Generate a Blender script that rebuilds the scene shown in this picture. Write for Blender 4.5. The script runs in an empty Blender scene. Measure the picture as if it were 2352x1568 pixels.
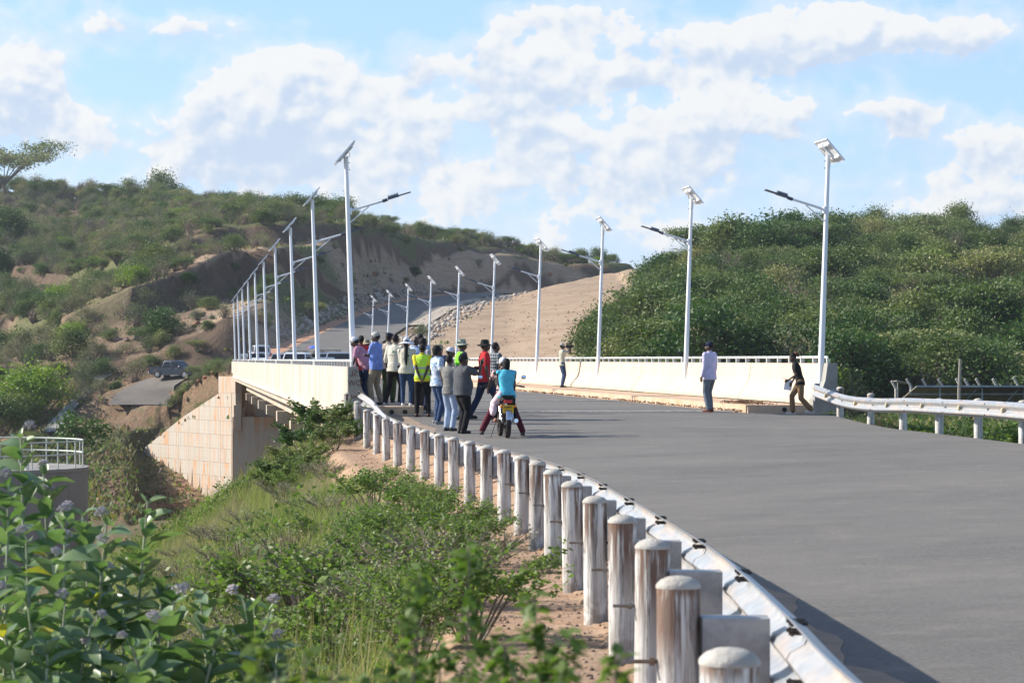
import bpy, math, random
import numpy as np
from mathutils import Vector, Matrix, noise as mnoise
from math import sin, cos, pi, radians as R
sc = bpy.context.scene
C = sc.collection
rnd = random.Random(7)
nr = np.random.RandomState(7)

# ---------------------------------------------------------------- camera
# All measures are metres; the eye is at the origin and looks along +Y.
F = 6000.0
cam_d = bpy.data.cameras.new("camera"); cam = bpy.data.objects.new("camera", cam_d); C.objects.link(cam)
cam_d.sensor_width = 36; cam_d.lens = 36 * F / 2352; cam_d.shift_y = 41 / 2352
cam.rotation_euler = (R(90), 0, 0); cam_d.clip_start = .5; cam_d.clip_end = 6000
cam_d.dof.use_dof = True; cam_d.dof.focus_distance = 60; cam_d.dof.aperture_fstop = 9
sc.camera = cam
sc.view_settings.view_transform = 'Standard'; sc.view_settings.look = 'None'
sc.view_settings.gamma = 1; sc.view_settings.use_curve_mapping = False
sc.view_settings.exposure = 0.84
sc.cycles.max_bounces = 6; sc.cycles.transparent_max_bounces = 8
sc.cycles.volume_bounces = 0

# ---------------------------------------------------------------- sun + sky
SUN_EL, SUN_AZ = 29.5, 13.0        # azimuth: degrees beyond straight left, away from the eye
to_sun = Vector((-cos(R(SUN_AZ)) * cos(R(SUN_EL)), sin(R(SUN_AZ)) * cos(R(SUN_EL)), sin(R(SUN_EL))))
sl = bpy.data.lights.new("sun", 'SUN'); so = bpy.data.objects.new("sun", sl); C.objects.link(so)
sl.energy = 5.0; sl.angle = R(.55); sl.color = (1, .93, .82)
so.rotation_euler = to_sun.to_track_quat('Z', 'Y').to_euler()

class NT:
    def __init__(s, nt): s.nt = nt; s.N = nt.nodes; s.L = nt.links
    def n(s, typ, ins=None, **kw):
        x = s.N.new(typ)
        for k, v in kw.items(): setattr(x, k, v)
        for k, v in (ins or {}).items(): s.set(x.inputs[k], v)
        return x
    def set(s, sock, v):
        if isinstance(v, bpy.types.NodeSocket): s.L.new(v, sock)
        elif isinstance(v, bpy.types.Node): s.L.new(v.outputs[0], sock)
        else: sock.default_value = v
    def m(s, op, a, b=0.0, c=None, clamp=False):
        x = s.n('ShaderNodeMath', operation=op, use_clamp=clamp); s.set(x.inputs[0], a); s.set(x.inputs[1], b)
        if c is not None: s.set(x.inputs[2], c)
        return x.outputs[0]
    def vm(s, op, a, b=(0, 0, 0)):
        x = s.n('ShaderNodeVectorMath', operation=op); s.set(x.inputs[0], a)
        if op == 'SCALE': s.set(x.inputs[3], b)
        else: s.set(x.inputs[1], b)
        return x.outputs['Value'] if op in ('DOT_PRODUCT', 'LENGTH') else x.outputs[0]
    def rng(s, v, a, b, c=0.0, d=1.0, smooth=True):
        x = s.n('ShaderNodeMapRange', interpolation_type='SMOOTHSTEP' if smooth else 'LINEAR')
        for i, q in enumerate((v, a, b, c, d)): s.set(x.inputs[i], q)
        return x.outputs[0]
    def mix(s, f, a, b, blend='MIX'):
        x = s.n('ShaderNodeMix', data_type='RGBA', blend_type=blend)
        s.set(x.inputs[0], f); s.set(x.inputs[6], a); s.set(x.inputs[7], b)
        return x.outputs[2]
    def noise(s, vec, scale, detail=3, rough=.55, out='Fac', dist=0.0):
        x = s.n('ShaderNodeTexNoise', {'Scale': scale, 'Detail': detail, 'Roughness': rough, 'Distortion': dist}); s.set(x.inputs['Vector'], vec)
        return x.outputs[out]
    def mapping(s, vec, sc=(1, 1, 1), loc=(0, 0, 0)):
        x = s.n('ShaderNodeMapping'); s.set(x.inputs[0], vec); x.inputs['Scale'].default_value = sc; x.inputs['Location'].default_value = loc
        return x.outputs[0]

def c4(c): return (c[0], c[1], c[2], 1)

world = bpy.data.worlds.new("World"); sc.world = world; world.use_nodes = True
w = NT(world.node_tree); w.N.clear()
SKYS = .12
sky = w.n('ShaderNodeTexSky', sky_type='NISHITA', sun_disc=False, sun_elevation=R(SUN_EL), sun_rotation=R(270 + SUN_AZ), air_density=1.0, dust_density=.8, ozone_density=2.5)
tc = w.n('ShaderNodeTexCoord')
sep = w.n('ShaderNodeSeparateXYZ', {0: tc.outputs['Generated']})
dx, dy, dz = sep.outputs
yy = w.m('MAXIMUM', w.m('ABSOLUTE', dy), .12)
u = w.m('DIVIDE', dx, yy); v = w.m('DIVIDE', dz, yy)
def P2(a, b): return ((a - 1176) / F, (825 - b) / F)
def blob(cx, cy, rx, up, dn, amp):
    """soft hump in the cloud cover: tight above its middle, spread out below; returns cover and its height-weighted part"""
    px, py = P2(cx, cy)
    a = w.m('DIVIDE', w.m('SUBTRACT', u, px), rx / F); dv = w.m('SUBTRACT', v, py)
    b = w.m('ADD', w.m('DIVIDE', w.m('MAXIMUM', dv, 0.0), up / F), w.m('DIVIDE', w.m('MINIMUM', dv, 0.0), dn / F))
    e = w.m('MULTIPLY', w.m('EXPONENT', w.m('MULTIPLY', w.m('ADD', w.m('MULTIPLY', a, a), w.m('MULTIPLY', b, b)), -1.0)), amp)
    return e, w.m('MULTIPLY', e, b)
uv = w.n('ShaderNodeCombineXYZ', {0: u, 1: v, 2: w.m('MULTIPLY', dy, .3)}).outputs[0]
def dens(vec, det, big=.42):
    st = w.mapping(vec, (1, 1.15, 1))
    n1 = w.noise(st, 12, 2, .5); n2 = w.noise(w.vm('ADD', st, (3.1, 7.7, 0)), 40, det, .56)
    p3 = w.m('ABSOLUTE', w.m('SUBTRACT', w.noise(w.vm('ADD', st, (1, 5, 0)), 75, 1, .5), .5))
    p4 = w.m('ABSOLUTE', w.m('SUBTRACT', w.noise(w.vm('ADD', st, (6, 2, 0)), 170, 1, .5), .5))
    return w.m('ADD', w.m('ADD', w.m('MULTIPLY', n1, big), w.m('MULTIPLY', n2, .46)), w.m('ADD', w.m('MULTIPLY', p3, -.26), w.m('MULTIPLY', p4, -.10)))
bias = None; hgt = None
for b in [(620, 170, 120, 60, 170, .22), (730, 180, 80, 55, 160, .16), (520, 220, 90, 50, 190, .14), (970, 150, 70, 45, 60, .20), (860, 200, 90, 30, 60, .14), (920, 270, 90, 40, 60, .15), (650, 300, 330, 70, 120, .12),
          (1240, 150, 80, 50, 110, .2), (1300, 140, 60, 50, 90, .16), (1180, 230, 90, 50, 70, .14), (1250, 290, 120, 50, 60, .13), (1400, 330, 160, 50, 90, .13), (1600, 260, 140, 50, 80, .15), (1700, 300, 150, 60, 110, .13),
          (1140, 90, 60, 60, 110, .16), (1320, 40, 120, 35, 45, .17), (1950, 80, 260, 75, 70, .24), (1700, 110, 230, 60, 60, .20), (2240, 80, 90, 50, 55, .2), (1430, 160, 90, 20, 30, .14), (1500, 180, 260, 20, 30, .12),
          (90, 150, 90, 40, 140, .2), (20, 200, 90, 60, 140, .16), (170, 255, 35, 20, 30, .12), (420, 55, 290, 28, 50, .15), (2090, 250, 85, 32, 100, .17), (2290, 330, 110, 55, 70, .17), (2330, 450, 70, 40, 60, .15), (2230, 455, 60, 30, 60, .13),
          (1560, 540, 90, 30, 50, .12), (1300, 450, 500, 70, 130, .08), (500, 380, 500, 60, 60, .09), (1900, 430, 400, 60, 90, .07), (1060, 250, 30, 12, 14, .12), (900, 470, 120, 30, 30, .07), (1800, 260, 120, 40, 80, .10),
          (860, 50, 170, 60, 60, -.12), (300, 180, 110, 60, 60, -.14), (2200, 215, 150, 24, 24, -.12), (1640, 20, 90, 30, 30, -.10), (1090, 330, 70, 50, 50, -.06), (1640, 500, 80, 40, 40, -.05), (2160, 180, 60, 30, 30, -.08), (60, 60, 90, 40, 40, -.1), (1620, 235, 110, 8, 8, -.05)]:
    q, h_ = blob(*b); bias = q if bias is None else w.m('ADD', bias, q)
    if b[5] > .09: hgt = h_ if hgt is None else w.m('ADD', hgt, h_)
d0 = w.m('ADD', w.m('ADD', dens(uv, 5), bias), .046)
ds0 = dens(uv, 3, .1); ds1 = dens(w.vm('ADD', uv, (-.0030, .0040, 0)), 3, .1)
d0 = w.m('SUBTRACT', d0, w.rng(dz, .2, .6, 0, .10))
wid = w.rng(w.noise(uv, 9, 1, .5), .45, .62, .02, .10)
cover = w.rng(d0, .53, w.m('ADD', .555, wid))
soft = w.rng(d0, .38, .58, 0, .52)
cov = w.m('MAXIMUM', cover, soft)
hor = w.rng(v, -.01, .10, .52, 0.06)
cov = w.m('MAXIMUM', cov, hor)
lit = w.rng(w.m('ADD', w.m('MULTIPLY', w.m('SUBTRACT', ds0, ds1), w.rng(d0, .48, .62, .2, .9)), w.m('MULTIPLY', hgt, .75)), -.12, .05)
ccol = w.mix(lit, (.64, .755, .93, 1), (1.0, 1.0, .99, 1))
skc = w.vm('SCALE', sky.outputs[0], SKYS)
skc = w.mix(w.rng(dz, .10, .75, .62, .0), skc, (.21, .375, .66, 1))
fin = w.mix(w.m('MULTIPLY', cov, .94), skc, w.vm('SCALE', ccol, .53))
bg = w.n('ShaderNodeBackground', {'Color': fin, 'Strength': 1.0})
w.L.new(bg.outputs[0], w.n('ShaderNodeOutputWorld').inputs[0])
world.cycles.sampling_method = 'MANUAL'; world.cycles.sample_map_resolution = 128

# ---------------------------------------------------------------- helpers
def W(x, y, D): return Vector(((x - 1176) / F * D, D, (825 - y) / F * D))
def WX(x, D): return (x - 1176) / F * D
def interp(x, xs, ys): return float(np.interp(x, xs, ys))

def tag(o, label=None, cat=None, group=None, kind=None):
    if label: o['label'] = label
    if cat: o['category'] = cat
    if group: o['group'] = group
    if kind: o['kind'] = kind
    return o
def empty(name, label, cat, loc=(0, 0, 0), rz=0, group=None):
    o = bpy.data.objects.new(name, None); C.objects.link(o); o.location = loc; o.rotation_euler = (0, 0, rz)
    o.empty_display_size = .2
    return tag(o, label, cat, group)
def link(name, me, parent=None, m=None):
    o = bpy.data.objects.new(name, me); C.objects.link(o)
    if parent is not None: o.parent = parent
    if m is not None and len(me.materials) == 0:
        for q in (m if isinstance(m, (list, tuple)) else [m]): me.materials.append(q)
    return o
def copytree(o, parent=None):
    c = o.copy(); C.objects.link(c)
    if parent is not None: c.parent = parent
    for ch in list(o.children): copytree(ch, c)
    return c

def mesh_np(name, V, Q, cols=None, smooth=False, mats=None):
    V = np.asarray(V, dtype=np.float32); Q = np.asarray(Q, dtype=np.int32)
    me = bpy.data.meshes.new(name); k = Q.shape[1]
    me.vertices.add(len(V)); me.vertices.foreach_set('co', V.ravel())
    me.loops.add(Q.size); me.loops.foreach_set('vertex_index', Q.ravel())
    me.polygons.add(len(Q)); me.polygons.foreach_set('loop_start', np.arange(0, Q.size, k, dtype=np.int32))
    if smooth: me.polygons.foreach_set('use_smooth', np.ones(len(Q), dtype=bool))
    if cols is not None:
        at = me.color_attributes.new('col', 'FLOAT_COLOR', 'POINT')
        cc = np.ones((len(V), 4), dtype=np.float32); cc[:, :3] = cols; at.data.foreach_set('color', cc.ravel())
    me.update(calc_edges=True)
    if mats:
        for m in (mats if isinstance(mats, (list, tuple)) else [mats]): me.materials.append(m)
    return me

class MB:
    def __init__(s): s.v = []; s.f = []; s.mi = []
    def add(s, vs, fs, mi=0):
        b = len(s.v); s.v += [tuple(p) for p in vs]; s.f += [tuple(b + i for i in f) for f in fs]; s.mi += [mi] * len(fs); return s
    def box(s, c, size, M=None, mi=0, taper=(1, 1)):
        x, y, z = size[0] / 2, size[1] / 2, size[2] / 2; vs = []
        for sz in (-1, 1):
            tx, ty = (taper if sz > 0 else (1, 1))
            for sx, sy in ((-1, -1), (1, -1), (1, 1), (-1, 1)):
                p = Vector((sx * x * tx, sy * y * ty, sz * z))
                if M is not None: p = M @ p
                vs.append(p + Vector(c))
        return s.add(vs, [(3, 2, 1, 0), (4, 5, 6, 7), (0, 1, 5, 4), (1, 2, 6, 5), (2, 3, 7, 6), (3, 0, 4, 7)], mi)
    def tube(s, pts, rad, n=8, caps=True, mi=0, sq=None):
        pts = [Vector(p) for p in pts]; m = len(pts)
        rad = [rad] * m if isinstance(rad, (int, float)) else rad
        b = len(s.v); up = None
        for i, p in enumerate(pts):
            t = (pts[min(i + 1, m - 1)] - pts[max(i - 1, 0)]).normalized()
            if up is None: up = t.orthogonal().normalized() if abs(t.z) > .9 else Vector((0, 0, 1))
            a = t.cross(up)
            if a.length < 1e-5: a = t.orthogonal()
            a.normalize(); up = a.cross(t).normalized()
            r = rad[i]
            for k in range(n):
                th = 2 * pi * k / n + (pi / n if n == 4 else 0)
                s.v.append(tuple(p + (a * cos(th) * (sq[0] if sq else 1) + up * sin(th) * (sq[1] if sq else 1)) * r))
        for i in range(m - 1):
            for k in range(n):
                k2 = (k + 1) % n
                s.f.append((b + i * n + k, b + i * n + k2, b + (i + 1) * n + k2, b + (i + 1) * n + k)); s.mi.append(mi)
        if caps:
            s.f.append(tuple(b + k for k in reversed(range(n)))); s.f.append(tuple(b + (m - 1) * n + k for k in range(n))); s.mi += [mi, mi]
        return s
    def ball(s, c, r, n=10, m=7, M=None, mi=0):
        r = (r, r, r) if isinstance(r, (int, float)) else r
        b = len(s.v); c = Vector(c)
        def put(p):
            p = Vector(p)
            if M is not None: p = M @ p
            s.v.append(tuple(p + c))
        put((0, 0, -r[2]))
        for i in range(1, m):
            a = -pi / 2 + pi * i / m
            for k in range(n):
                t = 2 * pi * k / n; put((cos(a) * cos(t) * r[0], cos(a) * sin(t) * r[1], sin(a) * r[2]))
        put((0, 0, r[2])); top = len(s.v) - 1
        for k in range(n): s.f.append((b, b + 1 + (k + 1) % n, b + 1 + k)); s.mi.append(mi)
        for i in range(m - 2):
            for k in range(n):
                q = b + 1 + i * n
                s.f.append((q + k, q + (k + 1) % n, q + n + (k + 1) % n, q + n + k)); s.mi.append(mi)
        q = b + 1 + (m - 2) * n
        for k in range(n): s.f.append((q + k, q + (k + 1) % n, top)); s.mi.append(mi)
        return s
    def prism(s, poly, fn, a, b, mi=0):
        """poly: list of 2-D points; fn(p, k) gives the 3-D point at parameter k (a or b)"""
        n = len(poly)
        vs = [fn(p, a) for p in poly] + [fn(p, b) for p in poly]
        fs = [(i, (i + 1) % n, n + (i + 1) % n, n + i) for i in range(n)] + [tuple(reversed(range(n))), tuple(range(n, 2 * n))]
        return s.add(vs, fs, mi)
    def lathe(s, prof, c=(0, 0, 0), n=16, mi=0):
        b = len(s.v); m = len(prof)
        for r, z in prof:
            for k in range(n):
                t = 2 * pi * k / n; s.v.append((c[0] + r * cos(t), c[1] + r * sin(t), c[2] + z))
        for i in range(m - 1):
            for k in range(n):
                s.f.append((b + i * n + k, b + i * n + (k + 1) % n, b + (i + 1) * n + (k + 1) % n, b + (i + 1) * n + k)); s.mi.append(mi)
        return s
    def mesh(s, name, m=None, smooth=False, recalc=True):
        me = bpy.data.meshes.new(name); me.from_pydata(s.v, [], s.f)
        for q in (m if isinstance(m, (list, tuple)) else [m] if m else []): me.materials.append(q)
        if max(s.mi or [0]) > 0: me.polygons.foreach_set('material_index', s.mi)
        if recalc:
            import bmesh
            bm = bmesh.new(); bm.from_mesh(me); bmesh.ops.recalc_face_normals(bm, faces=bm.faces); bm.to_mesh(me); bm.free()
        if smooth:
            me.polygons.foreach_set('use_smooth', [True] * len(me.polygons))
            try: me.set_sharp_from_angle(angle=R(40))
            except Exception: pass
        me.update(); return me
    def obj(s, name, m, parent=None, smooth=False, bevel=0):
        o = link(name, s.mesh(name, m, smooth), parent)
        if bevel:
            b = o.modifiers.new('b', 'BEVEL'); b.width = bevel; b.segments = 2; b.limit_method = 'ANGLE'
        return o

# ---------------------------------------------------------------- materials
def mat(name, col, rough=.7, metal=0, var=None, bump=0, bscale=20, vscale=3, stretch=(1, 1, 1), transl=0, rand=0, vcol=False, spec=.3, coord='Object', extra=None, coat=0):
    """col base colour, var second colour mixed in by noise, rand per-object tint"""
    ma = bpy.data.materials.new(name); ma.use_nodes = True; t = NT(ma.node_tree); t.N.clear()
    tcn = t.n('ShaderNodeTexCoord'); vec = tcn.outputs[coord]
    oi = t.n('ShaderNodeObjectInfo')
    vec = t.vm('ADD', vec, t.vm('SCALE', t.n('ShaderNodeCombineXYZ', {0: oi.outputs['Random'], 1: oi.outputs['Random'], 2: oi.outputs['Random']}).outputs[0], 37.0)) if rand >= 0 else vec
    base = c4(col)
    if vcol: base = t.n('ShaderNodeVertexColor', layer_name='col').outputs[0]
    if var is not None:
        nv = t.noise(t.mapping(vec, stretch), vscale, 5, .6)
        base = t.mix(t.rng(nv, .35, .65), base, c4(var))
    if rand > 0:
        base = t.mix(1.0, base, t.n('ShaderNodeCombineColor', {0: t.m('MULTIPLY_ADD', oi.outputs['Random'], rand * 1.2, 1 - rand * .6), 1: t.m('MULTIPLY_ADD', oi.outputs['Random'], rand * .6, 1 - rand * .3), 2: t.m('MULTIPLY_ADD', oi.outputs['Random'], rand, 1 - rand * .5)}).outputs[0], 'MULTIPLY')
    if extra: base, rough = extra(t, vec, base, rough, tcn)
    b = t.n('ShaderNodeBsdfPrincipled', {'Metallic': metal, 'Specular IOR Level': spec, 'Coat Weight': coat})
    t.set(b.inputs['Base Color'], base); t.set(b.inputs['Roughness'], rough)
    if bump:
        bn = t.n('ShaderNodeBump', {'Strength': min(1, bump), 'Distance': .02 * max(1, bump)}); t.set(bn.inputs['Height'], t.noise(t.mapping(vec, stretch), bscale, 6, .65)); t.L.new(bn.outputs[0], b.inputs['Normal'])
    out = t.n('ShaderNodeOutputMaterial')
    if transl:
        tr = t.n('ShaderNodeBsdfTranslucent'); t.set(tr.inputs[0], t.mix(1.0, base, (1.3, 1.5, .7, 1), 'MULTIPLY'))
        mx = t.n('ShaderNodeMixShader', {0: transl}); t.L.new(b.outputs[0], mx.inputs[1]); t.L.new(tr.outputs[0], mx.inputs[2]); t.L.new(mx.outputs[0], out.inputs[0])
    else: t.L.new(b.outputs[0], out.inputs[0])
    return ma
_flat = {}
def flat(name, col, rough=.8, **k):
    key = (name,)
    if key not in _flat: _flat[key] = mat(name, col, rough, **k)
    return _flat[key]

def ex_streak(zs, orange=(.42, .24, .12), amt=.6, sc=.9, dark=None):
    def f(t, vec, base, rough, tcn):
        n1 = t.noise(t.mapping(vec, (sc * 2.2, sc * 2.2, .07)), 1.6, 4, .6)
        n2 = t.noise(t.mapping(vec, (.25, .25, .25)), 1.0, 3, .6)
        f1 = t.m('MULTIPLY', t.rng(n1, .44, .66), t.rng(n2, .36, .58)); base = t.mix(t.m('MULTIPLY', f1, amt), base, c4(orange))
        n3 = t.noise(t.mapping(vec, (3.5, 3.5, .05), (5, 3, 0)), 2.0, 4, .7)
        base = t.mix(t.rng(n3, .57, .66, 0, .6), base, (.16, .14, .12, 1))
        n4 = t.noise(t.mapping(vec, (1, 1, 1)), 14, 4, .7); base = t.mix(t.rng(n4, .3, .7, 0, .16), base, (.1, .1, .1, 1))
        return base, rough
    return f
M = {}
M['fascia'] = mat('cast_concrete_stained', (.55, .48, .41), .85, var=(.46, .41, .35), vscale=.8, bump=.25, bscale=9, stretch=(1, 1, .12), rand=-1, extra=ex_streak(1))
M['conc'] = mat('wing_wall_concrete', (.43, .38, .31), .85, var=(.44, .40, .35), vscale=.5, bump=.2, bscale=12, rand=0, extra=ex_streak(1, (.50, .24, .09), .9, .6))
M['conc_in'] = mat('parapet_inner_concrete', (.46, .37, .285), .8, var=(.52, .42, .32), vscale=.7, bump=.12, bscale=30, rand=-1)
def ex_foot(t, vec, base, rough, tcn):
    n = t.noise(vec, .9, 5, .6); base = t.mix(t.rng(n, .4, .7, 0, .7), base, (.45, .27, .15, 1))
    n = t.noise(vec, 30, 4, .7); return t.mix(t.rng(n, .45, .7, 0, .35), base, (.2, .15, .11, 1)), rough
M['foot'] = mat('footpath_dusty_concrete', (.50, .37, .27), .9, bump=.3, bscale=40, rand=-1, extra=ex_foot)
M['grey_conc'] = mat('grey_concrete', (.30, .29, .27), .9, var=(.24, .23, .21), vscale=1.5, bump=.3, bscale=18, rand=0)
def ex_asphalt(t, vec, base, rough, tcn):
    n1 = t.noise(t.mapping(vec, (.25, .35, .5)), .9, 6, .65); base = t.mix(t.rng(n1, .36, .66, 0, .6), base, (.168, .156, .140, 1))
    n2 = t.noise(vec, 1.7, 5, .65); base = t.mix(t.rng(n2, .5, .75, 0, .5), base, (.215, .19, .16, 1))
    n3 = t.noise(vec, 26, 5, .85); base = t.mix(t.rng(n3, .42, .68, 0, .5), base, (.24, .23, .215, 1)); base = t.mix(t.rng(t.noise(vec, 40, 2, .6), .60, .72, 0, .5), base, (.05, .048, .045, 1))
    n4 = t.noise(t.mapping(vec, (.4, .6, 1)), 1.5, 6, .7); base = t.mix(t.rng(n4, .46, .74, 0, .40), base, (.085, .08, .075, 1))
    vo = t.n('ShaderNodeTexVoronoi', {'Scale': .8, 'Randomness': 1}); t.set(vo.inputs['Vector'], vec)
    base = t.mix(t.m('LESS_THAN', vo.outputs['Distance'], .016), base, (.35, .32, .28, 1))
    return base, rough
M['asphalt'] = mat('road_asphalt', (.112, .106, .100), .88, bump=.35, bscale=160, rand=-1, spec=.25, extra=ex_asphalt)
M['asphalt2'] = mat('side_road_asphalt', (.125, .112, .10), .9, var=(.16, .14, .12), vscale=.4, bump=.3, bscale=60, rand=-1)
M['white_line'] = mat('worn_white_line', (.62, .60, .56), .8, var=(.25, .24, .23), vscale=6, rand=-1)
M['galv'] = mat('galvanised_steel', (.34, .35, .365), .5, .3, var=(.22, .23, .25), vscale=7, bump=.05, bscale=30, rand=0)
def ex_beam(t, vec, base, rough, tcn):
    n = t.noise(t.mapping(vec, (.6, .6, 5)), 2.0, 5, .6); base = t.mix(t.rng(n, .42, .72, 0, .6), base, (.62, .46, .34, 1))
    return base, rough
M['beam'] = mat('guardrail_steel', (.43, .44, .45), .40, .5, var=(.33, .35, .37), vscale=9, bump=.06, bscale=14, rand=0, extra=ex_beam)
M['lamp_white'] = mat('lamp_post_white_paint', (.74, .76, .79), .42, 0, var=(.66, .69, .73), vscale=2, stretch=(4, 4, .3), rand=0, spec=.5)
M['lamp_dark'] = mat('lamp_head_grey', (.10, .12, .16), .5, .2, var=(.07, .08, .11), vscale=8)
M['panel_back'] = mat('solar_panel_back', (.72, .72, .72), .5, 0, var=(.6, .6, .6), vscale=5)
M['panel_cell'] = mat('solar_panel_cells', (.02, .03, .08), .15, 0, coat=.6)
def ex_post(t, vec, base, rough, tcn):
    g = tcn.outputs['Object']; sp = t.n('ShaderNodeSeparateXYZ', {0: g}); z = sp.outputs[2]
    n1 = t.noise(t.mapping(vec, (14, 14, .9)), 1.2, 5, .65)
    top = t.rng(z, .35, .86, 0, 1)
    rust = t.m('MULTIPLY', t.rng(n1, .43, .56), t.m('MULTIPLY_ADD', top, .75, .3)); base = t.mix(t.m('MINIMUM', t.m('MULTIPLY', rust, 1.1), .92), base, (.125, .062, .036, 1))
    ring = t.rng(z, .80, .84, 0, .75); ring = t.m('MULTIPLY', ring, t.rng(t.noise(t.mapping(vec, (9, 9, 2)), 1.3, 3, .6), .35, .55)); base = t.mix(ring, base, (.16, .085, .05, 1))
    n2 = t.noise(t.mapping(vec, (22, 22, 1.6)), 1.5, 5, .7); base = t.mix(t.rng(n2, .52, .66, 0, .8), base, (.10, .088, .08, 1))
    low = t.m('MULTIPLY', t.rng(z, .34, .02, 0, 1), t.rng(t.noise(vec, 8, 4, .6), .4, .6)); base = t.mix(t.m('MULTIPLY', low, .7), base, (.20, .17, .14, 1))
    return base, rough
M['post'] = mat('post_weathered_white_paint', (.66, .66, .64), .7, var=(.56, .55, .52), vscale=2.5, stretch=(8, 8, .8), bump=.5, bscale=9, rand=0, extra=ex_post)
M['cap'] = mat('post_cap_cement', (.48, .46, .42), .9, var=(.38, .35, .31), vscale=9, bump=.6, bscale=60, rand=0)
M['rust_rod'] = mat('dull_steel_rod', (.22, .21, .20), .6, .4, var=(.18, .12, .08), vscale=20)
M['bolt'] = mat('black_bolt', (.03, .028, .026), .6)
M['reflector'] = mat('amber_reflector', (.55, .48, .30), .35, var=(.45, .42, .32), vscale=20)
M['rail'] = mat('handrail_white_paint', (.66, .66, .63), .5, var=(.55, .55, .52), vscale=8, rand=0)
M['stanch'] = mat('stanchion_grey_paint', (.42, .43, .43), .6, var=(.34, .35, .35), vscale=8, rand=0)
M['tire'] = mat('tyre_rubber', (.02, .02, .02), .85, var=(.05, .035, .025), vscale=6)
M['black'] = mat('black_plastic', (.02, .02, .022), .55)
M['chrome'] = mat('bright_chrome', (.7, .7, .72), .18, 1)
M['glass'] = mat('dark_tinted_glass', (.012, .015, .02), .12, 0, spec=.35)
M['rim'] = mat('alloy_rim', (.35, .36, .38), .35, .7)
M['red_light'] = mat('red_lens', (.45, .02, .02), .2, coat=.5)
M['orange_light'] = mat('orange_lens', (.8, .22, .02), .25, coat=.5)
M['white_light'] = mat('headlamp_lens', (.75, .78, .8), .1, coat=.8)
M['paper'] = flat('paper_white', (.72, .74, .8))
M['rock'] = mat('hillside_rock', (.30, .21, .16), .95, var=(.20, .14, .11), vscale=2.5, bump=.8, bscale=5, rand=.4)
M['redrock'] = mat('red_rock', (.36, .17, .10), .95, var=(.22, .10, .06), vscale=2.5, bump=.8, bscale=5, rand=.3)
M['leaf_dark'] = mat('leaf_dark_green', (.046, .086, .022), .6, var=(.105, .145, .038), vscale=.16, transl=.22, rand=.85)
M['leaf_mid'] = mat('leaf_mid_green', (.085, .13, .038), .6, var=(.165, .185, .07), vscale=.14, transl=.22, rand=.85)
M['leaf_olive'] = mat('leaf_grey_olive', (.090, .115, .052), .7, var=(.155, .158, .09), vscale=.2, transl=.25, rand=.85)
M['leaf_yellow'] = mat('leaf_yellow_green', (.17, .24, .025), .6, var=(.12, .2, .03), vscale=1.5, transl=.35, rand=.2)
M['leaf_fresh'] = mat('leaf_fresh_green', (.085, .145, .030), .5, var=(.14, .19, .06), vscale=9, transl=.4, rand=.2)
M['twig'] = mat('dry_twigs', (.24, .20, .16), .9, var=(.16, .12, .1), vscale=4, rand=.3)
M['bark'] = mat('bark', (.13, .105, .085), .95, var=(.2, .17, .14), vscale=6, stretch=(2, 2, .4), bump=.5, bscale=14)
M['calo_leaf'] = mat('waxy_grey_green_leaf', (.085, .15, .058), .38, var=(.16, .225, .12), vscale=7, transl=.3, rand=.35, spec=.5)
M['calo_yel'] = mat('yellowing_leaf', (.45, .38, .05), .5, var=(.3, .32, .06), vscale=9, transl=.3)
M['calo_stem'] = mat('pale_green_stem', (.34, .38, .25), .7, var=(.24, .25, .17), vscale=6)
M['calo_flower'] = mat('lilac_flower', (.38, .33, .38), .6, var=(.58, .54, .55), vscale=30, transl=.2)
M['grassv'] = mat('grass_blades', (.1, .15, .04), .7, vcol=True, transl=.35, rand=-1)
# ---------------------------------------------------------------- measured lines of the place
PD = [7.45 + 2.79 * i for i in range(22)]                        # left guardrail posts, distance
PXp = [1665, 1552, 1511, 1433, 1370, 1318.5, 1272, 1234, 1200, 1160.5, 1118, 1080, 1043, 1009.6, 977, 943, 914, 886, 866.6, 843, 821, 800]
PX = [WX(a, d) for a, d in zip(PXp, PD)]
# smooth the lateral positions a little
PX = [PX[0]] + [(PX[i - 1] + 2 * PX[i] + PX[i + 1]) / 4 for i in range(1, 21)] + [PX[21]]
PT = [-.817, -.845, -.89, -.935, -.967, -.99, -1.01, -1.04, -1.083, -1.117, -1.155, -1.183, -1.208, -1.236, -1.245, -1.24, -1.228, -1.225, -1.2, -1.15, -1.0, -.82]
PG = [t - .9 for t in PT]; PG[20] = -1.98; PG[21] = -1.8
def xpost(D): return interp(D, PD, PX)
def zverge(D): return interp(D, [0] + PD + [80], [-1.68] + PG[:20] + [-2.0, -1.8] + [-1.8])
LXd = [-6] + PD[:20] + [64.9]; LX = [xpost(7.45) + .7] + [x + .95 for x in PX[:20]] + [-3.1]
def xl(D): return interp(D, LXd, LX)
def zl(D): return interp(D, [0, 10, 20, 30, 40, 50, 57, 61, 64.5, 70], [-1.62, -1.68, -1.76, -1.80, -1.80, -1.74, -1.62, -1.50, -1.375, -1.36])
RXd = [-6, 10, 20, 30, 38, 46, 48.5, 52, 55.5, 59, 63, 66.7]; RX = [10.3, 10.3, 10.15, 9.85, 9.45, 9.05, 8.84, 8.63, 8.4, 8.15, 7.96, 7.7]
def xr(D): return interp(D, RXd, RX)
def zr(D): return interp(D, [0, 20, 40, 49, 57, 60, 64.5, 70], [-1.55, -1.52, -1.50, -1.49, -1.51, -1.47, -1.37, -1.36])
def zroad(X, D):
    a, b = xl(D), xr(D); f = (X - a) / (b - a)
    return zl(D) + (zr(D) - zl(D)) * f + .03 * (1 - (2 * min(1, max(0, f)) - 1) ** 2)

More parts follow.
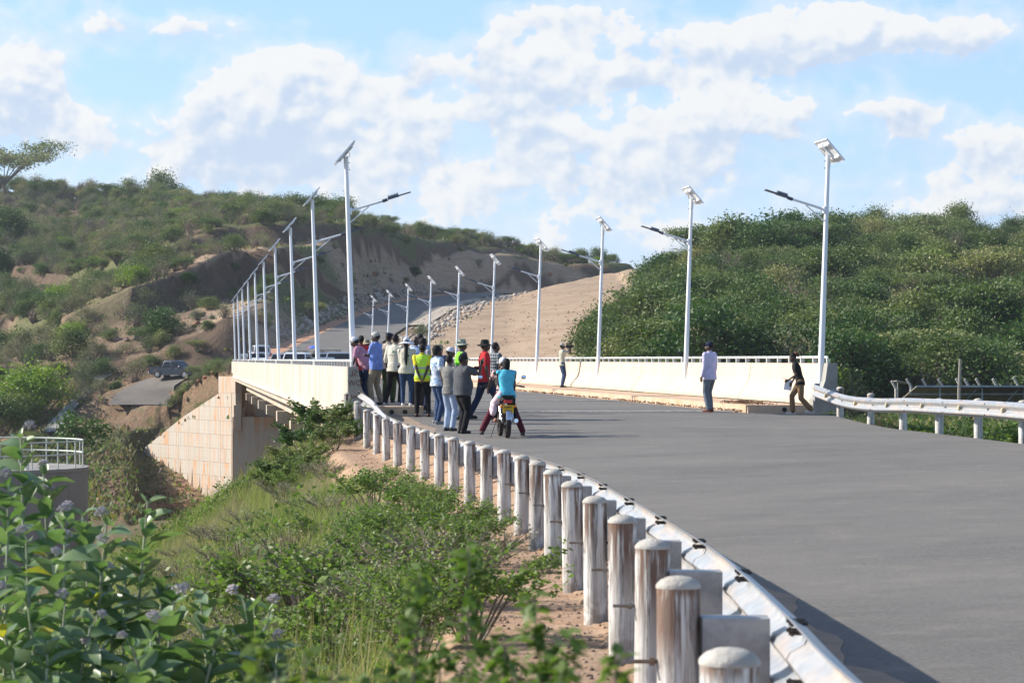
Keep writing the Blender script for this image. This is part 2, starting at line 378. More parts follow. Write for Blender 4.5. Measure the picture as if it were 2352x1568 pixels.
P0 = Vector((-4.08, 67.3, 0)); TH = math.atan(.1245)
BD = Vector((-sin(TH), cos(TH), 0)); BN = Vector((cos(TH), sin(TH), 0))
def B(t, s, z): return P0 + BD * s + BN * t + Vector((0, 0, z))
ZD, ZF = -1.36, -1.16         # carriageway and footpath levels
SL = 170.0                    # far end of the bridge

HR = [(683, 240, 852), (688, 252, 843), (735, 268, 815), (790, 287, 785), (880, 332, 736), (965, 377, 699), (1062, 417, 681), (1135, 440, 673)]
HR = [W(x, y, D) for x, D, y in HR] + [Vector((4, 458, 11.3)), Vector((14, 472, 11.2)), Vector((28, 482, 11))]
SR = [(655, 270, 832), (560, 270, 838), (480, 268, 846), (410, 266, 862), (362, 264, 880), (333, 262, 903), (316, 258, 930)]
SR = [W(x, y, D) for x, D, y in SR]
def smoothpath(P, n=8):
    out = []
    for i in range(len(P) - 1):
        p0, p1, p2, p3 = P[max(0, i - 1)], P[i], P[i + 1], P[min(len(P) - 1, i + 2)]
        for k in range(n):
            t = k / n
            out.append(.5 * ((2 * p1) + (p2 - p0) * t + (2 * p0 - 5 * p1 + 4 * p2 - p3) * t * t + (3 * p1 - p0 - 3 * p2 + p3) * t ** 3))
    return out + [P[-1]]
HRp, SRp = smoothpath(HR), smoothpath(SR)
SRt = SRp + [W(284, 965, 257), W(258, 1020, 249), W(235, 1090, 236)]
def offset(P, o):
    out = []
    for i, p in enumerate(P):
        t = P[min(i + 1, len(P) - 1)] - P[max(i - 1, 0)]; t = Vector((t.x, t.y, 0)).normalized()
        out.append(p + Vector((t.y, -t.x, 0)) * o)
    return out

# ---------------------------------------------------------------- terrain
# columns: for each bearing the distance and level of 13 ground lines (valley foot, far bank, cuts and terraces, crest)
def zz(D, y): return (825 - y) * D / F
COL = {
 0:   ['-6', '-12', (200, '-12'), (205, '-12'), (255, 985), (280, 900), (286, 850), (340, 775), (346, 730), (420, 650), (426, 600), (530, 492), (610, 430)],
 150: ['-6', '-12', (200, '-12'), (207, '-12'), (254, 985), (278, 880), (282, 838), (300, 785), (305, 732), (378, 678), (384, 636), (520, 525), (610, 443)],
 300: ['-6', '-12', (200, '-12'), (215, '-11.6'), (254, 970), (275, 864), (279, 822), (298, 745), (303, 655), (340, 640), (345, 592), (490, 510), (595, 455)],
 345: ['-6', '-12', (200, '-12'), (232, '-11'), (256, 950), (274, 858), (278, 816), (302, 733), (307, 640), (346, 625), (351, 580), (480, 505), (590, 453)],
 480: ['-6', '-12', (200, '-12'), (238, 1150), (244, 905), (272, 843), (279, 745), (312, 690), (317, 592), (358, 575), (363, 530), (450, 495), (540, 474)],
 560: ['-6', '-12', (200, '-12'), (217, 1150), (236, 868), (268, 833), (278, 702), (322, 680), (327, 576), (364, 568), (369, 520), (420, 495), (500, 482)],
 640: ['-6', '-12', (200, '-12'), (217, 1150), (238, 866), (268, 803), (273, 687), (322, 662), (327, 569), (366, 561), (371, 508), (392, 498), (440, 494)],
 800: ['-6', '-11', (200, '-12'), (220, '-11'), (245, 858), (325, 712), (330, 654), (355, 622), (360, 562), (377, 556), (381, 514), (405, 511), (430, 509)],
 1000: ['-5', '-10', (195, '-11'), (218, '-9'), (243, 850), (404, 668), (409, 618), (428, 603), (432, 580), (448, 574), (452, 552), (472, 551), (490, 550)],
 1170: ['-4.5', '-9', (190, '-10'), (214, '-7'), (238, 838), (454, 656), (458, 600), (470, 592), (474, 586), (484, 583), (488, 572), (498, 571), (508, 570)],
 1300: ['-4', '-9', (180, '-10'), (205, '-5'), (232, 822), (455, 641), (466, 622), (474, 615), (480, 612), (486, 607), (492, 603), (500, 601), (510, 600)],
 1420: ['-4', '-8', (175, '-9'), (195, '-4.5'), (212, 830), (440, 641), (462, 618), (470, 614), (476, 612), (482, 610), (488, 609), (495, 608), (505, 608)],
 1500: ['-4', '-8', (165, '-8'), (180, '-4'), (196, 850), (300, 740), (350, 690), (380, 665), (400, 650), (420, 638), (440, 628), (455, 620), (470, 614)],
 1560: ['-3.5', '-7', (160, '-7'), (175, '-4'), (188, 865), (240, 785), (275, 725), (300, 690), (320, 665), (340, 645), (360, 632), (375, 624), (395, 620)],
 1640: ['-3.5', '-6', (150, '-6.5'), (168, '-4.5'), (180, 880), (215, 810), (245, 745), (268, 695), (285, 660), (300, 635), (315, 610), (335, 590), (355, 580)],
 1800: ['-3', '-4.5', (150, '-5.5'), (168, '-4.6'), (182, 910), (212, 830), (238, 765), (263, 705), (285, 660), (308, 620), (330, 590), (350, 565), (380, 548)],
 2050: ['-2.4', '-3', (165, '-4.2'), (182, 945), (197, 900), (222, 825), (248, 760), (273, 705), (298, 655), (322, 615), (346, 580), (376, 555), (410, 540)],
 2352: ['-2.3', '-2.9', (165, '-4.2'), (182, 945), (197, 900), (222, 830), (248, 770), (273, 715), (298, 665), (325, 620), (352, 585), (385, 560), (420, 548)],
}
xs_c = sorted(COL); TD = []; TZ = []
for x in xs_c:
    c = COL[x]; d = [75.0, 95.0]; z = [float(c[0]), float(c[1])]
    for q in c[2:]:
        d.append(q[0]); z.append(float(q[1]) if isinstance(q[1], str) else zz(*q))
    d += [d[-1] + 60, 900.0]; z += [z[-1] - 6, z[-1] - 22]
    TD.append(d); TZ.append(z)
TD = np.array(TD); TZ = np.array(TZ)
SLOPE = 1 / 1.95
EC = B(-.28, SL - 1.5, 0)
wu = Vector((-.5, .866, 0)).normalized(); WN = Vector((-.866, -.5, 0)).normalized()
def z_table(px, D):
    px = min(max(px, 0), 2352)
    d = [np.interp(px, xs_c, TD[:, j]) for j in range(TD.shape[1])]; z = [np.interp(px, xs_c, TZ[:, j]) for j in range(TD.shape[1])]
    return float(np.interp(D, d, z))
def z_near(X, D):
    xp = xpost(max(D, 7.45)); zv = zverge(D)
    if X <= xp: 
        e = xp - interp(D, [45, 60], [1.0, .75]) - X
        return max(zv - max(0, e) * interp(D, [30, 55], [SLOPE, .68]) - .02, -12)
    a, b = xl(D), xr(D)
    if X < a: return zv + (zl(D) - .02 - zv) * (X - xp) / max(a - xp, .01)
    if X <= b: return zroad(X, D) - .05
    return max(zr(D) - .05 - (X - b) * .28, -2.6)
def seg_near(P, X, Y):
    best = 1e9; bz = 0
    for i in range(len(P) - 1):
        a, b = P[i], P[i + 1]; ex, ey = b.x - a.x, b.y - a.y; L = ex * ex + ey * ey
        t = max(0, min(1, ((X - a.x) * ex + (Y - a.y) * ey) / L)); d = (X - a.x - ex * t) ** 2 + (Y - a.y - ey * t) ** 2
        if d < best: best = d; bz = a.z + (b.z - a.z) * t
    return math.sqrt(best), bz
def sst(x): x = min(1, max(0, x)); return x * x * (3 - 2 * x)
def ground(X, D, rough=True):
    px = 1176 + X / max(D, 1) * F
    if D < 66: z = z_near(X, D)
    elif D < 82:
        f = (D - 66) / 16
        z = z_near(X + (D - 64) * .1245, 64.5) * (1 - f) + z_table(px, D) * f
    else: z = z_table(px, D)
    keep = 1.0
    if D > 200:
        d1, z1 = seg_near(HRp[::4], X, D)
        if d1 < 13: f = sst((13 - d1) / 7.5); z = z * (1 - f) + (z1 - .12) * f; keep = min(keep, 1 - f)
        d2, z2 = seg_near(SRt[::4] + SRt[-3:], X, D)
        if d2 < 7.5: f = sst((7.5 - d2) / 4); z = z * (1 - f) + (z2 - .1) * f; keep = min(keep, 1 - f)
    if 195 < D < 262 and X < -12:
        rel = (X - EC.x) * WN.x + (D - EC.y) * WN.y; q = (X - EC.x) * wu.x + (D - EC.y) * wu.y     # >0: in front of the wing wall
        if rel > -.35 and q < 21.8:
            zl_ = interp(q, [-6, 0, 4.8, 11.5, 21.8], [-13.6, -13.6, -13.1, -10.9, -8.9])
            zc = min(z, max(-12.9 if q > 3 else -13.6, zl_ - max(0, rel) * .35)); keep = .3; kk = sst((px - 285) / 44); z = z * (1 - kk) + zc * kk
        elif -4 < rel <= -.35 and q < 22 and q > .5: z = min(z, interp(q, [0, 3.5, 10, 21.8], [-3.2, -3.3, -5.6, -8.7]) - .25 + .5 * max(0, -rel - .6))
    if D > 190:
        tt = (X - P0.x) * BN.x + (D - P0.y) * BN.y; ss = (X - P0.x) * BD.x + (D - P0.y) * BD.y
        if -.4 < tt < 12.6 and ss < 167.9: z = min(z, -12.4)
        elif -.4 < tt < 12.6 and ss < 169.6: z = min(z, -5.3)
    if rough:
        if D > 90:
            a = min(1, (D - 90) / 60)
            n = mnoise.noise(Vector((X * .11, D * .06, 0))) * 1.0 + mnoise.noise(Vector((X * .35, D * .2, 3))) * .45 + mnoise.noise(Vector((X * 1.1, D * .7, 5))) * .2
            slab = 1.0
            if interp(D, [240, 320, 380, 450], [990, 1030, 1100, 1180]) < px < 1480 and 230 < D < 440: slab = .22
            elif px < 1480 and D > 262: slab = .75
            z += n * a * keep * slab
        elif D < 66 and X < xpost(max(D, 7.45)) - .3:
            e = min(1, (xpost(max(D, 7.45)) - .3 - X) / 2)
            z += e * (.18 * mnoise.noise(Vector((X * .5, D * .5, 0))) + .06 * mnoise.noise(Vector((X * 2, D * 2, 0)))) + .02 * mnoise.noise(Vector((X * 4, D * 4, 0)))
    return z

def zone(px, D, X):
    """grass, orange soil, pale gravel share of the soil"""
    g, o, p = .5, .2, .1
    if D > 66: px += 30 * mnoise.noise(Vector((X * .09, D * .05, 2))) + 12 * mnoise.noise(Vector((X * .4, D * .2, 2)))
    n = mnoise.noise(Vector((X * .06, D * .03, 9)))
    if D < 66:
        xp = xpost(max(D, 7.45)); e = xp - X
        if e > 1.4: g, o, p = .75, .2, 0
        else: g, o, p = 0, .75, .45
        if X > xr(D): g, o, p = .7, .2, 0
    elif D < 200: g, o, p = (.5, .3, .1) if px < 1700 else (.75, .35, .1)
    else:
        j = int(np.searchsorted([np.interp(px, xs_c, TD[:, k]) for k in range(TD.shape[1])], D))
        if px < 1480:
            if interp(D, [240, 320, 380, 450], [960, 1000, 1075, 1160]) < px and 230 < D < 470: g, o, p = .02, .32, .8
            elif j <= 4: g, o, p = .46 + n * .7, .7, .1
            elif j in (6, 8, 10): g, o, p = .12, .05, .06          # cut faces: bare earth, kept dark to imitate their shade
            elif j in (7, 9): g, o, p = .22 + n * .9, .2, .75      # terraces
            elif j == 5: g, o, p = .4, .35, .2
            else: g, o, p = .75, .12, .05
            if px < 560 and D > 268:
                k = sst((560 - px) / 160); g = g * (1 - k) + (.38 + n) * k; p *= 1 - .6 * k
        else: g, o, p = .8, .15, .05
    return (min(1, max(0, g)), min(1, max(0, o)), min(1, max(0, p)))

pxs = np.concatenate([np.linspace(-2600, -250, 20), np.arange(-200, 2560, 9.0), np.linspace(2620, 5200, 22)])
Ds = np.concatenate([[-14, -4, 1, 3], np.geomspace(5, 66, 85), np.linspace(66.8, 100, 22), np.linspace(103, 200, 22), np.linspace(201.5, 231, 24), np.linspace(231.6, 256, 50), np.linspace(257.2, 345, 72), np.linspace(347, 520, 82), np.linspace(530, 900, 14), [1000, 1150, 1350, 1500]])
V = []; CC = []
for D in Ds:
    for px in pxs:
        De = max(D, 5); X = (px - 1176) / F * De
        if abs(X) > 0 and De < 60:
            # widen the nearest rows so that the sheet is a real ground under and beside the eye
            k = 1 + (60 - De) / 60 * 4 * (abs(px - 1176) / 4000 if px < -200 or px > 2560 else 0)
            X *= k
        z = ground(X, max(D, .5) if D < 900 else 900)
        if D > 900: z = -8
        V.append((X, D, z)); CC.append(zone(px, max(D, 1), X))
nx = len(pxs); ny = len(Ds)
I = np.arange(nx * ny).reshape(ny, nx)
Q = np.stack([I[:-1, :-1], I[:-1, 1:], I[1:, 1:], I[1:, :-1]], -1).reshape(-1, 4)
def ground_mat():
    ma = bpy.data.materials.new('hill_ground'); ma.use_nodes = True; t = NT(ma.node_tree); t.N.clear()
    vec = t.n('ShaderNodeTexCoord').outputs['Object']
    sp = t.n('ShaderNodeSeparateColor', {0: t.n('ShaderNodeVertexColor', layer_name='col').outputs[0]})
    g, o, p = sp.outputs
    n1 = t.noise(vec, .35, 5, .65); n2 = t.noise(vec, 2.2, 5, .7); n3 = t.noise(vec, 9, 4, .75)
    soil = t.mix(t.rng(n1, .35, .65), (.105, .076, .056, 1), (.066, .050, .038, 1))
    orange = t.mix(t.rng(n2, .35, .7), (.38, .20, .11, 1), (.50, .31, .20, 1))
    base = t.mix(t.m('MULTIPLY', o, t.rng(n1, .3, .6, .5, 1)), soil, orange)
    grav = t.mix(t.rng(n3, .35, .65), (.34, .25, .17, 1), (.47, .37, .27, 1))
    base = t.mix(t.m('MULTIPLY', p, t.rng(n2, .3, .55, .45, 1)), base, grav)
    n5 = t.noise(t.mapping(vec, (.10, .05, 1.2)), 2.0, 5, .7)
    base = t.mix(t.m('MULTIPLY', p, t.rng(n5, .42, .66, 0, .8)), base, (.23, .155, .10, 1))
    base = t.mix(t.rng(n3, .56, .74, 0, .35), base, (.07, .055, .045, 1))
    grass = t.mix(t.rng(n2, .35, .65), (.085, .10, .038, 1), (.14, .13, .07, 1))
    gm = t.rng(t.m('ADD', t.m('MULTIPLY', t.noise(vec, 1.1, 5, .7), .8), g), .72, 1.05)
    base = t.mix(gm, base, grass)
    bs = t.n('ShaderNodeBsdfPrincipled', {'Roughness': .95, 'Specular IOR Level': .1}); t.set(bs.inputs['Base Color'], base)
    b1 = t.n('ShaderNodeBump', {'Strength': 1.0, 'Distance': .35}); t.set(b1.inputs['Strength'], t.rng(p, .38, .44, 1.0, .18)); t.set(b1.inputs['Height'], t.noise(vec, 1.3, 7, .7))
    b2 = t.n('ShaderNodeBump', {'Strength': .6, 'Distance': .04}); t.set(b2.inputs['Height'], n3); t.L.new(b1.outputs[0], b2.inputs['Normal'])
    t.L.new(b2.outputs[0], bs.inputs['Normal'])
    t.L.new(bs.outputs[0], t.n('ShaderNodeOutputMaterial').inputs[0]); return ma
M['ground'] = ground_mat()
gnd = link('ground', mesh_np('ground', V, Q, CC, smooth=True, mats=M['ground'])); tag(gnd, kind='structure', label='hills, river valley and roadside earth')
M['ground_soil'] = M['ground']

# pebbles and small stones of the verge and of the cut faces
def scatter_mesh(proto_v, proto_q, T):
    """T list of (x,y,z,scale,rotz,tilt) -> joined arrays"""
    pv = np.asarray(proto_v); pq = np.asarray(proto_q); T = np.asarray(T); n = len(T)
    cz, sz = np.cos(T[:, 4]), np.sin(T[:, 4])
    X = pv[None, :, 0] * cz[:, None] - pv[None, :, 1] * sz[:, None]; Y = pv[None, :, 0] * sz[:, None] + pv[None, :, 1] * cz[:, None]
    Vv = np.stack([X, Y, np.repeat(pv[None, :, 2], n, 0)], -1) * T[:, 3][:, None, None] + T[:, None, :3]
    Qq = pq[None] + (np.arange(n) * len(pv))[:, None, None]
    return Vv.reshape(-1, 3), Qq.reshape(-1, pq.shape[1])

# ---------------------------------------------------------------- roads
def strip(name, rows, m, kind='structure', label=None, parent=None):
    V = [p for r in rows for p in r]; k = len(rows[0]); I = np.arange(len(V)).reshape(len(rows), k)
    Q = np.stack([I[:-1, :-1], I[:-1, 1:], I[1:, 1:], I[1:, :-1]], -1).reshape(-1, 4)
    o = link(name, mesh_np(name, V, Q, smooth=True, mats=m), parent)
    if parent is None: tag(o, kind=kind, label=label)
    elif kind == 'stuff': o['kind'] = 'stuff'
    return o
rows = []
for D in list(np.linspace(-6, 60, 90)) + list(np.linspace(60.5, 64.9, 12)):
    a, b = xl(D), xr(D)
    wob = .07 * mnoise.noise(Vector((0, D * 1.3, 4))) + .05 * mnoise.noise(Vector((0, D * 5, 4)))
    rows.append([(a + wob + (b - a - wob) * k / 12, D, zroad(a + (b - a) * k / 12, max(D, 0))) for k in range(13)])
road = strip('road', rows, M['asphalt'], label='wide grey asphalt approach road curving onto the bridge')
L_, R_ = offset(HRp, -4.3), offset(HRp, 4.3)
hill_road = strip('hill_road', [[a.lerp(b, k / 6) + Vector((0, 0, .05)) for k in range(7)] for a, b in zip(L_, R_)], M['asphalt'], label='asphalt road climbing and bending right beyond the bridge')
rows = []
for D in np.linspace(6, 64.5, 150):
    a = xl(D); e = .38 + .28 * mnoise.noise(Vector((D * .5, 0, 7))) + .14 * mnoise.noise(Vector((D * 2.3, 0, 7)))
    rows.append([(a - .12, D, zroad(a, D) + .004), (a + e * .5, D, zroad(a + e * .5, D) + .008), (a + max(.1, e), D, zroad(a + e, D) + .0035)])
strip('roadside_dust', rows, mat('brown_road_dust', (.30, .215, .155), .95, var=(.22, .17, .13), vscale=3, bump=.5, bscale=25, rand=-1), label='brown dust along the left edge of the road')
V1, V2 = offset(HRp, -6.6), offset(HRp, -4.25)
strip('orange_verge', [[a + Vector((0, 0, .06 + .05 * mnoise.noise(a))), a.lerp(b, .5) + Vector((0, 0, .08)), b + Vector((0, 0, .035))] for a, b in zip(V1, V2)][6:], mat('orange_earth', (.46, .25, .145), .95, var=(.38, .2, .12), vscale=1.2, bump=.6, bscale=6, rand=-1), label='orange earth verge along the left side of the hill road')
strip('side_road', [[a.lerp(b, k / 5) + Vector((0, 0, .05)) for k in range(6)] for a, b in zip(offset(SRp, -2.9), offset(SRp, 2.9))], M['asphalt2'], label='narrow asphalt track leaving the bridge end to the left')
# pale paved apron on the right side of the hill road
A1, A2 = offset(HRp, 4.35), offset(HRp, 6.6)
strip('paved_apron', [[a + Vector((0, 0, .07)), b + Vector((0, 0, .1))] for a, b in list(zip(A1, A2))[30:46]], mat('apron_concrete', (.42, .36, .29), .9, var=(.32, .27, .22), vscale=.9, bump=.4, bscale=12, rand=-1), label='pale concrete apron beside the hill road')
# concrete drain down the left bank
def quick_hit(px, py, lo=215, hi=330):
    D = lo
    while D < hi and ground(WX(px, D), D, False) < (825 - py) / F * D: D += .5
    return W(px, py, D)
dr = [quick_hit(*q) for q in ((250, 864), (225, 880), (190, 912), (150, 955), (112, 1000))]
dr = [Vector((p.x, p.y, ground(p.x, p.y, False) + .35)) for p in smoothpath(dr, 12)]
strip('drain', [[p + Vector((-.6, 0, 0)), p + Vector((-.35, 0, -.06)), p + Vector((.35, 0, -.06)), p + Vector((.6, 0, .0))] for p in dr], M['grey_conc'], label='pale concrete drain running down the far bank')

# ---------------------------------------------------------------- bridge
bridge = empty('bridge', 'long pale concrete road bridge with footpaths, lamp posts and white tube handrails', 'bridge', tuple(P0))
Binv = Matrix.Translation(P0).inverted()
def bobj(mb, name, m, parent=bridge, smooth=False):
    me = mb.mesh(name, m, smooth); me.transform(Matrix.Translation(-P0)); return link(name, me, parent)
def bx(t0, t1, s0, s1, z0, z1, mb=None):
    mb = mb or MB()
    return mb.prism([(t0, z0), (t1, z0), (t1, z1), (t0, z1)], lambda p, s: B(p[0], s, p[1]), s0, s1)
bobj(bx(-.05, 11.95, -2.6, SL, ZD - .55, ZD - .02), 'deck_slab', M['conc'])
me_rows = [[tuple(B(1.5 + (9.84 - 1.5) * k / 6, s, ZD + .02 - .02 * ((k - 3) / 3) ** 2) - P0) for k in range(7)] for s in np.linspace(-3.2, SL, 40)]
o = strip('carriageway', me_rows, M['asphalt'], parent=bridge)
spans = [18.2 * k for k in range(10)]
# joints across the carriageway
for k in range(10):
    s = 18.2 * k - 1
    mb = MB(); 
    for q in range(6):
        a = 1.55 + q * 1.38; mb.prism([(a, ZD + .022), (a + 1.38, ZD + .022), (a + 1.38, ZD + .034), (a, ZD + .034)], lambda p, s_: B(p[0], s_, p[1]), s - .2, s + .2)
    bobj(mb, 'expansion_joint', M['white_line'])
# left: outer face + New Jersey parapet, right: same mirrored
def njp(side, t_out, zb):
    pr = [(0, zb), (.62, zb), (.62, zb + .1), (.50, zb + .25), (.36, zb + .42), (.30, zb + .6), (.24, zb + 1.03), (.0, zb + 1.03)]
    return [(t_out + side * a, z) for a, z in pr]
outL = -.25; outR = 12.11
TOPL = -.19; TOPR = -.10
seg_ends = sorted([18.2 * k for k in range(0, 10)] + [18.2 * k + 8.6 for k in range(0, 9)])
def parapet(side, t_out, s_start, s_end, top, off):
    cuts = [s_start] + [s + off for s in seg_ends if s_start + 1.5 < s + off < s_end - 1] + [s_end]
    for i in range(len(cuts) - 1):
        a, b = cuts[i] + .03, cuts[i + 1] - .03
        if i == 0: a = s_start
        mb = MB()
        poly = njp(side, t_out, top - 1.03)
        mb.prism(poly, lambda p, s: B(p[0], s, p[1]), a, b)
        bobj(mb, 'parapet', M['conc_in'] if side < 0 else M['fascia'])
parapet(1, outL, -1.3, SL, TOPL, 0)
parapet(-1, outR, -2.1, SL, TOPR, -2.06)
# fascia below the left parapet, one piece per span, rough lower edge
for k in range(-1, 9):
    a, b = max(-1.3, 18.2 * k + .02), min(SL, 18.2 * (k + 1) - .02)
    if b - a < 1: continue
    n = 36; mb = MB(); vs = []; 
    rows_ = []
    for i in range(n + 1):
        s = a + (b - a) * i / n; zb_ = -1.60 - .035 * mnoise.noise(Vector((s * 2.2, 0, 0))) - .03 * mnoise.noise(Vector((s * 7, 0, 3)))
        rows_.append([B(outL - .004, s, TOPL - 1.034), B(outL - .004, s, -1.46), B(outL - .03, s, -1.50), B(outL - .03, s, zb_), B(outL + .35, s, zb_ + .03), B(outL + .35, s, TOPL - 1.034)])
    vs = [p for r in rows_ for p in r]; fs = []
    for i in range(n):
        for j in range(6):
            fs.append((i * 6 + j, i * 6 + (j + 1) % 6, (i + 1) * 6 + (j + 1) % 6, (i + 1) * 6 + j))
    fs += [tuple(range(6)), tuple(reversed(range(n * 6, n * 6 + 6)))]
    mb.add(vs, fs); bobj(mb, 'edge_beam', M['fascia'])
# shuttering marks: thin raised fins on the outer face
mb = MB(); s = -1.0
while s < SL - 1:
    mb.prism([(outL - .005, TOPL - 1.0), (outL + .004, TOPL - 1.0), (outL + .004, TOPL - .01), (outL - .005, TOPL - .01)], lambda p, q: B(p[0], q, p[1]), s, s + .02)
    s += rnd.choice([1.22, 1.22, 2.44, 2.44, 3.66])
fins = bobj(mb, 'shuttering_mark', M['fascia']); fins['kind'] = 'stuff'
# footpaths with kerb stones and black discs for the shaded duct holes at their ends
bobj(bx(.36, 1.30, -3.36, SL, ZD - .1, ZF), 'footpath', M['foot'])
bobj(bx(10.04, 11.50, -2.5, SL, ZD - .1, ZF), 'footpath', M['foot'])
for tA, tB, s0 in ((1.305, 1.5, -3.36), (9.84, 10.035, -2.5)):
    s = s0
    while s < SL - 1:
        L = 3.03; e = min(s + L - .02, SL); bobj(bx(tA, tB, s, e, ZD - .12, ZF + .004), 'kerb_stone', M['foot']); s += L
        if s > 100: 
            bobj(bx(tA, tB, s, SL, ZD - .12, ZF + .004), 'kerb_stone', M['foot']); break
for tt in (.72, 1.05):
    mb = MB(); mb.tube([B(tt, -3.375, ZF - .13), B(tt, -3.35, ZF - .13)], .06, 14); bobj(mb, 'duct_hole_shade', M['black'])
mb = MB(); mb.tube([B(10.75, -2.52, ZF - .11), B(10.75, -2.49, ZF - .11)], .06, 14); bobj(mb, 'duct_hole_shade', M['black'])
bobj(bx(.2, 2.2, -3.7, -3.38, -2.0, ZD + .01), 'end_step', M['grey_conc'])
bobj(bx(9.84, 12.2, -2.9, -2.53, -2.2, ZD + .0), 'end_step', M['grey_conc'])
# end blocks of the parapets, shade of their near faces put into the grey
for side, t_out, s0, top in ((1, outL, -1.31, TOPL), (-1, outR, -2.11, TOPR)):
    mb = MB(); zb = top - 1.03
    poly = [(t_out - side * .004, zb - 1.0), (t_out + side * .63, zb - 1.0), (t_out + side * .63, zb + .1), (t_out + side * .50, zb + .26), (t_out + side * .37, zb + .43), (t_out + side * .31, zb + .6), (t_out + side * .25, zb + 1.035), (t_out - side * .004, zb + 1.035)]
    mb.prism(poly, lambda p, q: B(p[0], q, p[1]), s0 - .45, s0 - .002); blk = bobj(mb, 'end_block', M['grey_conc'])
    if side > 0: blockL = blk
# painted scrawl on the left end block
def text_mesh(body, size, M4, m, name='painted_letters', parent=None, extrude=.002, bold=0):
    cu = bpy.data.curves.new(name, 'FONT'); cu.body = body; cu.size = size; cu.extrude = extrude; cu.align_x = 'CENTER'; cu.offset = bold
    o = bpy.data.objects.new(name, cu); C.objects.link(o); dg = bpy.context.evaluated_depsgraph_get(); me = bpy.data.meshes.new_from_object(o.evaluated_get(dg))
    bpy.data.objects.remove(o); me.transform(M4); me.materials.clear(); me.materials.append(m); return link(name, me, parent)
scrawl = mat('brown_scrawl_paint', (.12, .045, .035), .8)
for body, z, sz, tx in (('SL', -.42, .22, .13), ('OW', -.66, .2, .17), ('ortnA', -.98, .15, .2)):
    M4 = Matrix.Translation(B(outL + tx, -1.31 - .45 - .004, z) - P0) @ Matrix.Rotation(TH, 4, 'Z') @ Matrix.Rotation(R(90), 4, 'X') @ Matrix.Diagonal((-1, 1, 1, 1))
    text_mesh(body, sz, M4, scrawl, 'painted_letters', blockL)
# handrails
for t, top, s0 in ((outL + .12, TOPL, -1.2), (outR - .12, TOPR, -2.0)):
    for k in range(10):
        a = (s0 if k == 0 else 18.2 * k + .35 + (s0 + 1.2)); b = min(18.2 * (k + 1) - .2 + (s0 + 1.2), SL)
        if b - a < 1: continue
        zt = top + .155
        mb = MB(); mb.tube([B(t, a, top), B(t, a, zt - .03), B(t, a + .04, zt)] + [B(t, a + .1 + (b - a - .2) * i / 20, zt + .004 * mnoise.noise(Vector((a + i, 0, 0)))) for i in range(21)] + [B(t, b - .03, zt), B(t, b, zt - .04), B(t, b, top)], .034, 8)
        bobj(mb, 'handrail_tube', M['rail'], smooth=True)
        n = int((b - a) / 1.45); 
        for i in range(1, n + 1):
            s = a + (b - a) * i / (n + 1); mb = MB(); mb.box(B(t, s, (top + zt) / 2 - .01), (.1, .11, zt - top - .03), Matrix.Rotation(TH, 3, 'Z'))
            mb.box(B(t, s, zt), (.082, .05, .082), Matrix.Rotation(TH, 3, 'Z'))
            bobj(mb, 'stanchion', M['stanch'])
# girders and piers
for t in (1.3, 4.3, 7.4, 10.4):
    bobj(bx(t - .3, t + .3, 0, SL - 4, -2.75, ZD - .551), 'girder', M['conc'])
for k in range(1, 9):
    s = 18.2 * k
    mb = MB(); zc0, zc1 = -4.1, -2.755
    mb.prism([(.5, zc1), (.5, zc1 - .55), (3.2, zc0), (8.6, zc0), (11.2, zc1 - .55), (11.2, zc1)], lambda p, q: B(p[0], q, p[1]), s - .8, s + .8)
    bobj(mb, 'pier_cap', M['conc'])
    bobj(bx(3.6, 8.2, s - .55, s + .55, -13.5, zc0 + .02), 'pier_stem', M['conc'])
# far abutment: back wall, bearing shelf, lit return panel
sE = SL - 1.5
bobj(bx(.5, 11.5, sE + .6, sE + 1.4, -13, ZD - .56), 'back_wall', M['conc'])
bobj(bx(-.22, 4.6, sE - 1.0, sE + .59, -13, -5.15), 'front_wall', M['conc'])
bobj(bx(4.61, 11.5, sE - 1.0, sE + .59, -13, -5.4), 'front_wall', M['conc'])
bobj(bx(-.1, .55, sE - 1.25, sE - .9, -6.3, -4.1), 'bearing_post', M['conc'])
bobj(bx(.1, .9, sE - .35, sE + .05, -6.0, -4.3), 'bearing_post', M['conc'])
mb = MB(); a0 = B(4.4, sE - 1.1, 0); e0 = a0 + Vector((3.0, -3.2, 0)); nrm = Vector((-.7, -.7, 0))
mb.prism([(a0.x, a0.y), (e0.x, e0.y), (e0.x + 1.6, e0.y + .4), (a0.x + 2, a0.y + 1.2)], lambda p, z: Vector((p[0], p[1], z)), -13, -5.1); bobj(mb, 'return_wall', M['conc'])
# flared wing wall made of shutter panels
wn = WN
def wall_pt(px, py):
    """point of the wall plane seen at that bearing and height"""
    a = EC; kx = (px - 1176) / F
    # a.x + wu.x*q = kx*(a.y + wu.y*q)
    q = (kx * a.y - a.x) / (wu.x - kx * wu.y); p = a + wu * q; return q, (825 - py) * p.y / F
outl = [wall_pt(*p) for p in ((540.5, 903), (503, 903), (420, 957), (332, 1028), (331, 1040), (350, 1056), (470, 1165), (540.5, 1165))]
topb = [wall_pt(*p) for p in ((540.5, 864), (502, 864), (502, 902.6), (540.5, 902.6))]
def clip(poly, a, b, c):
    out = []
    for i in range(len(poly)):
        p, q = poly[i], poly[(i + 1) % len(poly)]; dp, dq = a * p[0] + b * p[1] - c, a * q[0] + b * q[1] - c
        if dp >= 0: out.append(p)
        if dp * dq < 0: t = dp / (dp - dq); out.append((p[0] + (q[0] - p[0]) * t, p[1] + (q[1] - p[1]) * t))
    return out
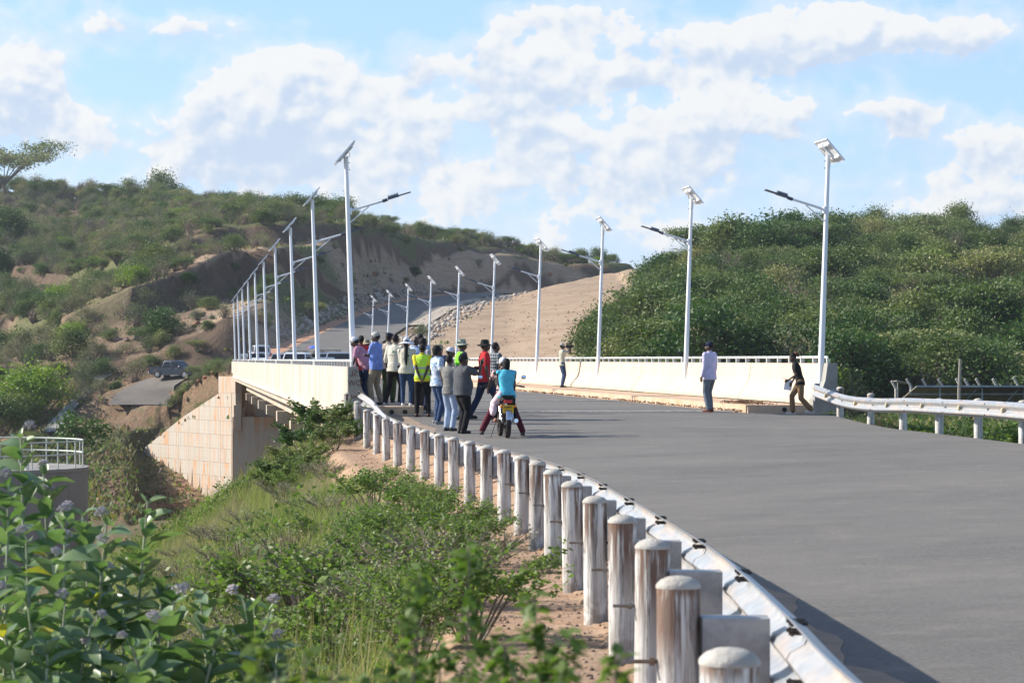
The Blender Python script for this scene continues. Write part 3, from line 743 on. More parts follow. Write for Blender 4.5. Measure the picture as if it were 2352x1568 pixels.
def wall_panel(poly, name, back=.0, th=.5, parent=bridge):
    if len(poly) < 3: return
    ar = sum(poly[i][0] * poly[(i + 1) % len(poly)][1] - poly[(i + 1) % len(poly)][0] * poly[i][1] for i in range(len(poly)))
    if abs(ar) < .1: return
    mb = MB(); mb.prism(poly, lambda p, k: EC + wu * p[0] + Vector((0, 0, p[1])) + wn * k, -back, -back - th); return bobj(mb, name, M['conc'], parent)
wing = wall_panel(outl, 'wing_wall', .03, .6)
wall_panel(topb, 'wing_wall_head', .0, .63)
qmax = max(p[0] for p in outl); zmin = min(p[1] for p in outl); zmax = max(p[1] for p in outl)
holes = MB()
z1 = zmax
while z1 > zmin:
    q0 = 0
    while q0 < qmax:
        pl = outl
        for a, b, c in ((1, 0, q0 + .012), (-1, 0, -(q0 + 2.42)), (0, 1, z1 - 1.248), (0, -1, -(z1 - .012))): pl = clip(pl, a, b, c)
        wall_panel(pl, 'shutter_panel', .0, .028)
        for dq in (.5, 1.2, 1.9):
            for dz_ in (.3, .95):
                q, z = q0 + dq, z1 - dz_
                ins = all(((outl[(i + 1) % 8][0] - outl[i][0]) * (z - outl[i][1]) - (outl[(i + 1) % 8][1] - outl[i][1]) * (q - outl[i][0])) * (1 if sum(outl[j][0] * outl[(j + 1) % 8][1] - outl[(j + 1) % 8][0] * outl[j][1] for j in range(8)) > 0 else -1) > .1 for i in range(8))
                if ins:
                    p = EC + wu * q + Vector((0, 0, z)); holes.tube([p + wn * -.01, p + wn * .004], .03, 6)
        q0 += 2.44
    z1 -= 1.26
ho = bobj(holes, 'tie_hole_shade', M['bolt']); ho['kind'] = 'stuff'  # dark discs carry the shade inside the tie holes
# leaf litter swept on the right footpath end and along the kerb
def litter(name, n, fn, m, lo=.04, hi=.2, label=None):
    mb = MB()
    for _ in range(n):
        p = fn(); a = rnd.uniform(0, 2 * pi); l = rnd.uniform(lo, hi); e = p + Vector((cos(a) * l, sin(a) * l, rnd.uniform(.0, .07)))
        mb.tube([p, (p + e) / 2 + Vector((0, 0, .02)), e], .012, 3, False)
    o = mb.obj(name, m); tag(o, label, None, None, 'stuff'); return o
brown = mat('dead_leaf_brown', (.15, .08, .045), .9, var=(.22, .13, .08), vscale=20)
litter('leaf_litter', 150, lambda: B(rnd.gauss(10.2, .22), rnd.gauss(-.2, .9), ZF + .015), brown, label='brown dead leaves piled at the right kerb end')
litter('kerb_litter', 420, lambda: B(9.78 + rnd.gauss(0, .035), rnd.uniform(-2, 45), ZD + .02), brown, .03, .12, label='brown litter swept along the foot of the right kerb')
# ---------------------------------------------------------------- guardrails
def path_at(P, s):
    acc = 0
    for i in range(len(P) - 1):
        L = (P[i + 1] - P[i]).length
        if acc + L >= s: return P[i].lerp(P[i + 1], (s - acc) / L)
        acc += L
    return P[-1]
def plen(P): return sum((P[i + 1] - P[i]).length for i in range(len(P) - 1))
WPROF = [(-.5, .0), (-.46, .010), (-.40, .052), (-.34, .078), (-.25, .083), (-.17, .07), (-.08, .018), (0, .004), (.08, .018), (.17, .07), (.25, .083), (.34, .078), (.40, .052), (.46, .010), (.5, .0)]
def beam_section(P, a, b, side, proud, parent, n=10):
    """P = line of the beam centre; side=+1 when the traffic side lies to the right of the line"""
    mb = MB(); k = len(WPROF); vs = []; fs = []
    for i in range(n + 1):
        s = a + (b - a) * i / n; p = path_at(P, s); q = path_at(P, s + .05) - path_at(P, max(0, s - .05)); q.z = 0; q.normalize(); nn = Vector((q.y, -q.x, 0)) * side
        for (h, d) in WPROF: vs.append(p + Vector((0, 0, h * .315)) + nn * (d - .04 + proud))
        for (h, d) in WPROF: vs.append(p + Vector((0, 0, h * .315)) + nn * (d - .0445 + proud - .003))
    m = 2 * k
    for i in range(n):
        for j in range(k - 1):
            A = i * m + j; fs.append((A, A + 1, A + m + 1, A + m)); A += k; fs.append((A, A + m, A + m + 1, A + 1))
        fs.append((i * m, i * m + k, (i + 1) * m + k, (i + 1) * m)); fs.append((i * m + k - 1, (i + 1) * m + k - 1, (i + 1) * m + 2 * k - 1, i * m + 2 * k - 1))
    for e in (0, n * m):
        for j in range(k - 1): fs.append((e + j, e + j + 1, e + k + j + 1, e + k + j))
    mb.add(vs, fs); return mb.obj('beam', M['beam'], parent, smooth=True)
def post_mesh(r, h):
    mb = MB(); prof = [(r * .98, -.35), (r * 1.0, 0), (r * .99, h * .5), (r, h - .014)]
    n = 20; b = 0
    vs = []; fs = []
    for (rr, z) in prof:
        for k in range(n):
            th = 2 * pi * k / n; q = 1 + .018 * sin(th * 8)
            vs.append((rr * q * cos(th), rr * q * sin(th), z))
    for i in range(len(prof) - 1):
        for k in range(n): fs.append((i * n + k, i * n + (k + 1) % n, (i + 1) * n + (k + 1) % n, (i + 1) * n + k))
    fs.append(tuple((len(prof) - 1) * n + k for k in range(n))); mb.add(vs, fs)
    me = mb.mesh('post', M['post'], True)
    mc = MB(); mc.lathe([(0, -.014), (r * 1.03, -.014), (r * 1.04, -.004), (r * .97, .006), (r * .8, .020), (r * .5, .031), (.001, .036)], (0, 0, h), 18)
    return me, mc.mesh('cap', M['cap'], True)
PM, CM = post_mesh(.086, .86)
gr = empty('guardrail', 'long galvanised guardrail on rust streaked white posts curving along the left edge of the road', 'guardrail', (PX[7], PD[7], PG[7]))
gro = Vector(gr.location)
def sub(o, org): o.location = Vector(o.location) - org; return o
beamP = []
for i in range(22): beamP.append(Vector((PX[i] + .40, PD[i], PT[i] - .10 - .155)))
t0 = beamP[1] - beamP[0]
beamP = [Vector((1.12, -1.5, -1.06)), Vector((1.12, 4.0, -1.07))] + beamP
beamP[-1] = Vector((-3.82, 65.2, -.93)); beamP[-2] = Vector((-3.36, 63.0, -1.12)); beamP[-3].z += .02
bp = smoothpath(beamP, 6)
TL = plen(bp); nb = int(round(TL / 2.79)); sl_ = TL / nb
for i in range(nb):
    o = beam_section(bp, max(0, i * sl_ - .16), min(TL, (i + 1) * sl_), 1, .004 * (i % 2) + .002, gr); sub(o, gro)
    p = path_at(bp, (i + 1) * sl_ - .1); q = path_at(bp, (i + 1) * sl_) - path_at(bp, (i + 1) * sl_ - .2); q.z = 0; q.normalize(); nn = Vector((-q.y, q.x, 0))
    mb = MB()
    for h in (-.13, -.095, .095, .13):
        for ds in (-.05, .06):
            c = p + q * ds + Vector((0, 0, h)); mb.tube([c + nn * -.04, c + nn * .03], .009, 6)
            c = p + q * ds + Vector((0, 0, h))
            mb.tube([c + nn * .012, c + nn * .022], .014, 6)
    sub(tag(mb.obj('splice_bolts', M['bolt'], gr), kind='stuff'), gro)
bmb = MB(); bmb.box((0, 0, 0), (.006, .16, .30)); 
for sy in (-.08, .08): bmb.box((.13, sy, 0), (.26, .006, .30))
bmb.box((.13, 0, .147), (.26, .16, .006))
BM = bmb.mesh('spacer_block', M['galv'])
rodm = MB(); rodm.tube([(-.19, 0, 0), (.1, 0, 0)], .009, 6); rodm.tube([(-.115, 0, 0), (-.095, 0, 0)], .018, 6); RM = rodm.mesh('threaded_rod', M['rust_rod'])
for i in range(22):
    z0 = PT[i] - .86 - .038
    p = Vector((PX[i], PD[i], z0))
    if i == 21: p = Vector((PX[i] + .02, 65.0, z0))
    if i == 20: p = Vector((PX[i] - .0, 63.2, z0))
    o = link('post', PM, gr); o.location = p - gro; o.rotation_euler = (R(rnd.uniform(-.8, .8)), R(rnd.uniform(-.8, .8)), rnd.uniform(0, 6.28))
    c = link('cap', CM, o)
    d = (PX[min(i + 1, 21)] - PX[max(i - 1, 0)]) / (PD[min(i + 1, 21)] - PD[max(i - 1, 0)]); ang = -math.atan(d)
    s = link('spacer_block', BM, gr); s.location = p - gro + Vector((cos(ang) * .09, sin(ang) * .09, .86 - .275)); s.rotation_euler = (0, 0, ang)
    r = link('threaded_rod', RM, gr); r.location = p - gro + Vector((0, 0, .86 - .30)); r.rotation_euler = (0, 0, ang)
# right guardrail
g2 = empty('guardrail', 'short galvanised guardrail with amber reflectors leaving the right end of the bridge', 'guardrail', (8.4, 56, -1.6)); g2o = Vector(g2.location)
rb = [(7.62, 66.0, -.80), (7.96, 63, -1.01), (8.15, 59, -1.035), (8.4, 55.5, -.98), (8.63, 52, -.955), (8.84, 48.5, -.93), (9.02, 45.5, -.93), (9.3, 41.5, -.93), (9.6, 37, -.93), (9.8, 33, -.93)]
rb = [Vector(p) for p in rb]; rbp = smoothpath(rb, 6); T2 = plen(rbp)
cuts = [0, plen(smoothpath(rb[:2], 6))]
def s_of(px):
    acc = 0
    for i in range(len(rbp) - 1):
        a, b = rbp[i], rbp[i + 1]; qa = 1176 + a.x / a.y * F; qb = 1176 + b.x / b.y * F
        if qa <= px <= qb: return acc + (b - a).length * (px - qa) / (qb - qa)
        acc += (b - a).length
    return T2
cuts = [0] + [s_of(x) for x in (1934, 2005, 2084, 2172, 2270, 2385, 2520)]
refm = MB(); refm.lathe([(.0, 0), (.052, 0), (.05, .012), (.0, .02)], n=12); 
rfm = MB(); vs = []
for k in range(9): th = -pi / 2 + pi * k / 8; vs.append((0, .0 + .075 * cos(th) * -1, .055 * sin(th)))
rf = MB(); rf.prism([(.0, -.075), (.03, -.06), (.055, -.02), (.055, .02), (.03, .06), (.0, .075)], lambda p, k: Vector((p[0], k, p[1])), -.012, .012)
RFM = rf.mesh('reflector', M['reflector'])
for i in range(len(cuts) - 1):
    o = beam_section(rbp, max(0, cuts[i] - .12), cuts[i + 1], 1, .004 * (i % 2), g2); sub(o, g2o)
    q = path_at(rbp, cuts[i + 1] - .1); t = path_at(rbp, cuts[i + 1]) - path_at(rbp, cuts[i + 1] - .2); t.z = 0; t.normalize(); nn = Vector((-t.y, t.x, 0)) * 1
    if nn.x > 0: nn = -nn
    mb = MB()
    for h in (-.1, 0, .1): c = q + Vector((0, 0, h)); mb.tube([c - nn * .03, c + nn * (.055 if h else .0)], .014, 6)
    sub(tag(mb.obj('splice_bolts', M['bolt'], g2), kind='stuff'), g2o)
for px, top in ((1897, 887.6), (1965, 902), (2037.5, 913), (2118, 914), (2205, 914), (2305, 918), (2415, 921), (2540, 930)):
    s = s_of(px) if px < 2530 else T2 - .2; p = path_at(rbp, s); t = path_at(rbp, min(T2, s + .1)) - path_at(rbp, s - .1); t.z = 0; t.normalize(); nn = Vector((-t.y, t.x, 0))
    if nn.x > 0: nn = -nn
    c = p - nn * .36; zt = -(top - 825) / F * c.y
    o = link('post', PM, g2); o.location = Vector((c.x, c.y, zt - .898)) - g2o; o.rotation_euler = (0, 0, rnd.uniform(0, 6)); link('cap', CM, o)
    s_ = link('spacer_block', BM, g2); ang = math.atan2(nn.y, nn.x); s_.location = Vector((c.x, c.y, p.z)) + nn * .09 - g2o; s_.rotation_euler = (0, 0, ang)
    rr = link('reflector', RFM, g2); rr.location = p + nn * (-.03) - g2o; rr.scale = (1.5, 1.5, 1.25); rr.rotation_euler = (0, 0, math.atan2(nn.y, nn.x) + R(18))
mb = MB(); mb.box((7.66, 66.05, -.83), (.03, .12, .45), Matrix.Rotation(TH, 3, 'Z')); mb.box((7.72, 66.02, -.83), (.12, .02, .45)); sub(mb.obj('end_plate', M['galv'], g2), g2o)

# ---------------------------------------------------------------- solar street lamps (local: +x over the carriageway)
def lamp_proto():
    root = empty('street_lamp', 'x', 'street lamp')
    H = 6.25
    m = MB(); m.tube([(0, 0, -.05), (0, 0, 2), (0, 0, 4.4), (0, 0, H)], [.085, .074, .060, .050], 14); m.obj('pole', M['lamp_white'], root, smooth=True)
    m = MB(); m.box((0, 0, .0), (.28, .28, .03)); 
    for a in (-.1, .1):
        for b in (-.1, .1): m.tube([(a, b, 0), (a, b, .06)], .014, 6)
    m.obj('base_plate', M['galv'], root)
    m = MB(); m.tube([(.05, 0, H - 1.02 - .36), (.25, 0, H - .96 - .36), (.95, 0, H - .74 - .40)], [.038, .034, .030], 10); m.tube([(.04, 0, H - 1.02 - .45), (.04, 0, H - 1.02 - .28)], .066, 12); m.obj('arm', M['lamp_white'], root, smooth=True)
    m = MB(); m.tube([(.05, 0, H - 1.68), (.55, 0, H - 1.26 - .02)], .017, 6); m.obj('brace', M['lamp_white'], root)
    hd = MB(); hd.tube([(.90, 0, H - 1.155), (1.03, 0, H - 1.115)], .044, 10)
    Mh = Matrix.Rotation(R(-15), 3, 'Y')
    hd.box((1.18, 0, H - 1.05), (.30, .17, .08), Mh, taper=(.9, .85)); 
    for k in range(7): hd.box((1.06 + .04 * k, 0, H - 1.035 + .0105 * k), (.012, .15, .05), Mh)
    h = hd.obj('lamp_head', M['lamp_dark'], root)
    m = MB(); m.box((1.47, 0, H - .985), (.34, .22, .028), Mh, taper=(.95, .9)); m.obj('led_plate', M['lamp_dark'], h)
    # panel faces outwards and up
    ux, uz = -sin(R(43)), -cos(R(43))          # from upper edge down to the lower edge
    n = Vector((-cos(R(43)), 0, sin(R(43))))
    c = Vector((0, 0, H + .09)); Mr = Matrix(((n.x, 0, -ux), (0, 1, 0), (n.z, 0, -uz)))
    pn = MB(); pn.box(c + n * .045, (.012, 1.16, .68), Mr); p_ = pn.obj('solar_panel', M['panel_cell'], root)
    m = MB(); m.box(c + n * .033, (.006, 1.15, .67), Mr); m.obj('panel_back', M['panel_back'], p_)
    m = MB()
    for s_ in (-1, 1):
        m.box(c + n * .036 + Vector((0, s_ * .585, 0)), (.04, .02, .72), Mr); m.box(c + n * .036 + Vector((ux, 0, uz)) * (.35 * s_), (.04, 1.16, .02), Mr)
        m.box(c + n * .008 + Vector((ux, 0, uz)) * (.2 * s_), (.05, 1.0, .045), Mr)
    m.obj('panel_frame', M['lamp_white'], p_)
    m = MB(); m.box(c + n * -.0 , (.05, .06, .52), Mr); m.tube([(0, 0, H - .3), (0, 0, H + .02)], .062, 12); m.obj('panel_bracket', M['lamp_white'], root)
    m = MB(); m.tube([(.0, -.03, H - .1)] + [(.05 + .05 * cos(a), -.05, H + .06 + .07 * sin(a)) for a in np.linspace(-1.8, 3.6, 10)], .006, 5); m.tube([(.06, 0, H - .32), (.1, 0, H - .32)], .01, 6); m.tube([(.06, 0, H - .14), (.1, 0, H - .14)], .01, 6); m.obj('cable', M['bolt'], root)
    return root
lp = lamp_proto()
ordL = ['nearest', 'second', 'third', 'fourth', 'fifth', 'sixth', 'seventh', 'eighth', 'ninth', 'farthest']
first = True
lpx = [811, 736.5, 687.5, 648, 620.5, 596, 580, 564, 554, 543]
rD = 66.7
for side in (0, 1):
    for k in range(10):
        o = lp if first else copytree(lp); first = False
        if side == 0:
            s = 18.2 * k; t = 0; p = B(.02, s, -1.05 + .0); o.rotation_euler = (0, R(-2.0), TH)
            o['label'] = f"white solar street lamp on the left parapet, {ordL[k]} from the camera"
        else:
            s = 18.2 * k - 2.06; p = B(11.78, s, -1.05); o.rotation_euler = (0, R(-2.0), TH + pi)
            o['label'] = f"white solar street lamp on the right parapet, {ordL[k]} from the camera"
        o['group'] = 'solar street lamps along the bridge'; o['category'] = 'street lamp'
        o.location = p - Vector((0, 0, .0))
        o.rotation_mode = 'XYZ'
        o.rotation_euler.rotate_axis('Z', R(rnd.uniform(-1.5, 1.5)) + (R(2) if k in (3, 6) else 0))
        o.scale = (1, 1, 1.0)

# ---------------------------------------------------------------- round concrete tank with a pipe railing
M['tank_rail'] = mat('tank_rail_paint', (.44, .47, .43), .6)
tk = Vector((WX(185, 106) - 4.5, 107.5, -4.42))
tank = empty('water_tank', 'round grey concrete tank below the road with pale pipe railing on top', 'tank', tuple(tk))
m = MB(); m.lathe([(4.5, -9), (4.5, -.16), (4.54, -.15), (4.54, 0), (4.3, 0.0), (0, .03)], n=72); m.obj('tank_wall', mat('tank_concrete', (.27, .26, .25), .9, var=(.2, .19, .18), vscale=.5, bump=.3, bscale=14, stretch=(1, 1, .25), rand=-1), tank, smooth=True)
for z in (1.08, .56):
    m = MB(); m.tube([(4.3 * cos(a), 4.3 * sin(a), z) for a in np.linspace(0, 2 * pi, 73)], .032, 8, False); m.obj('rail', M['tank_rail'], tank, smooth=True)
pst = MB(); pst.tube([(0, 0, 0), (0, 0, 1.08)], .03, 8); pst.box((0, 0, .01), (.14, .14, .02)); psm = pst.mesh('rail_post', M['tank_rail'], True)
for k in range(20):
    a = 2 * pi * (k + .3) / 20; o = link('rail_post', psm, tank); o.location = (4.3 * cos(a), 4.3 * sin(a), 0)
m = MB(); m.tube([(2.6, -3.0, 0), (2.6, -3.0, .35), (2.6, -3.0, .42)], [.09, .09, .05], 10); m.obj('vent_pipe', M['rail'], tank)
m = MB(); m.box((-1, -2, .06), (1.1, 1.1, .08)); m.obj('hatch', M['galv'], tank)

# ---------------------------------------------------------------- solar array, compound fence and pole beyond the right guardrail
arr = Vector((WX(2300, 160), 160, 0)); zg = -4.25
sa = empty('solar_array', 'long low rows of solar panels on thin steel legs behind the right guardrail', 'solar array', (arr.x, arr.y, zg))
x0, x1 = WX(2090, 160), WX(2650, 160)
steel = mat('array_steel', (.30, .36, .42), .5, .5, var=(.2, .25, .3), vscale=3)
under = mat('panel_underside', (.12, .115, .10), .7, var=(.17, .155, .135), vscale=1.6)
yb, yf = 164.0, 157.5; zb_, zf_ = -1.62, -2.55
nP = 15
for r in range(3):
    for k in range(nP):
        a = x0 + (x1 - x0) * k / nP + .015; b = x0 + (x1 - x0) * (k + 1) / nP - .015
        f0, f1 = r / 3 + .004, (r + 1) / 3 - .004; skew = 1.9
        pA = Vector((a - skew * (1 - f0) * (k < 1), yb + (yf - yb) * (1 - f0), zb_ + (zf_ - zb_) * f0)); 
        P_ = []
        for (x, f) in ((a, f0), (b, f0), (b, f1), (a, f1)): P_.append(Vector((x + f * skew * 0, yf + (yb - yf) * f, zb_ + (zf_ - zb_) * f)))
        m = MB(); n_ = (P_[1] - P_[0]).cross(P_[3] - P_[0]).normalized() * .04
        m.add([p - n_ for p in P_] + [p + n_ for p in P_], [(0, 1, 2, 3), (7, 6, 5, 4), (0, 4, 5, 1), (1, 5, 6, 2), (2, 6, 7, 3), (3, 7, 4, 0)]); sub(m.obj('solar_panel', under, sa), Vector(sa.location))
m = MB(); m.box(((x0 + x1) / 2, yf - .03, zb_ + .0), (x1 - x0, .08, .1)); m.box(((x0 + x1) / 2, yf + 2.2, zb_ - .5), (x1 - x0, .08, .1)); m.box(((x0 + x1) / 2, yb, zf_ - .08), (x1 - x0, .08, .1)); sub(m.obj('purlin', steel, sa), Vector(sa.location))
lg = MB()
k = 0; x = x0 + 1.5
while x < x1:
    for yy_, zt in ((yf + .4, zb_ - .1), (yb - .8, zf_)):
        m = MB(); m.tube([(x, yy_, zg - .2), (x, yy_, zt)], .05, 6); sub(m.obj('leg', steel, sa), Vector(sa.location))
    m = MB(); m.tube([(x, yf + .4, zg + .9), (x - 1.2, yb - .8, zf_ - .1)], .03, 5); m.tube([(x, yf + .45, zg + .1), (x + 2.2, yf + .45, zb_ - .2)], .03, 5); sub(m.obj('brace', steel, sa), Vector(sa.location))
    x += 2.55
cf = empty('compound_fence', 'row of cranked concrete fence posts with wires around the solar compound', 'fence', (WX(2100, 172), 172, -4.2)); cfo = Vector(cf.location)
fpm = MB(); fpm.box((0, 0, 1.05), (.13, .13, 2.5)); fpm.box((-.14, 0, 2.52), (.12, .12, .55), Matrix.Rotation(R(-32), 3, 'Y')); fpost = fpm.mesh('fence_post', mat('fence_post_concrete', (.40, .39, .36), .9, var=(.3, .29, .27), vscale=3))
fx = [2058, 2093, 2128, 2166, 2206, 2226, 2252, 2290, 2338, 2380, 2425]
for i, q in enumerate(fx):
    D = 172 - (i % 2) * 2; o = link('fence_post', fpost, cf); o.location = Vector((WX(q, D), D, -4.5 + .15 * (q > 2080) + (.1 if q > 2330 else 0))) - cfo; o.rotation_euler = (0, 0, rnd.uniform(-.3, .3)); o.scale = (1.1, 1.1, 1.12)
for z in (.5, 1.1, 1.7, 2.3):
    m = MB(); m.tube([(WX(2058, 171), 171, -4.4 + z), (WX(2425, 171), 171, -4.4 + z)], .012, 4); sub(m.obj('wire', M['rust_rod'], cf), cfo)
m = MB(); pb = Vector((WX(2203, 150), 150, -4.3)); m.tube([pb, pb + Vector((.0, 0, 2.5)), pb + Vector((.07, 0, 4.32))], [.11, .1, .085], 8)
o = m.obj('wooden_pole', mat('weathered_pole', (.27, .25, .22), .9, var=(.2, .18, .16), vscale=6, stretch=(4, 4, .4)), smooth=True); tag(o, 'thin weathered wooden pole standing in front of the solar panels', 'pole')
bf = empty('blue_fence', 'low bright blue paling fence seen under the solar panels', 'fence', (WX(2290, 176), 176, -4.4)); bfo = Vector(bf.location)
blue = mat('blue_paint', (.04, .14, .30), .6, var=(.06, .18, .36), vscale=4)
pal = MB(); pal.box((0, 0, .8), (.11, .03, 1.6)); palm = pal.mesh('paling', blue)
for k in range(44):
    o = link('paling', palm, bf); o.location = Vector((WX(2236 + k * 2.55 * 1.1, 176), 176, -4.35)) - bfo
m = MB(); m.box((WX(2297, 176), 176.05, -3.2), (4.2, .04, .08)); m.box((WX(2297, 176), 176.05, -4.0), (4.2, .04, .08)); sub(m.obj('rail', blue, bf), bfo)
# tilted roof sheet on posts left of the array
sh = empty('shelter', 'small open shelter with a sloping grey roof at the left end of the solar panels', 'shelter', (WX(2080, 178), 178, -4.2)); sho = Vector(sh.location)
m = MB(); a = W(2060, 873, 178); b = W(2092, 879, 178); m.add([a, b, b + Vector((0, 3, -.1)), a + Vector((0, 3, -.1)), a + Vector((0, 0, -.05)), b + Vector((0, 0, -.05)), b + Vector((0, 3, -.15)), a + Vector((0, 3, -.15))], [(0, 1, 2, 3), (7, 6, 5, 4), (0, 4, 5, 1), (1, 5, 6, 2), (2, 6, 7, 3), (3, 7, 4, 0)]); sub(m.obj('roof', M['grey_conc'], sh), sho)
for q in (2062, 2090):
    m = MB(); m.tube([W(q, 878, 178.5), Vector((WX(q, 178.5), 178.5, -4.6))], .05, 6); sub(m.obj('post', M['grey_conc'], sh), sho)

# ---------------------------------------------------------------- boulders
def rock_mesh(seed, m, sub_=2, flatz=.75):
    import bmesh
    bm = bmesh.new(); bmesh.ops.create_icosphere(bm, subdivisions=sub_, radius=1)
    for v_ in bm.verts:
        n = mnoise.noise(v_.co * 1.1 + Vector((seed * 7, 0, 0))) * .45 + mnoise.noise(v_.co * 2.7 + Vector((0, seed * 3, 0))) * .2
        v_.co *= 1 + n; v_.co.z *= flatz
        for ax in range(3): v_.co[ax] = round(v_.co[ax] / .22) * .22 * .35 + v_.co[ax] * .65
    me = bpy.data.meshes.new('boulder'); bm.to_mesh(me); bm.free(); me.materials.append(m); return me
RK = [rock_mesh(i, M['rock'] if i % 3 else M['redrock']) for i in range(6)]
def ground_hit(px, py, lo=200, hi=700, step=.6):
    kx, kz = (px - 1176) / F, (825 - py) / F; D = lo
    while D < hi:
        if ground(kx * D, D) >= kz * D: return Vector((kx * D, D, ground(kx * D, D)))
        D += step
    return None
def boulder(px, py, wpx, ri, label, group=None, lo=200):
    p = ground_hit(px, py + wpx * .3, lo)
    if p is None: return
    r = wpx / 2 * p.y / F; o = link('boulder', RK[ri % 6]); o.location = p + Vector((0, 0, r * .25)); o.scale = (r, r * .9, r); o.rotation_euler = (rnd.uniform(-.3, .3), rnd.uniform(-.3, .3), rnd.uniform(0, 6)); tag(o, label, 'boulder', group)
boulder(858, 628, 14, 0, 'squat upright red boulder alone on the gravel terrace above the hill road')
boulder(312, 772, 24, 1, 'broad brown boulder at the right end of the rock heap above the pickup', 'boulder heap above the pickup')
boulder(295, 762, 16, 3, 'red brown boulder on top of the rock heap above the pickup', 'boulder heap above the pickup')
boulder(270, 778, 18, 2, 'dark boulder at the left end of the rock heap above the pickup', 'boulder heap above the pickup')
boulder(290, 782, 16, 4, 'pale grey boulder at the foot of the rock heap above the pickup', 'boulder heap above the pickup')
boulder(332, 778, 14, 5, 'small boulder lying loose right of the rock heap above the pickup', 'boulder heap above the pickup')
boulder(455, 741, 20, 0, 'pinkish flat boulder in the stone pile on the lower terrace', 'stone pile on the lower terrace')
boulder(420, 745, 16, 2, 'dark boulder at the left of the stone pile on the lower terrace', 'stone pile on the lower terrace')
boulder(468, 745, 10, 3, 'small red boulder right in the stone pile on the lower terrace', 'stone pile on the lower terrace')
boulder(440, 748, 10, 4, 'small pale boulder in the middle of the stone pile on the lower terrace', 'stone pile on the lower terrace')
boulder(210, 772, 18, 1, 'grey brown boulder lying alone left of the rock heap on the slope')
boulder(1262, 634, 14, 3, 'brown boulder at the top left edge of the bare slab')
for i, (x, y, wd) in enumerate([(470, 868, 12), (457, 873, 10), (490, 868, 14), (445, 872, 8)]): boulder(x, y, wd, 3 * (i % 2), ['rusty red boulder in front of the pickup bonnet', 'small red boulder left in the row before the pickup bonnet', 'largest red boulder at the right of the row before the pickup bonnet', 'leftmost little boulder in the row before the pickup bonnet'][i], 'red boulders beside the track')
ts = rock_mesh(11, M['rock'], 1); tv = np.array([v_.co[:] for v_ in ts.vertices]); tq = np.array([p.vertices[:] for p in ts.polygons])
def stones(name, n, fn, smin, smax, m, label):
    T = []
    for _ in range(n):
        r = fn()
        if r is None: continue
        T.append((r[0], r[1], r[2], rnd.uniform(smin, smax) * rnd.uniform(.5, 1.3), rnd.uniform(0, 6.28)))
    V, Q = scatter_mesh(tv, tq, T); o = link(name, mesh_np(name, V, Q, mats=m)); tag(o, label, kind='stuff'); return o
def f_terr():
    D = rnd.uniform(232, 470); px = rnd.uniform(420, 1500); X = WX(px, D); g = zone(px, D, X)
    if g[0] > .45 or rnd.random() > .35 + g[2]: return None
    if interp(D, [240, 320, 380, 450], [970, 1010, 1085, 1170]) < px and rnd.random() < .9: return None
    if seg_near(HRp[::4], X, D)[0] < 6.5: return None
    return X, D, ground(X, D) + .03
stones('gravel', 9000, f_terr, .05, .16, mat('terrace_gravel', (.36, .27, .19), .95, var=(.22, .16, .12), vscale=.3, bump=.4, bscale=5, rand=-1), 'loose stones over the cut terraces and slopes')
def f_bank():
    px = rnd.uniform(150, 540); D = rnd.uniform(200, 246); X = WX(px, D); return X, D, ground(X, D) + .04
stones('rubble', 1900, f_bank, .06, .22, mat('bank_rubble', (.32, .19, .12), .95, var=(.17, .11, .08), vscale=.3, bump=.4, bscale=5, rand=-1), 'brown rubble covering the far river bank')
def f_apron():
    i = rnd.randrange(24, 50); p = HRp[i].lerp(HRp[i + 1], rnd.random()); t = (HRp[i + 1] - HRp[i]).normalized(); q = p + Vector((t.y, -t.x, 0)) * rnd.choice([rnd.gauss(8, 1.2), rnd.gauss(-7.3, .5)]); return q.x, q.y, ground(q.x, q.y) + .06
stones('rubble', 1500, f_apron, .12, .36, mat('pale_rubble', (.42, .38, .33), .95, var=(.25, .2, .16), vscale=.3, rand=-1), 'pale broken stones along the hill road')
def f_verge():
    D = rnd.choice([rnd.uniform(9, 30), rnd.uniform(9, 62)]); X = xpost(D) + rnd.uniform(-1.3, 1.2); return X, D, ground(X, D) + .0
stones('verge_pebbles', 5500, f_verge, .005, .022, mat('verge_pebble', (.30, .20, .14), .95, var=(.16, .11, .08), vscale=2, rand=-1), 'small dark pebbles strewn over the orange verge')
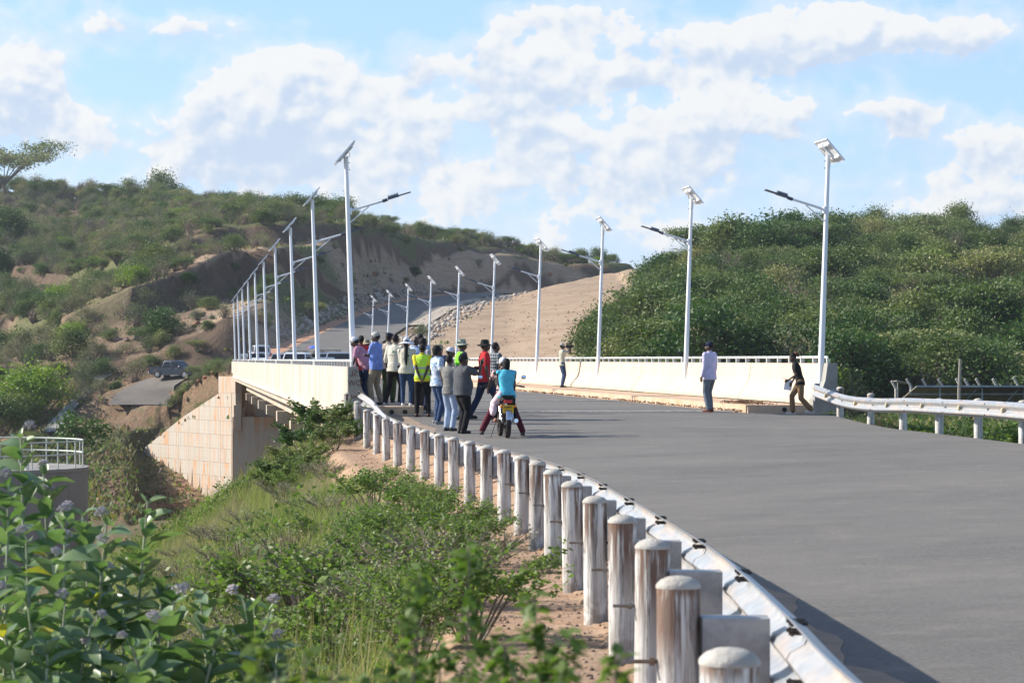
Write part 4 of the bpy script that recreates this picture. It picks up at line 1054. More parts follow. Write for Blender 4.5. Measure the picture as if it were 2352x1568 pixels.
# ---------------------------------------------------------------- vegetation
def leaf_quads(P, size, aspect=1.6, up=.0, jit=.5):
    """P (n,3) leaf centres -> quads"""
    n = len(P); a = nr.normal(size=(n, 3)); a[:, 2] = a[:, 2] * .7 + up; a /= np.linalg.norm(a, axis=1)[:, None]
    b = nr.normal(size=(n, 3)); b -= (b * a).sum(1)[:, None] * a; b /= np.linalg.norm(b, axis=1)[:, None]
    s = size * (1 + jit * (nr.rand(n) - .5))[:, None]
    V = np.stack([P - a * s * aspect / 2, P + b * s * .42, P + a * s * aspect / 2, P - b * s * .42], 1)
    return V.reshape(-1, 3), np.arange(4 * n).reshape(n, 4)
def twig_mesh_arrays(segs, n=3):
    mb = MB()
    for pts, r in segs: mb.tube(pts, r, n, False)
    return mb
def bush(seed, h, rx, n, size, m, kind='round', bare=.0, twigs=26):
    """returns (foliage mesh, stem mesh); base at the origin"""
    r_ = np.random.RandomState(seed); rr = random.Random(seed); segs = []; tips = []
    for i in range(twigs):
        a = rr.uniform(0, 2 * pi); el = rr.uniform(.25, 1.45) if kind == 'round' else rr.uniform(.5, 1.3)
        L = h * rr.uniform(.7, 1.05) if kind != 'flat' else h
        if kind == 'flat': d = Vector((cos(a) * rx * rr.uniform(.1, 1), sin(a) * rx * rr.uniform(.1, 1), h * rr.uniform(.72, 1)))
        else: d = Vector((cos(a) * cos(el) * rx, sin(a) * cos(el) * rx, sin(el) * h * .95)) * rr.uniform(.75, 1.0)
        m1 = d * .5 + Vector((rr.gauss(0, .08), rr.gauss(0, .08), rr.uniform(.0, .1))) * h
        if kind == 'flat': m1 = Vector((d.x * .35, d.y * .35, d.z * .62))
        segs.append(([Vector((0, 0, -.2)), m1, d], [h * .022, h * .013, h * .004])); tips.append(d); tips.append(d * .8 + m1 * .2)
        for _ in range(2):
            e = m1.lerp(d, rr.uniform(.2, .8)) + Vector((rr.gauss(0, .16), rr.gauss(0, .16), rr.uniform(-.02, .16))) * h
            segs.append(([m1.lerp(d, .3), e], [h * .009, h * .003])); tips.append(e)
    T = np.array([t[:] for t in tips]); 
    P = T[r_.randint(0, len(T), n)]
    sp = h * (.13 if kind != 'flat' else .10)
    P = P + r_.normal(size=P.shape) * np.array([sp, sp, sp * (.75 if kind != 'flat' else .28)]) 
    P[:, 2] = np.maximum(P[:, 2], .03 * h)
    V, Q = leaf_quads(P, size, up=.2)
    fo = mesh_np('foliage', V, Q, mats=m)
    st = twig_mesh_arrays(segs).mesh('stems', M['twig'] if kind != 'flat' else M['bark'], recalc=False)
    return fo, st
def merged(fo, st, name='shrub'):
    """one mesh with two materials (for shrubs too small to show stem and foliage apart)"""
    fv = np.array([v.co[:] for v in fo.vertices]); fq = [tuple(p.vertices) for p in fo.polygons]; sv = [v.co[:] for v in st.vertices]; sq = [tuple(i + len(fv) for i in p.vertices) for p in st.polygons]
    me = bpy.data.meshes.new(name); me.from_pydata([tuple(p) for p in fv] + list(sv), [], fq + sq); me.materials.append(fo.materials[0]); me.materials.append(st.materials[0])
    me.polygons.foreach_set('material_index', [0] * len(fq) + [1] * len(sq)); me.update(); return me
SH = {}
spec = [('dark', M['leaf_dark'], 'round', 4600, .125), ('dark', M['leaf_dark'], 'round', 4200, .12), ('dark', M['leaf_dark'], 'round', 3600, .12), ('mid', M['leaf_mid'], 'round', 4200, .12), ('mid', M['leaf_mid'], 'round', 3200, .115), ('mid', M['leaf_mid'], 'flat', 3200, .115),
        ('olive', M['leaf_olive'], 'round', 1500, .11), ('olive', M['leaf_olive'], 'round', 1000, .11), ('olive', M['leaf_olive'], 'round', 500, .11), ('yellow', M['leaf_yellow'], 'round', 2400, .13), ('bare', M['leaf_olive'], 'round', 80, .10)]
for i, (kd, m, k, n, s) in enumerate(spec):
    h = 3.2; fo, st = bush(20 + i, h, h * ((.62, .5, .72)[i % 3] if k == 'round' else .95), n, s, m, k, twigs=60 if kd == 'bare' else 24)
    SH.setdefault(kd, []).append((fo, st, merged(fo, st)))
LABK = {'dark': 'dark green', 'mid': 'mid green', 'olive': 'grey olive twiggy', 'yellow': 'yellow green', 'bare': 'leafless grey'}
def place(kd, X, D, size, where, cat='shrub', parts=False, name=None, group=None, label=None, sink=.15):
    fo, st, mg = rnd.choice(SH[kd]); z = ground(X, D) - sink; s = size / 3.2
    name = name or {'dark': 'thorn_bush', 'mid': 'thorn_bush', 'olive': 'scrub_bush', 'yellow': 'leafy_bush', 'bare': 'bare_bush'}[kd]
    if parts:
        o = empty(name, None, None, (X, D, z)); f = link('crown', fo, o); t = link('trunk', st, o); o.scale = (s, s, s * rnd.uniform(.85, 1.15))
    else:
        o = link(name, mg); o.location = (X, D, z); o.scale = (s * rnd.uniform(.85, 1.2), s * rnd.uniform(.85, 1.2), s * rnd.uniform(.75, 1.15))
    o.rotation_euler = (0, 0, rnd.uniform(0, 6.28))
    tag(o, label or f"{LABK[kd]} bush {where}", cat, group or f"{LABK[kd]} bushes {where}"); return o
def pick(w_): 
    x = rnd.random() * sum(w_.values())
    for k, v in w_.items():
        x -= v
        if x <= 0: return k
    return k
stuffT = {}
def stuff(kd, X, D, size):
    stuffT.setdefault(kd, []).append((X, D, ground(X, D) - .2, size / 3.2, rnd.uniform(0, 6.28)))
def slab_edge(D): return interp(D, [190, 215, 240, 300, 350, 440, 470], [1310, 1350, 1372, 1428, 1470, 1515, 1525])
def WR(X, D):
    px = 1176 + X / D * F; col = ['behind the second right lamp', 'between the first two right lamps', 'right of the nearest right lamp', 'near the right edge'][int(np.searchsorted([1640, 1880, 2120], px))]
    row = 'low' if D < 215 else 'halfway up' if D < 290 else 'high'
    return f"{row} on the right hill, {col}"
def WL(X, D):
    px = 1176 + X / D * F; col = ['at the far left', 'above the pickup', 'behind the left lamps', 'above the hill road'][int(np.searchsorted([250, 520, 850], px))]
    row = 'low' if D < 320 else 'halfway up' if D < 420 else 'high'
    return f"{row} on the left hill, {col}"
# right hill
cnt = 0; pts = []
def dens_clump(X, D): return mnoise.noise(Vector((X * .045, D * .03, 11)))
tries = 0
while cnt < 760 and tries < 20000:
    tries += 1
    px = rnd.uniform(1290, 2480); D = 182 * (2.35) ** (rnd.random() ** .9)
    crest = interp(px, [1420, 1500, 1560, 1640, 1800, 2050, 2352], [490, 465, 392, 352, 378, 408, 420])
    if D > crest + 2 or px < slab_edge(D) + 16 * rnd.random(): continue
    if px > 1950 and D < 186: continue
    X = WX(px, D); c = dens_clump(X, D)
    wts = {'dark': 2.4 + 9 * max(0, c), 'mid': 2.6 + 2 * max(0, c), 'olive': 3.0 + 14 * max(0, -c), 'yellow': .12, 'bare': .5 + 2 * max(0, -c)}
    if px < 1750: wts['olive'] *= .5; wts['dark'] *= 1.3
    kd = pick(wts); sz = rnd.uniform(2.0, 3.9) * rnd.choice([.7, 1, 1, 1.4]) * (1.12 if kd in ('dark', 'mid') else .8) * (.75 if px < 1480 else 1)
    pts.append((D, kd, X, sz)); cnt += 1
pts.sort()
for i, (D, kd, X, sz) in enumerate(pts):
    if i % 4 == 0 and i / 4 < 290: place(kd, X, D, sz * 1.05, WR(X, D))
    else: stuff(kd, X, D, sz)
# singled-out trees and bushes of the right hill
def tree_at(kd, px, D, size, label, cat='tree', name='thorn_tree'): return place(kd, WX(px, D), D, size, '', cat, True, name, None, label, .3)
tree_at('dark', 1680, 322, 6.6, 'big dark green tree crowning the left end of the right hill')
tree_at('dark', 1740, 318, 5.2, 'dark tree right beside the big crowning tree at the left end of the right hill')
tree_at('dark', 1540, 390, 3.6, 'small dark tree standing alone where the bare slab meets the sky')
tree_at('dark', 1412, 206, 4.2, 'dark green thorn tree behind the third right street lamp')
tree_at('dark', 1470, 204, 4.6, 'broad dark thorn tree between the second and third right street lamps')
tree_at('dark', 1860, 196, 4.9, 'very dark round tree behind the nearest right street lamp')
tree_at('dark', 1960, 192, 4.2, 'dark green tree just right of the nearest right street lamp')
tree_at('mid', 2130, 205, 4.8, 'broad pale green tree above the solar panels')
tree_at('dark', 2250, 192, 4.4, 'dark green tree above the middle of the solar panels')
tree_at('yellow', 1650, 262, 3.2, 'yellow green bush left in the pair in the middle of the right hill', 'shrub', 'leafy_bush')
tree_at('yellow', 1760, 262, 3.2, 'yellow green bush right in the pair in the middle of the right hill', 'shrub', 'leafy_bush')
tree_at('yellow', 1478, 270, 1.8, 'small bright yellow green bush near the edge of the bare slab', 'shrub', 'leafy_bush')
tree_at('yellow', 1940, 285, 2.0, 'bright yellow flowering bush right of the nearest right street lamp', 'shrub', 'leafy_bush')
tree_at('bare', 1775, 178, 3.4, 'leafless pale branching bush behind the parapet near the walking woman', 'shrub', 'bare_bush')
tree_at('bare', 2075, 168, 2.4, 'leafless twiggy bush at the left end of the solar panels', 'shrub', 'bare_bush')
for i, (px, D) in enumerate([(2000, 100), (2060, 92), (1960, 98)]): place('olive', WX(px, D), D, [1.1, 1.3, 1.0][i], '', label=['low dark bush under the right guardrail between its third and fourth posts', 'low grey bush under the right guardrail left of its fifth post', 'low olive bush under the right guardrail beside its second post'][i], group='low bushes under the right guardrail')
# left hill
pts = []; tries = 0; cnt = 0
def lh_density(px, D):
    j = int(np.searchsorted([np.interp(px, xs_c, TD[:, k]) for k in range(TD.shape[1])], D)); 
    if j <= 4: return .0, j
    base = {5: .22, 6: .06, 7: .22, 8: .06, 9: .26, 10: .06}.get(j, 1.0)
    if px < 560: base = max(base, .16 + .62 * sst((640 - px) / 260))
    return base, j
while cnt < 1900 and tries < 60000:
    tries += 1
    px = rnd.uniform(-60, 1420); D = 262 + 370 * rnd.random() ** 1.0
    if px > interp(D, [240, 320, 380, 450], [960, 1000, 1075, 1160]) and D < 470: continue
    crest = interp(px, xs_c, TD[:, -3])
    if D > crest + 10: continue
    X = WX(px, D); de, j = lh_density(px, D)
    c = dens_clump(X * 1.3, D)
    if rnd.random() > de * (.95 + 1.0 * c) : continue
    if seg_near(HRp[::4], X, D)[0] < 8 or seg_near(SRp[::4], X, D)[0] < 6: continue
    wts = {'dark': .6, 'mid': 1.2 + 2 * max(0, c), 'olive': 7.0, 'yellow': .12, 'bare': .7}
    kd = pick(wts); sz = rnd.uniform(1.3, 2.9) * rnd.choice([.7, 1, 1, 1.2]) * (1.0 if j > 10 or px < 380 else .7)
    if px > 700: sz *= .8
    pts.append((D, kd, X, sz)); cnt += 1
pts.sort(); tot = len(pts)
for i, (D, kd, X, sz) in enumerate(pts):
    if (i < 160 or i % 14 == 0): place(kd, X, D, sz, WL(X, D))
    else: stuff(kd, X, D, sz)
# crest scrub, denser line on the skyline
for _ in range(240):
    px = rnd.uniform(-40, 1400); crest = interp(px, xs_c, TD[:, -3]); D = crest + rnd.uniform(-16, 4)
    if 1150 < px and rnd.random() < .5: continue
    stuff(pick({'olive': 4, 'mid': 2, 'dark': 1, 'bare': .6}), WX(px, D), D, rnd.uniform(1.6, 3.4) * (.85 if px > 800 else 1.15))
tree_at('dark', 372, 585, 6.8, 'large dark round tree on the skyline of the left hill'); tree_at('mid', 300, 598, 5.2, 'feathery green tree on the skyline left of the large round one')
tree_at('dark', 680, 425, 4.4, 'wide flat dark tree on the left hill skyline behind the second left lamp'); tree_at('dark', 735, 428, 3.8, 'dark flat tree on the left skyline right of the wide flat one')
tree_at('dark', 1022, 486, 2.6, 'small dark tree alone on the sloping skyline above the hill road'); tree_at('mid', 1375, 500, 3.6, 'pale green tree on the skyline beside the third right street lamp')
tree_at('dark', 845, 428, 3.0, 'small dark tree on the skyline right of the nearest left lamp')
tree_at('dark', 20, 455, 6.5, 'very dark spreading tree at the left edge of the hillside'); tree_at('dark', -10, 420, 6.0, 'dark tree cut by the left edge of the photo')
place('dark', WX(375, 283), 283, 3.9, '', 'shrub', True, 'thorn_bush', None, 'dark feathery bush above the pickup on the hillside')
place('yellow', WX(45, 262), 262, 6.2, '', 'shrub', True, 'leafy_bush', None, 'large bright yellow green bush at the left edge above the tank'); place('yellow', WX(95, 264), 264, 5.2, '', 'shrub', True, 'leafy_bush', None, 'bright yellow green bush right beside the large one at the left edge')
place('dark', WX(40, 258), 258, 4.2, '', 'shrub', True, 'thorn_bush', None, 'dark bush below the bright yellow green bushes at the left edge'); place('dark', WX(5, 252), 252, 4.0, '', 'shrub', True, 'thorn_bush', None, 'dark bush at the left edge just above the tank railing')
place('olive', WX(440, 305), 305, 2.8, '', 'shrub', True, 'scrub_bush', None, 'pale grey leafy bush in the middle of the left hillside'); place('mid', WX(715, 318), 318, 2.2, '', 'shrub', True, 'scrub_bush', None, 'green bush on the terrace edge behind the second left lamp')
# acacia on the left skyline
def acacia(X, D, h, label):
    root = empty('acacia_tree', label, 'tree', (X, D, ground(X, D) - .4)); rr = random.Random(3); segs = []; tips = []
    base = Vector((0, 0, 0)); 
    for k in range(3):
        f = base + Vector((rr.uniform(-.6, .6), 0, h * .22)); segs.append(([base, f], [.28, .2]))
        for b in range(5):
            a = rr.uniform(-.2, 1.0) * pi if k else rr.uniform(0, 2 * pi); a = rr.uniform(0, 2 * pi)
            e = Vector((cos(a) * h * rr.uniform(.3, 1.05), sin(a) * h * rr.uniform(.3, .8), h * rr.uniform(.6, .95))); m1 = f.lerp(e, .45) + Vector((0, 0, h * .1))
            segs.append(([f, m1, e], [.15, .09, .03]))
            for _ in range(5):
                g = m1.lerp(e, rr.uniform(.3, 1)) + Vector((rr.gauss(0, .13), rr.gauss(0, .13), rr.uniform(-.02, .12))) * h; segs.append(([m1.lerp(e, .5), g], [.05, .012])); tips.append(g)
    twig_mesh_arrays(segs, 5).obj('trunk', M['bark'], root)
    T = np.array([t[:] for t in tips]); P = T[nr.randint(0, len(T), 9500)] + nr.normal(size=(9500, 3)) * np.array([.10, .10, .045]) * h; V, Q = leaf_quads(P, .30, up=.3); link('crown', mesh_np('crown', V, Q, mats=M['leaf_mid']), root)
acacia(WX(12, 585), 585, 12.5, 'umbrella shaped acacia on the skyline at the far left')
# small tree beside the tank
rt = empty('young_tree', 'thin young tree with a dark stem on the bank beside the tank railing', 'tree', (WX(195, 150), 150, -12.0)); 
zb = -12.0; top = -(955 - 825) / F * 150 - zb; bs = -(1075 - 825) / F * 150 - zb
segs = [([Vector((.1, 0, 0)), Vector((.05, 0, bs)), Vector((-.25, 0, bs + 1.2)), Vector((-.5, 0, top - .6))], [.1, .08, .06, .03])]; tips = []
for k in range(16):
    a = rnd.uniform(0, 2 * pi); b0 = Vector((-.2, 0, bs + 1 + rnd.uniform(0, 1.2))); e = b0 + Vector((cos(a) * rnd.uniform(.4, 1.25), sin(a) * rnd.uniform(.4, 1.2), rnd.uniform(.1, 1.1))); segs.append(([b0, e], [.03, .01])); tips.append(e)
twig_mesh_arrays(segs, 5).obj('trunk', M['bark'], rt); T = np.array([t[:] for t in tips]); P = T[nr.randint(0, len(T), 900)] + nr.normal(size=(900, 3)) * .24; V, Q = leaf_quads(P, .15); link('crown', mesh_np('crown', V, Q, mats=M['leaf_mid']), rt)
# far bank and embankment scrub beside the wing wall
for i in range(150):
    px = rnd.uniform(330, 535); D = rnd.uniform(243, 256); X = WX(px, D); q = (X - EC.x) * wu.x + (D - EC.y) * wu.y; rel = (X - EC.x) * WN.x + (D - EC.y) * WN.y
    if rel > -1.3 and -2 < q < 24: continue
    if seg_near(SRp[::4], X, D)[0] < 3.6: continue
    stuff(pick({'olive': 3, 'mid': 2}), X, D, rnd.uniform(.6, 1.5))
for i in range(45):
    px = rnd.uniform(-60, 330); D = rnd.uniform(215, 262); X = WX(px, D)
    if seg_near(SRp[::4], X, D)[0] < 3.6: continue
    stuff(pick({'olive': 3, 'mid': 2, 'dark': .6}), X, D, rnd.uniform(.5, 1.3))
def gn_scatter(name, T, src, label):
    """one object that repeats the source bush at its points"""
    me = bpy.data.meshes.new(name); me.vertices.add(len(T)); me.vertices.foreach_set('co', np.array([t_[:3] for t_ in T], dtype=np.float32).ravel())
    a = me.attributes.new('scl', 'FLOAT_VECTOR', 'POINT'); a.data.foreach_set('vector', np.array([(t_[3] * rnd.uniform(.85, 1.25), t_[3] * rnd.uniform(.85, 1.25), t_[3] * rnd.uniform(.75, 1.2)) for t_ in T], dtype=np.float32).ravel())
    a = me.attributes.new('rot', 'FLOAT_VECTOR', 'POINT'); a.data.foreach_set('vector', np.array([(0, 0, t_[4]) for t_ in T], dtype=np.float32).ravel())
    o = link(name, me); tag(o, label, kind='stuff'); ng = bpy.data.node_groups.new(name, 'GeometryNodeTree'); ng.interface.new_socket('Geometry', in_out='INPUT', socket_type='NodeSocketGeometry'); ng.interface.new_socket('Geometry', in_out='OUTPUT', socket_type='NodeSocketGeometry')
    N, L = ng.nodes, ng.links; gi_, go_ = N.new('NodeGroupInput'), N.new('NodeGroupOutput'); ip = N.new('GeometryNodeInstanceOnPoints'); oi = N.new('GeometryNodeObjectInfo'); oi.transform_space = 'ORIGINAL'; oi.inputs['As Instance'].default_value = True; oi.inputs['Object'].default_value = src
    at = []
    for nm in ('rot', 'scl'):
        q = N.new('GeometryNodeInputNamedAttribute'); q.data_type = 'FLOAT_VECTOR'; q.inputs['Name'].default_value = nm; at.append(q)
    L.new(gi_.outputs[0], ip.inputs['Points']); L.new(oi.outputs['Geometry'], ip.inputs['Instance']); L.new(at[0].outputs['Attribute'], ip.inputs['Rotation']); L.new(at[1].outputs['Attribute'], ip.inputs['Scale']); L.new(ip.outputs[0], go_.inputs[0])
    md = o.modifiers.new('scatter', 'NODES'); md.node_group = ng; return o
for kd, T in stuffT.items():
    for vi, (fo, st, mg) in enumerate(SH[kd]):
        Tk = T[vi::len(SH[kd])]
        src = next((q for q in bpy.data.objects if q.type == 'MESH' and q.data == mg), None)
        if Tk and src: gn_scatter('scrub', Tk, src, f'{LABK[kd]} scrub covering the hills between the single bushes')

# ---- grass: one tuft, scattered
def tuft(seed, n, h, spread, wdt=.006, bend=.4):
    r_ = random.Random(seed); V = []; Q = []
    for _ in range(n):
        a = r_.uniform(0, 2 * pi); d = Vector((cos(a), sin(a), 0)); p = Vector((r_.gauss(0, spread), r_.gauss(0, spread), 0)); l = h * r_.uniform(.5, 1.1); s = Vector((-d.y, d.x, 0)) * wdt; b = r_.uniform(.1, bend)
        a0 = p; a1 = p + d * l * b * .4 + Vector((0, 0, l * .55)); a2 = p + d * l * b + Vector((0, 0, l)); k = len(V)
        V += [a0 - s, a0 + s, a1 + s * .8, a1 - s * .8, a2 + s * .1, a2 - s * .1]; Q += [(k, k + 1, k + 2, k + 3), (k + 3, k + 2, k + 4, k + 5)]
    return np.array([v_[:] for v_ in V]), np.array(Q)
GC = {'green': (.08, .125, .035), 'bright': (.11, .175, .04), 'straw': (.30, .26, .14), 'pale': (.19, .215, .085), 'mauve': (.26, .21, .17)}
def grass(name, items, protos, label):
    Vs = []; Qs = []; Cs = []; off = 0; items = list(items)
    for i, (pv, pq) in enumerate(protos):
        T = items[i::len(protos)]
        if not T: continue
        V, Q = scatter_mesh(pv, pq, [t[:5] for t in T]); c = np.repeat(np.array([t[5] for t in T]), len(pv), 0); c = c * (1 + .25 * (nr.rand(len(c), 1) - .5)); Vs.append(V); Qs.append(Q + off); Cs.append(c); off += len(V)
    o = link(name, mesh_np(name, np.concatenate(Vs), np.concatenate(Qs), np.concatenate(Cs), mats=M['grassv'])); tag(o, label, kind='stuff'); return o
def weed(seed, n, r, h, s):
    r_ = np.random.RandomState(seed); a = r_.rand(n) * 6.28; q = r * np.sqrt(r_.rand(n)); P = np.stack([q * np.cos(a), q * np.sin(a), h * (.15 + .85 * r_.rand(n)) * (1 - .5 * (q / r) ** 2)], 1); return leaf_quads(P, s, 1.5, .4)
gi, wi, ti = [], [], []
def n_(X, D, a, b, c): return mnoise.noise(Vector((X * a, D * b, c)))
def slope_item(X, D, k):
    patch = n_(X, D, .36, .30, 6) + .5 * n_(X, D, 1.1, .8, 1) + rnd.gauss(0, .08)
    z = ground(X, D) - .02; j = rnd.uniform(.75, 1.25); r_ = rnd.random()
    if patch > .18 and r_ < .5:
        c = GC['bright'] if n_(X, D, .5, .4, 8) > .15 else GC['green'] if rnd.random() < .7 else (.13, .15, .07); wi.append((X, D, z, rnd.uniform(.6, 1.5) * k, rnd.uniform(0, 6.28), tuple(q * j for q in c)))
    elif patch > -.22:
        c = GC['pale'] if r_ < .6 else (.15, .19, .05) if r_ < .82 else GC['straw']; gi.append((X, D, z, rnd.uniform(.7, 1.4) * k, rnd.uniform(0, 6.28), tuple(q * j * 1.15 for q in c)))
    else:
        c = GC['mauve'] if r_ < .45 else GC['straw'] if r_ < .8 else GC['pale']; (ti if r_ < .5 else gi).append((X, D, z, rnd.uniform(.6, 1.15) * k, rnd.uniform(0, 6.28), tuple(q * j for q in c)))
for _ in range(17500):
    D = 9 + 60 * rnd.random() ** .72; e = 1.25 + 11 * rnd.random() ** 1.25; e += .35 * mnoise.noise(Vector((0, D * .3, 5))); X = xpost(D) - e
    if D < 13 and e < 1.6: continue
    if 1176 + X / D * F < -150: continue
    k = min(1, (e - 1.0) / 1.2); slope_item(X, D, (.35 + .65 * k) * (.8 if D < 16 else 1) * interp(D, [12, 18, 44, 54], [.5, 1, 1, .6]))
for _ in range(5500):                       # under the left bridge end and on the river bank
    px = rnd.uniform(150, 900); D = rnd.uniform(62, 100); X = WX(px, D)
    if X > xpost(70) - .9 - (D - 70) * .1245: continue
    slope_item(X, D, rnd.uniform(.7, 1.0))
grass('slope_grass', gi, [tuft(1, 15, .42, .13, .005, 1.1), tuft(2, 13, .55, .15, .005, .8), tuft(3, 16, .32, .14, .006, 1.4)], 'mixed green and straw coloured grass on the embankment')
grass('slope_weeds', wi, [weed(1, 34, .3, .42, .06), weed(2, 28, .26, .6, .055), weed(3, 30, .35, .3, .066)], 'leafy green weeds covering patches of the embankment')
grass('seeding_grass', ti, [tuft(11, 12, .8, .12, .003, .5), tuft(12, 12, .65, .16, .003, .7)], 'wispy pale seeding grass on the embankment')
its = []
for _ in range(1700):
    D = rnd.uniform(40, 72); X = xr(min(D, 66.7)) + .75 + (rnd.random() ** 1.6) * 7; n = mnoise.noise(Vector((X * .4, D * .2, 3)))
    if D > 65 and X < 8.9: continue
    its.append((X, D, ground(X, D) - .02, rnd.uniform(.25, .7), rnd.uniform(0, 6.28), GC['green'] if n > .1 else GC['straw'] if n < -.25 else GC['pale']))
for _ in range(3600):
    px = rnd.uniform(1880, 2480); D = rnd.uniform(72, 182); X = WX(px, D); n = mnoise.noise(Vector((X * .15, D * .06, 3)))
    its.append((X, D, ground(X, D) - .02, rnd.uniform(.7, 1.5), rnd.uniform(0, 6.28), GC['green'] if n > -.1 else GC['pale'] if n > -.3 else GC['straw']))
its = [t_[:5] + (tuple(q * rnd.uniform(.55, 1.0) for q in t_[5]),) for t_ in its]
grass('roadside_grass', its, [tuft(4, 11, .35, .14, .008, 1.2), weed(14, 26, .35, .45, .08), tuft(5, 10, .55, .18, .011, .9), weed(15, 22, .3, .6, .09)], 'weeds and grass behind the right guardrail')
its = []
for _ in range(15000):                       # hillside ground cover
    px = rnd.uniform(-100, 1100); D = rnd.choice([rnd.uniform(196, 262), rnd.uniform(235, 610)]); X = WX(px, D); g = zone(px, D, X)
    if rnd.random() > g[0] * 1.1 or seg_near(HRp[::4], X, D)[0] < 6.2 or seg_near(SRp[::4], X, D)[0] < 3.4: continue
    n = mnoise.noise(Vector((X * .08, D * .04, 3)))
    c = (.15, .16, .075) if n > .1 else (.12, .13, .06) if n > -.2 else (.20, .17, .11)
    its.append((X, D, ground(X, D) - .05, rnd.uniform(.9, 1.9), rnd.uniform(0, 6.28), tuple(q * rnd.uniform(.7, 1.2) for q in c)))
grass('hill_grass', its, [tuft(6, 6, .35, .30, .075, 1.2), tuft(7, 6, .3, .35, .085, 1.2)], 'low grass and weeds over the left hill and far bank')

# ---- embankment shrubs with small leaves
def leafy(seed, h, rx, n, size, m, stems=16, droop=0):
    rr = random.Random(seed); r_ = np.random.RandomState(seed); segs = []; P = []
    for i in range(stems):
        a = rr.uniform(0, 2 * pi); e = Vector((cos(a) * rx * rr.uniform(.2, 1), sin(a) * rx * rr.uniform(.2, 1), h * rr.uniform(.6, 1))); m1 = e * .5 + Vector((0, 0, h * .12)); segs.append(([Vector((0, 0, -.1)), m1, e], [.012, .009, .004]))
        for _ in range(4):
            g = m1.lerp(e, rr.uniform(0, 1)) + Vector((rr.gauss(0, .14), rr.gauss(0, .14), rr.uniform(-.05, .14))) * h; segs.append(([m1.lerp(e, .3), g], [.006, .002]))
            for t in np.linspace(.2, 1, 7): P.append(m1.lerp(e, .3).lerp(g, t)[:])
        for t in np.linspace(.3, 1, 12): P.append(m1.lerp(e, t)[:])
    P = np.array(P); P = P[r_.randint(0, len(P), n)] + r_.normal(size=(n, 3)) * .035 * max(1, h)
    V, Q = leaf_quads(P, size, 1.5, .2); return mesh_np('foliage', V, Q, mats=m), twig_mesh_arrays(segs, 4).mesh('stems', M['twig'], recalc=False)
LV = [leafy(40, 1.0, .85, 2200, .036, M['leaf_fresh']), leafy(41, 1.15, .8, 1900, .038, M['leaf_fresh']), leafy(42, .95, .7, 1100, .042, M['leaf_fresh'], 14), leafy(43, 1.5, 1.0, 1500, .085, M['leaf_mid'], 12)]
def shrub_at(px, py, D, vi, s, label, group=None):
    X = WX(px, D); z = ground(X, D); o = empty('leafy_shrub', label, 'shrub', (X, D, z - .05), rnd.uniform(0, 6.28), group); o.scale = (s * 1.3, s * 1.3, s)
    f = link('foliage', LV[vi][0], o); f['kind'] = 'stuff'; t = link('stems', LV[vi][1], o); t['kind'] = 'stuff'; return o
EB = [(1050, 27, 0, .50, 'rounded green shrub spilling towards the twelfth guardrail post'), (985, 28.5, 1, .5, 'green shrub left of the rounded one on the embankment edge'), (930, 30, 0, .55, 'green shrub in the middle of the upper embankment'), (1075, 24.5, 1, .42, 'low green shrub on the soil edge below the rounded one'),
      (870, 31, 1, .5, 'bright green shrub on the upper embankment left of the middle one'), (1010, 24, 0, .5, 'green shrub in front of the rounded one'), (940, 24, 1, .5, 'green shrub low in the middle of the embankment'), (880, 26, 0, .6, 'bright green shrub halfway down the embankment'),
      (720, 24, 2, .85, 'small leaved shrub in front of the wing wall, right of the big milkweed'), (640, 25, 2, .9, 'small leaved shrub with dark stems left on the embankment'), (560, 26, 2, .8, 'small leaved shrub farthest left on the embankment'), (800, 23, 2, .7, 'small leaved shrub between the green and the dark stemmed ones'),
      (760, 20, 2, .6, 'small leaved shrub in the foreground grass'), (1010, 20, 0, .4, 'low green shrub in the foreground at the soil edge'), (920, 19, 1, .5, 'low green shrub in the foreground grass')]
for px, D, vi, s, lab in EB: shrub_at(px, 0, D, vi, s * 1.15, lab)
for i, (px, D) in enumerate([(1000, 33), (930, 35), (840, 30), (780, 28), (680, 29), (600, 31), (500, 27), (860, 38), (740, 36), (420, 24), (500, 22), (880, 22), (820, 18), (960, 17), (1080, 17.5), (640, 20)]):
    shrub_at(px, 0, D, [1, 0, 1, 2, 2, 2, 2, 1, 2, 2, 2, 0, 2, 1, 0, 2][i], rnd.uniform(.45, .75), 'small leafy shrub growing among the embankment grass', 'small shrubs in the embankment grass')
VN = [(665, 62, 3, .5), (700, 63, 3, .62), (738, 64, 3, .72), (772, 63.5, 3, .6), (800, 62, 3, .45), (640, 60.5, 3, .5), (690, 59, 3, .5), (620, 60, 3, .42), (730, 60, 0, .6), (770, 60, 3, .45), (655, 57.5, 0, .6), (710, 57, 0, .6)]
for i, (px, D, vi, s) in enumerate(VN): shrub_at(px, 0, D, vi, s, 'green leafy climber in the tangle below the near left end of the bridge', 'leafy climbers below the bridge end')
DRYM = mat('dry_brush_leaf', (.19, .19, .12), .8, var=(.26, .22, .16), vscale=4, transl=.2, rand=.3)
DB = [leafy(50, .8, .75, 1300, .022, DRYM, 26), leafy(51, .6, .8, 1100, .022, DRYM, 24)]
for i in range(34):
    D = rnd.uniform(20, 60); e = rnd.uniform(1.2, 6.5) * interp(D, [20, 60], [.6, 1]); X = xpost(D) - e; LV.append(DB[i % 2]); o = shrub_at(1176 + X / D * F, 0, D, len(LV) - 1, rnd.uniform(.6, 1.0), 'grey dry brush bush standing in the embankment grass', 'dry brush on the embankment'); o.name = 'dry_bush'
LV[:] = LV[:4]
LV5 = leafy(46, .8, .7, 700, .07, M['leaf_fresh'], 10)
LV.append(LV5)
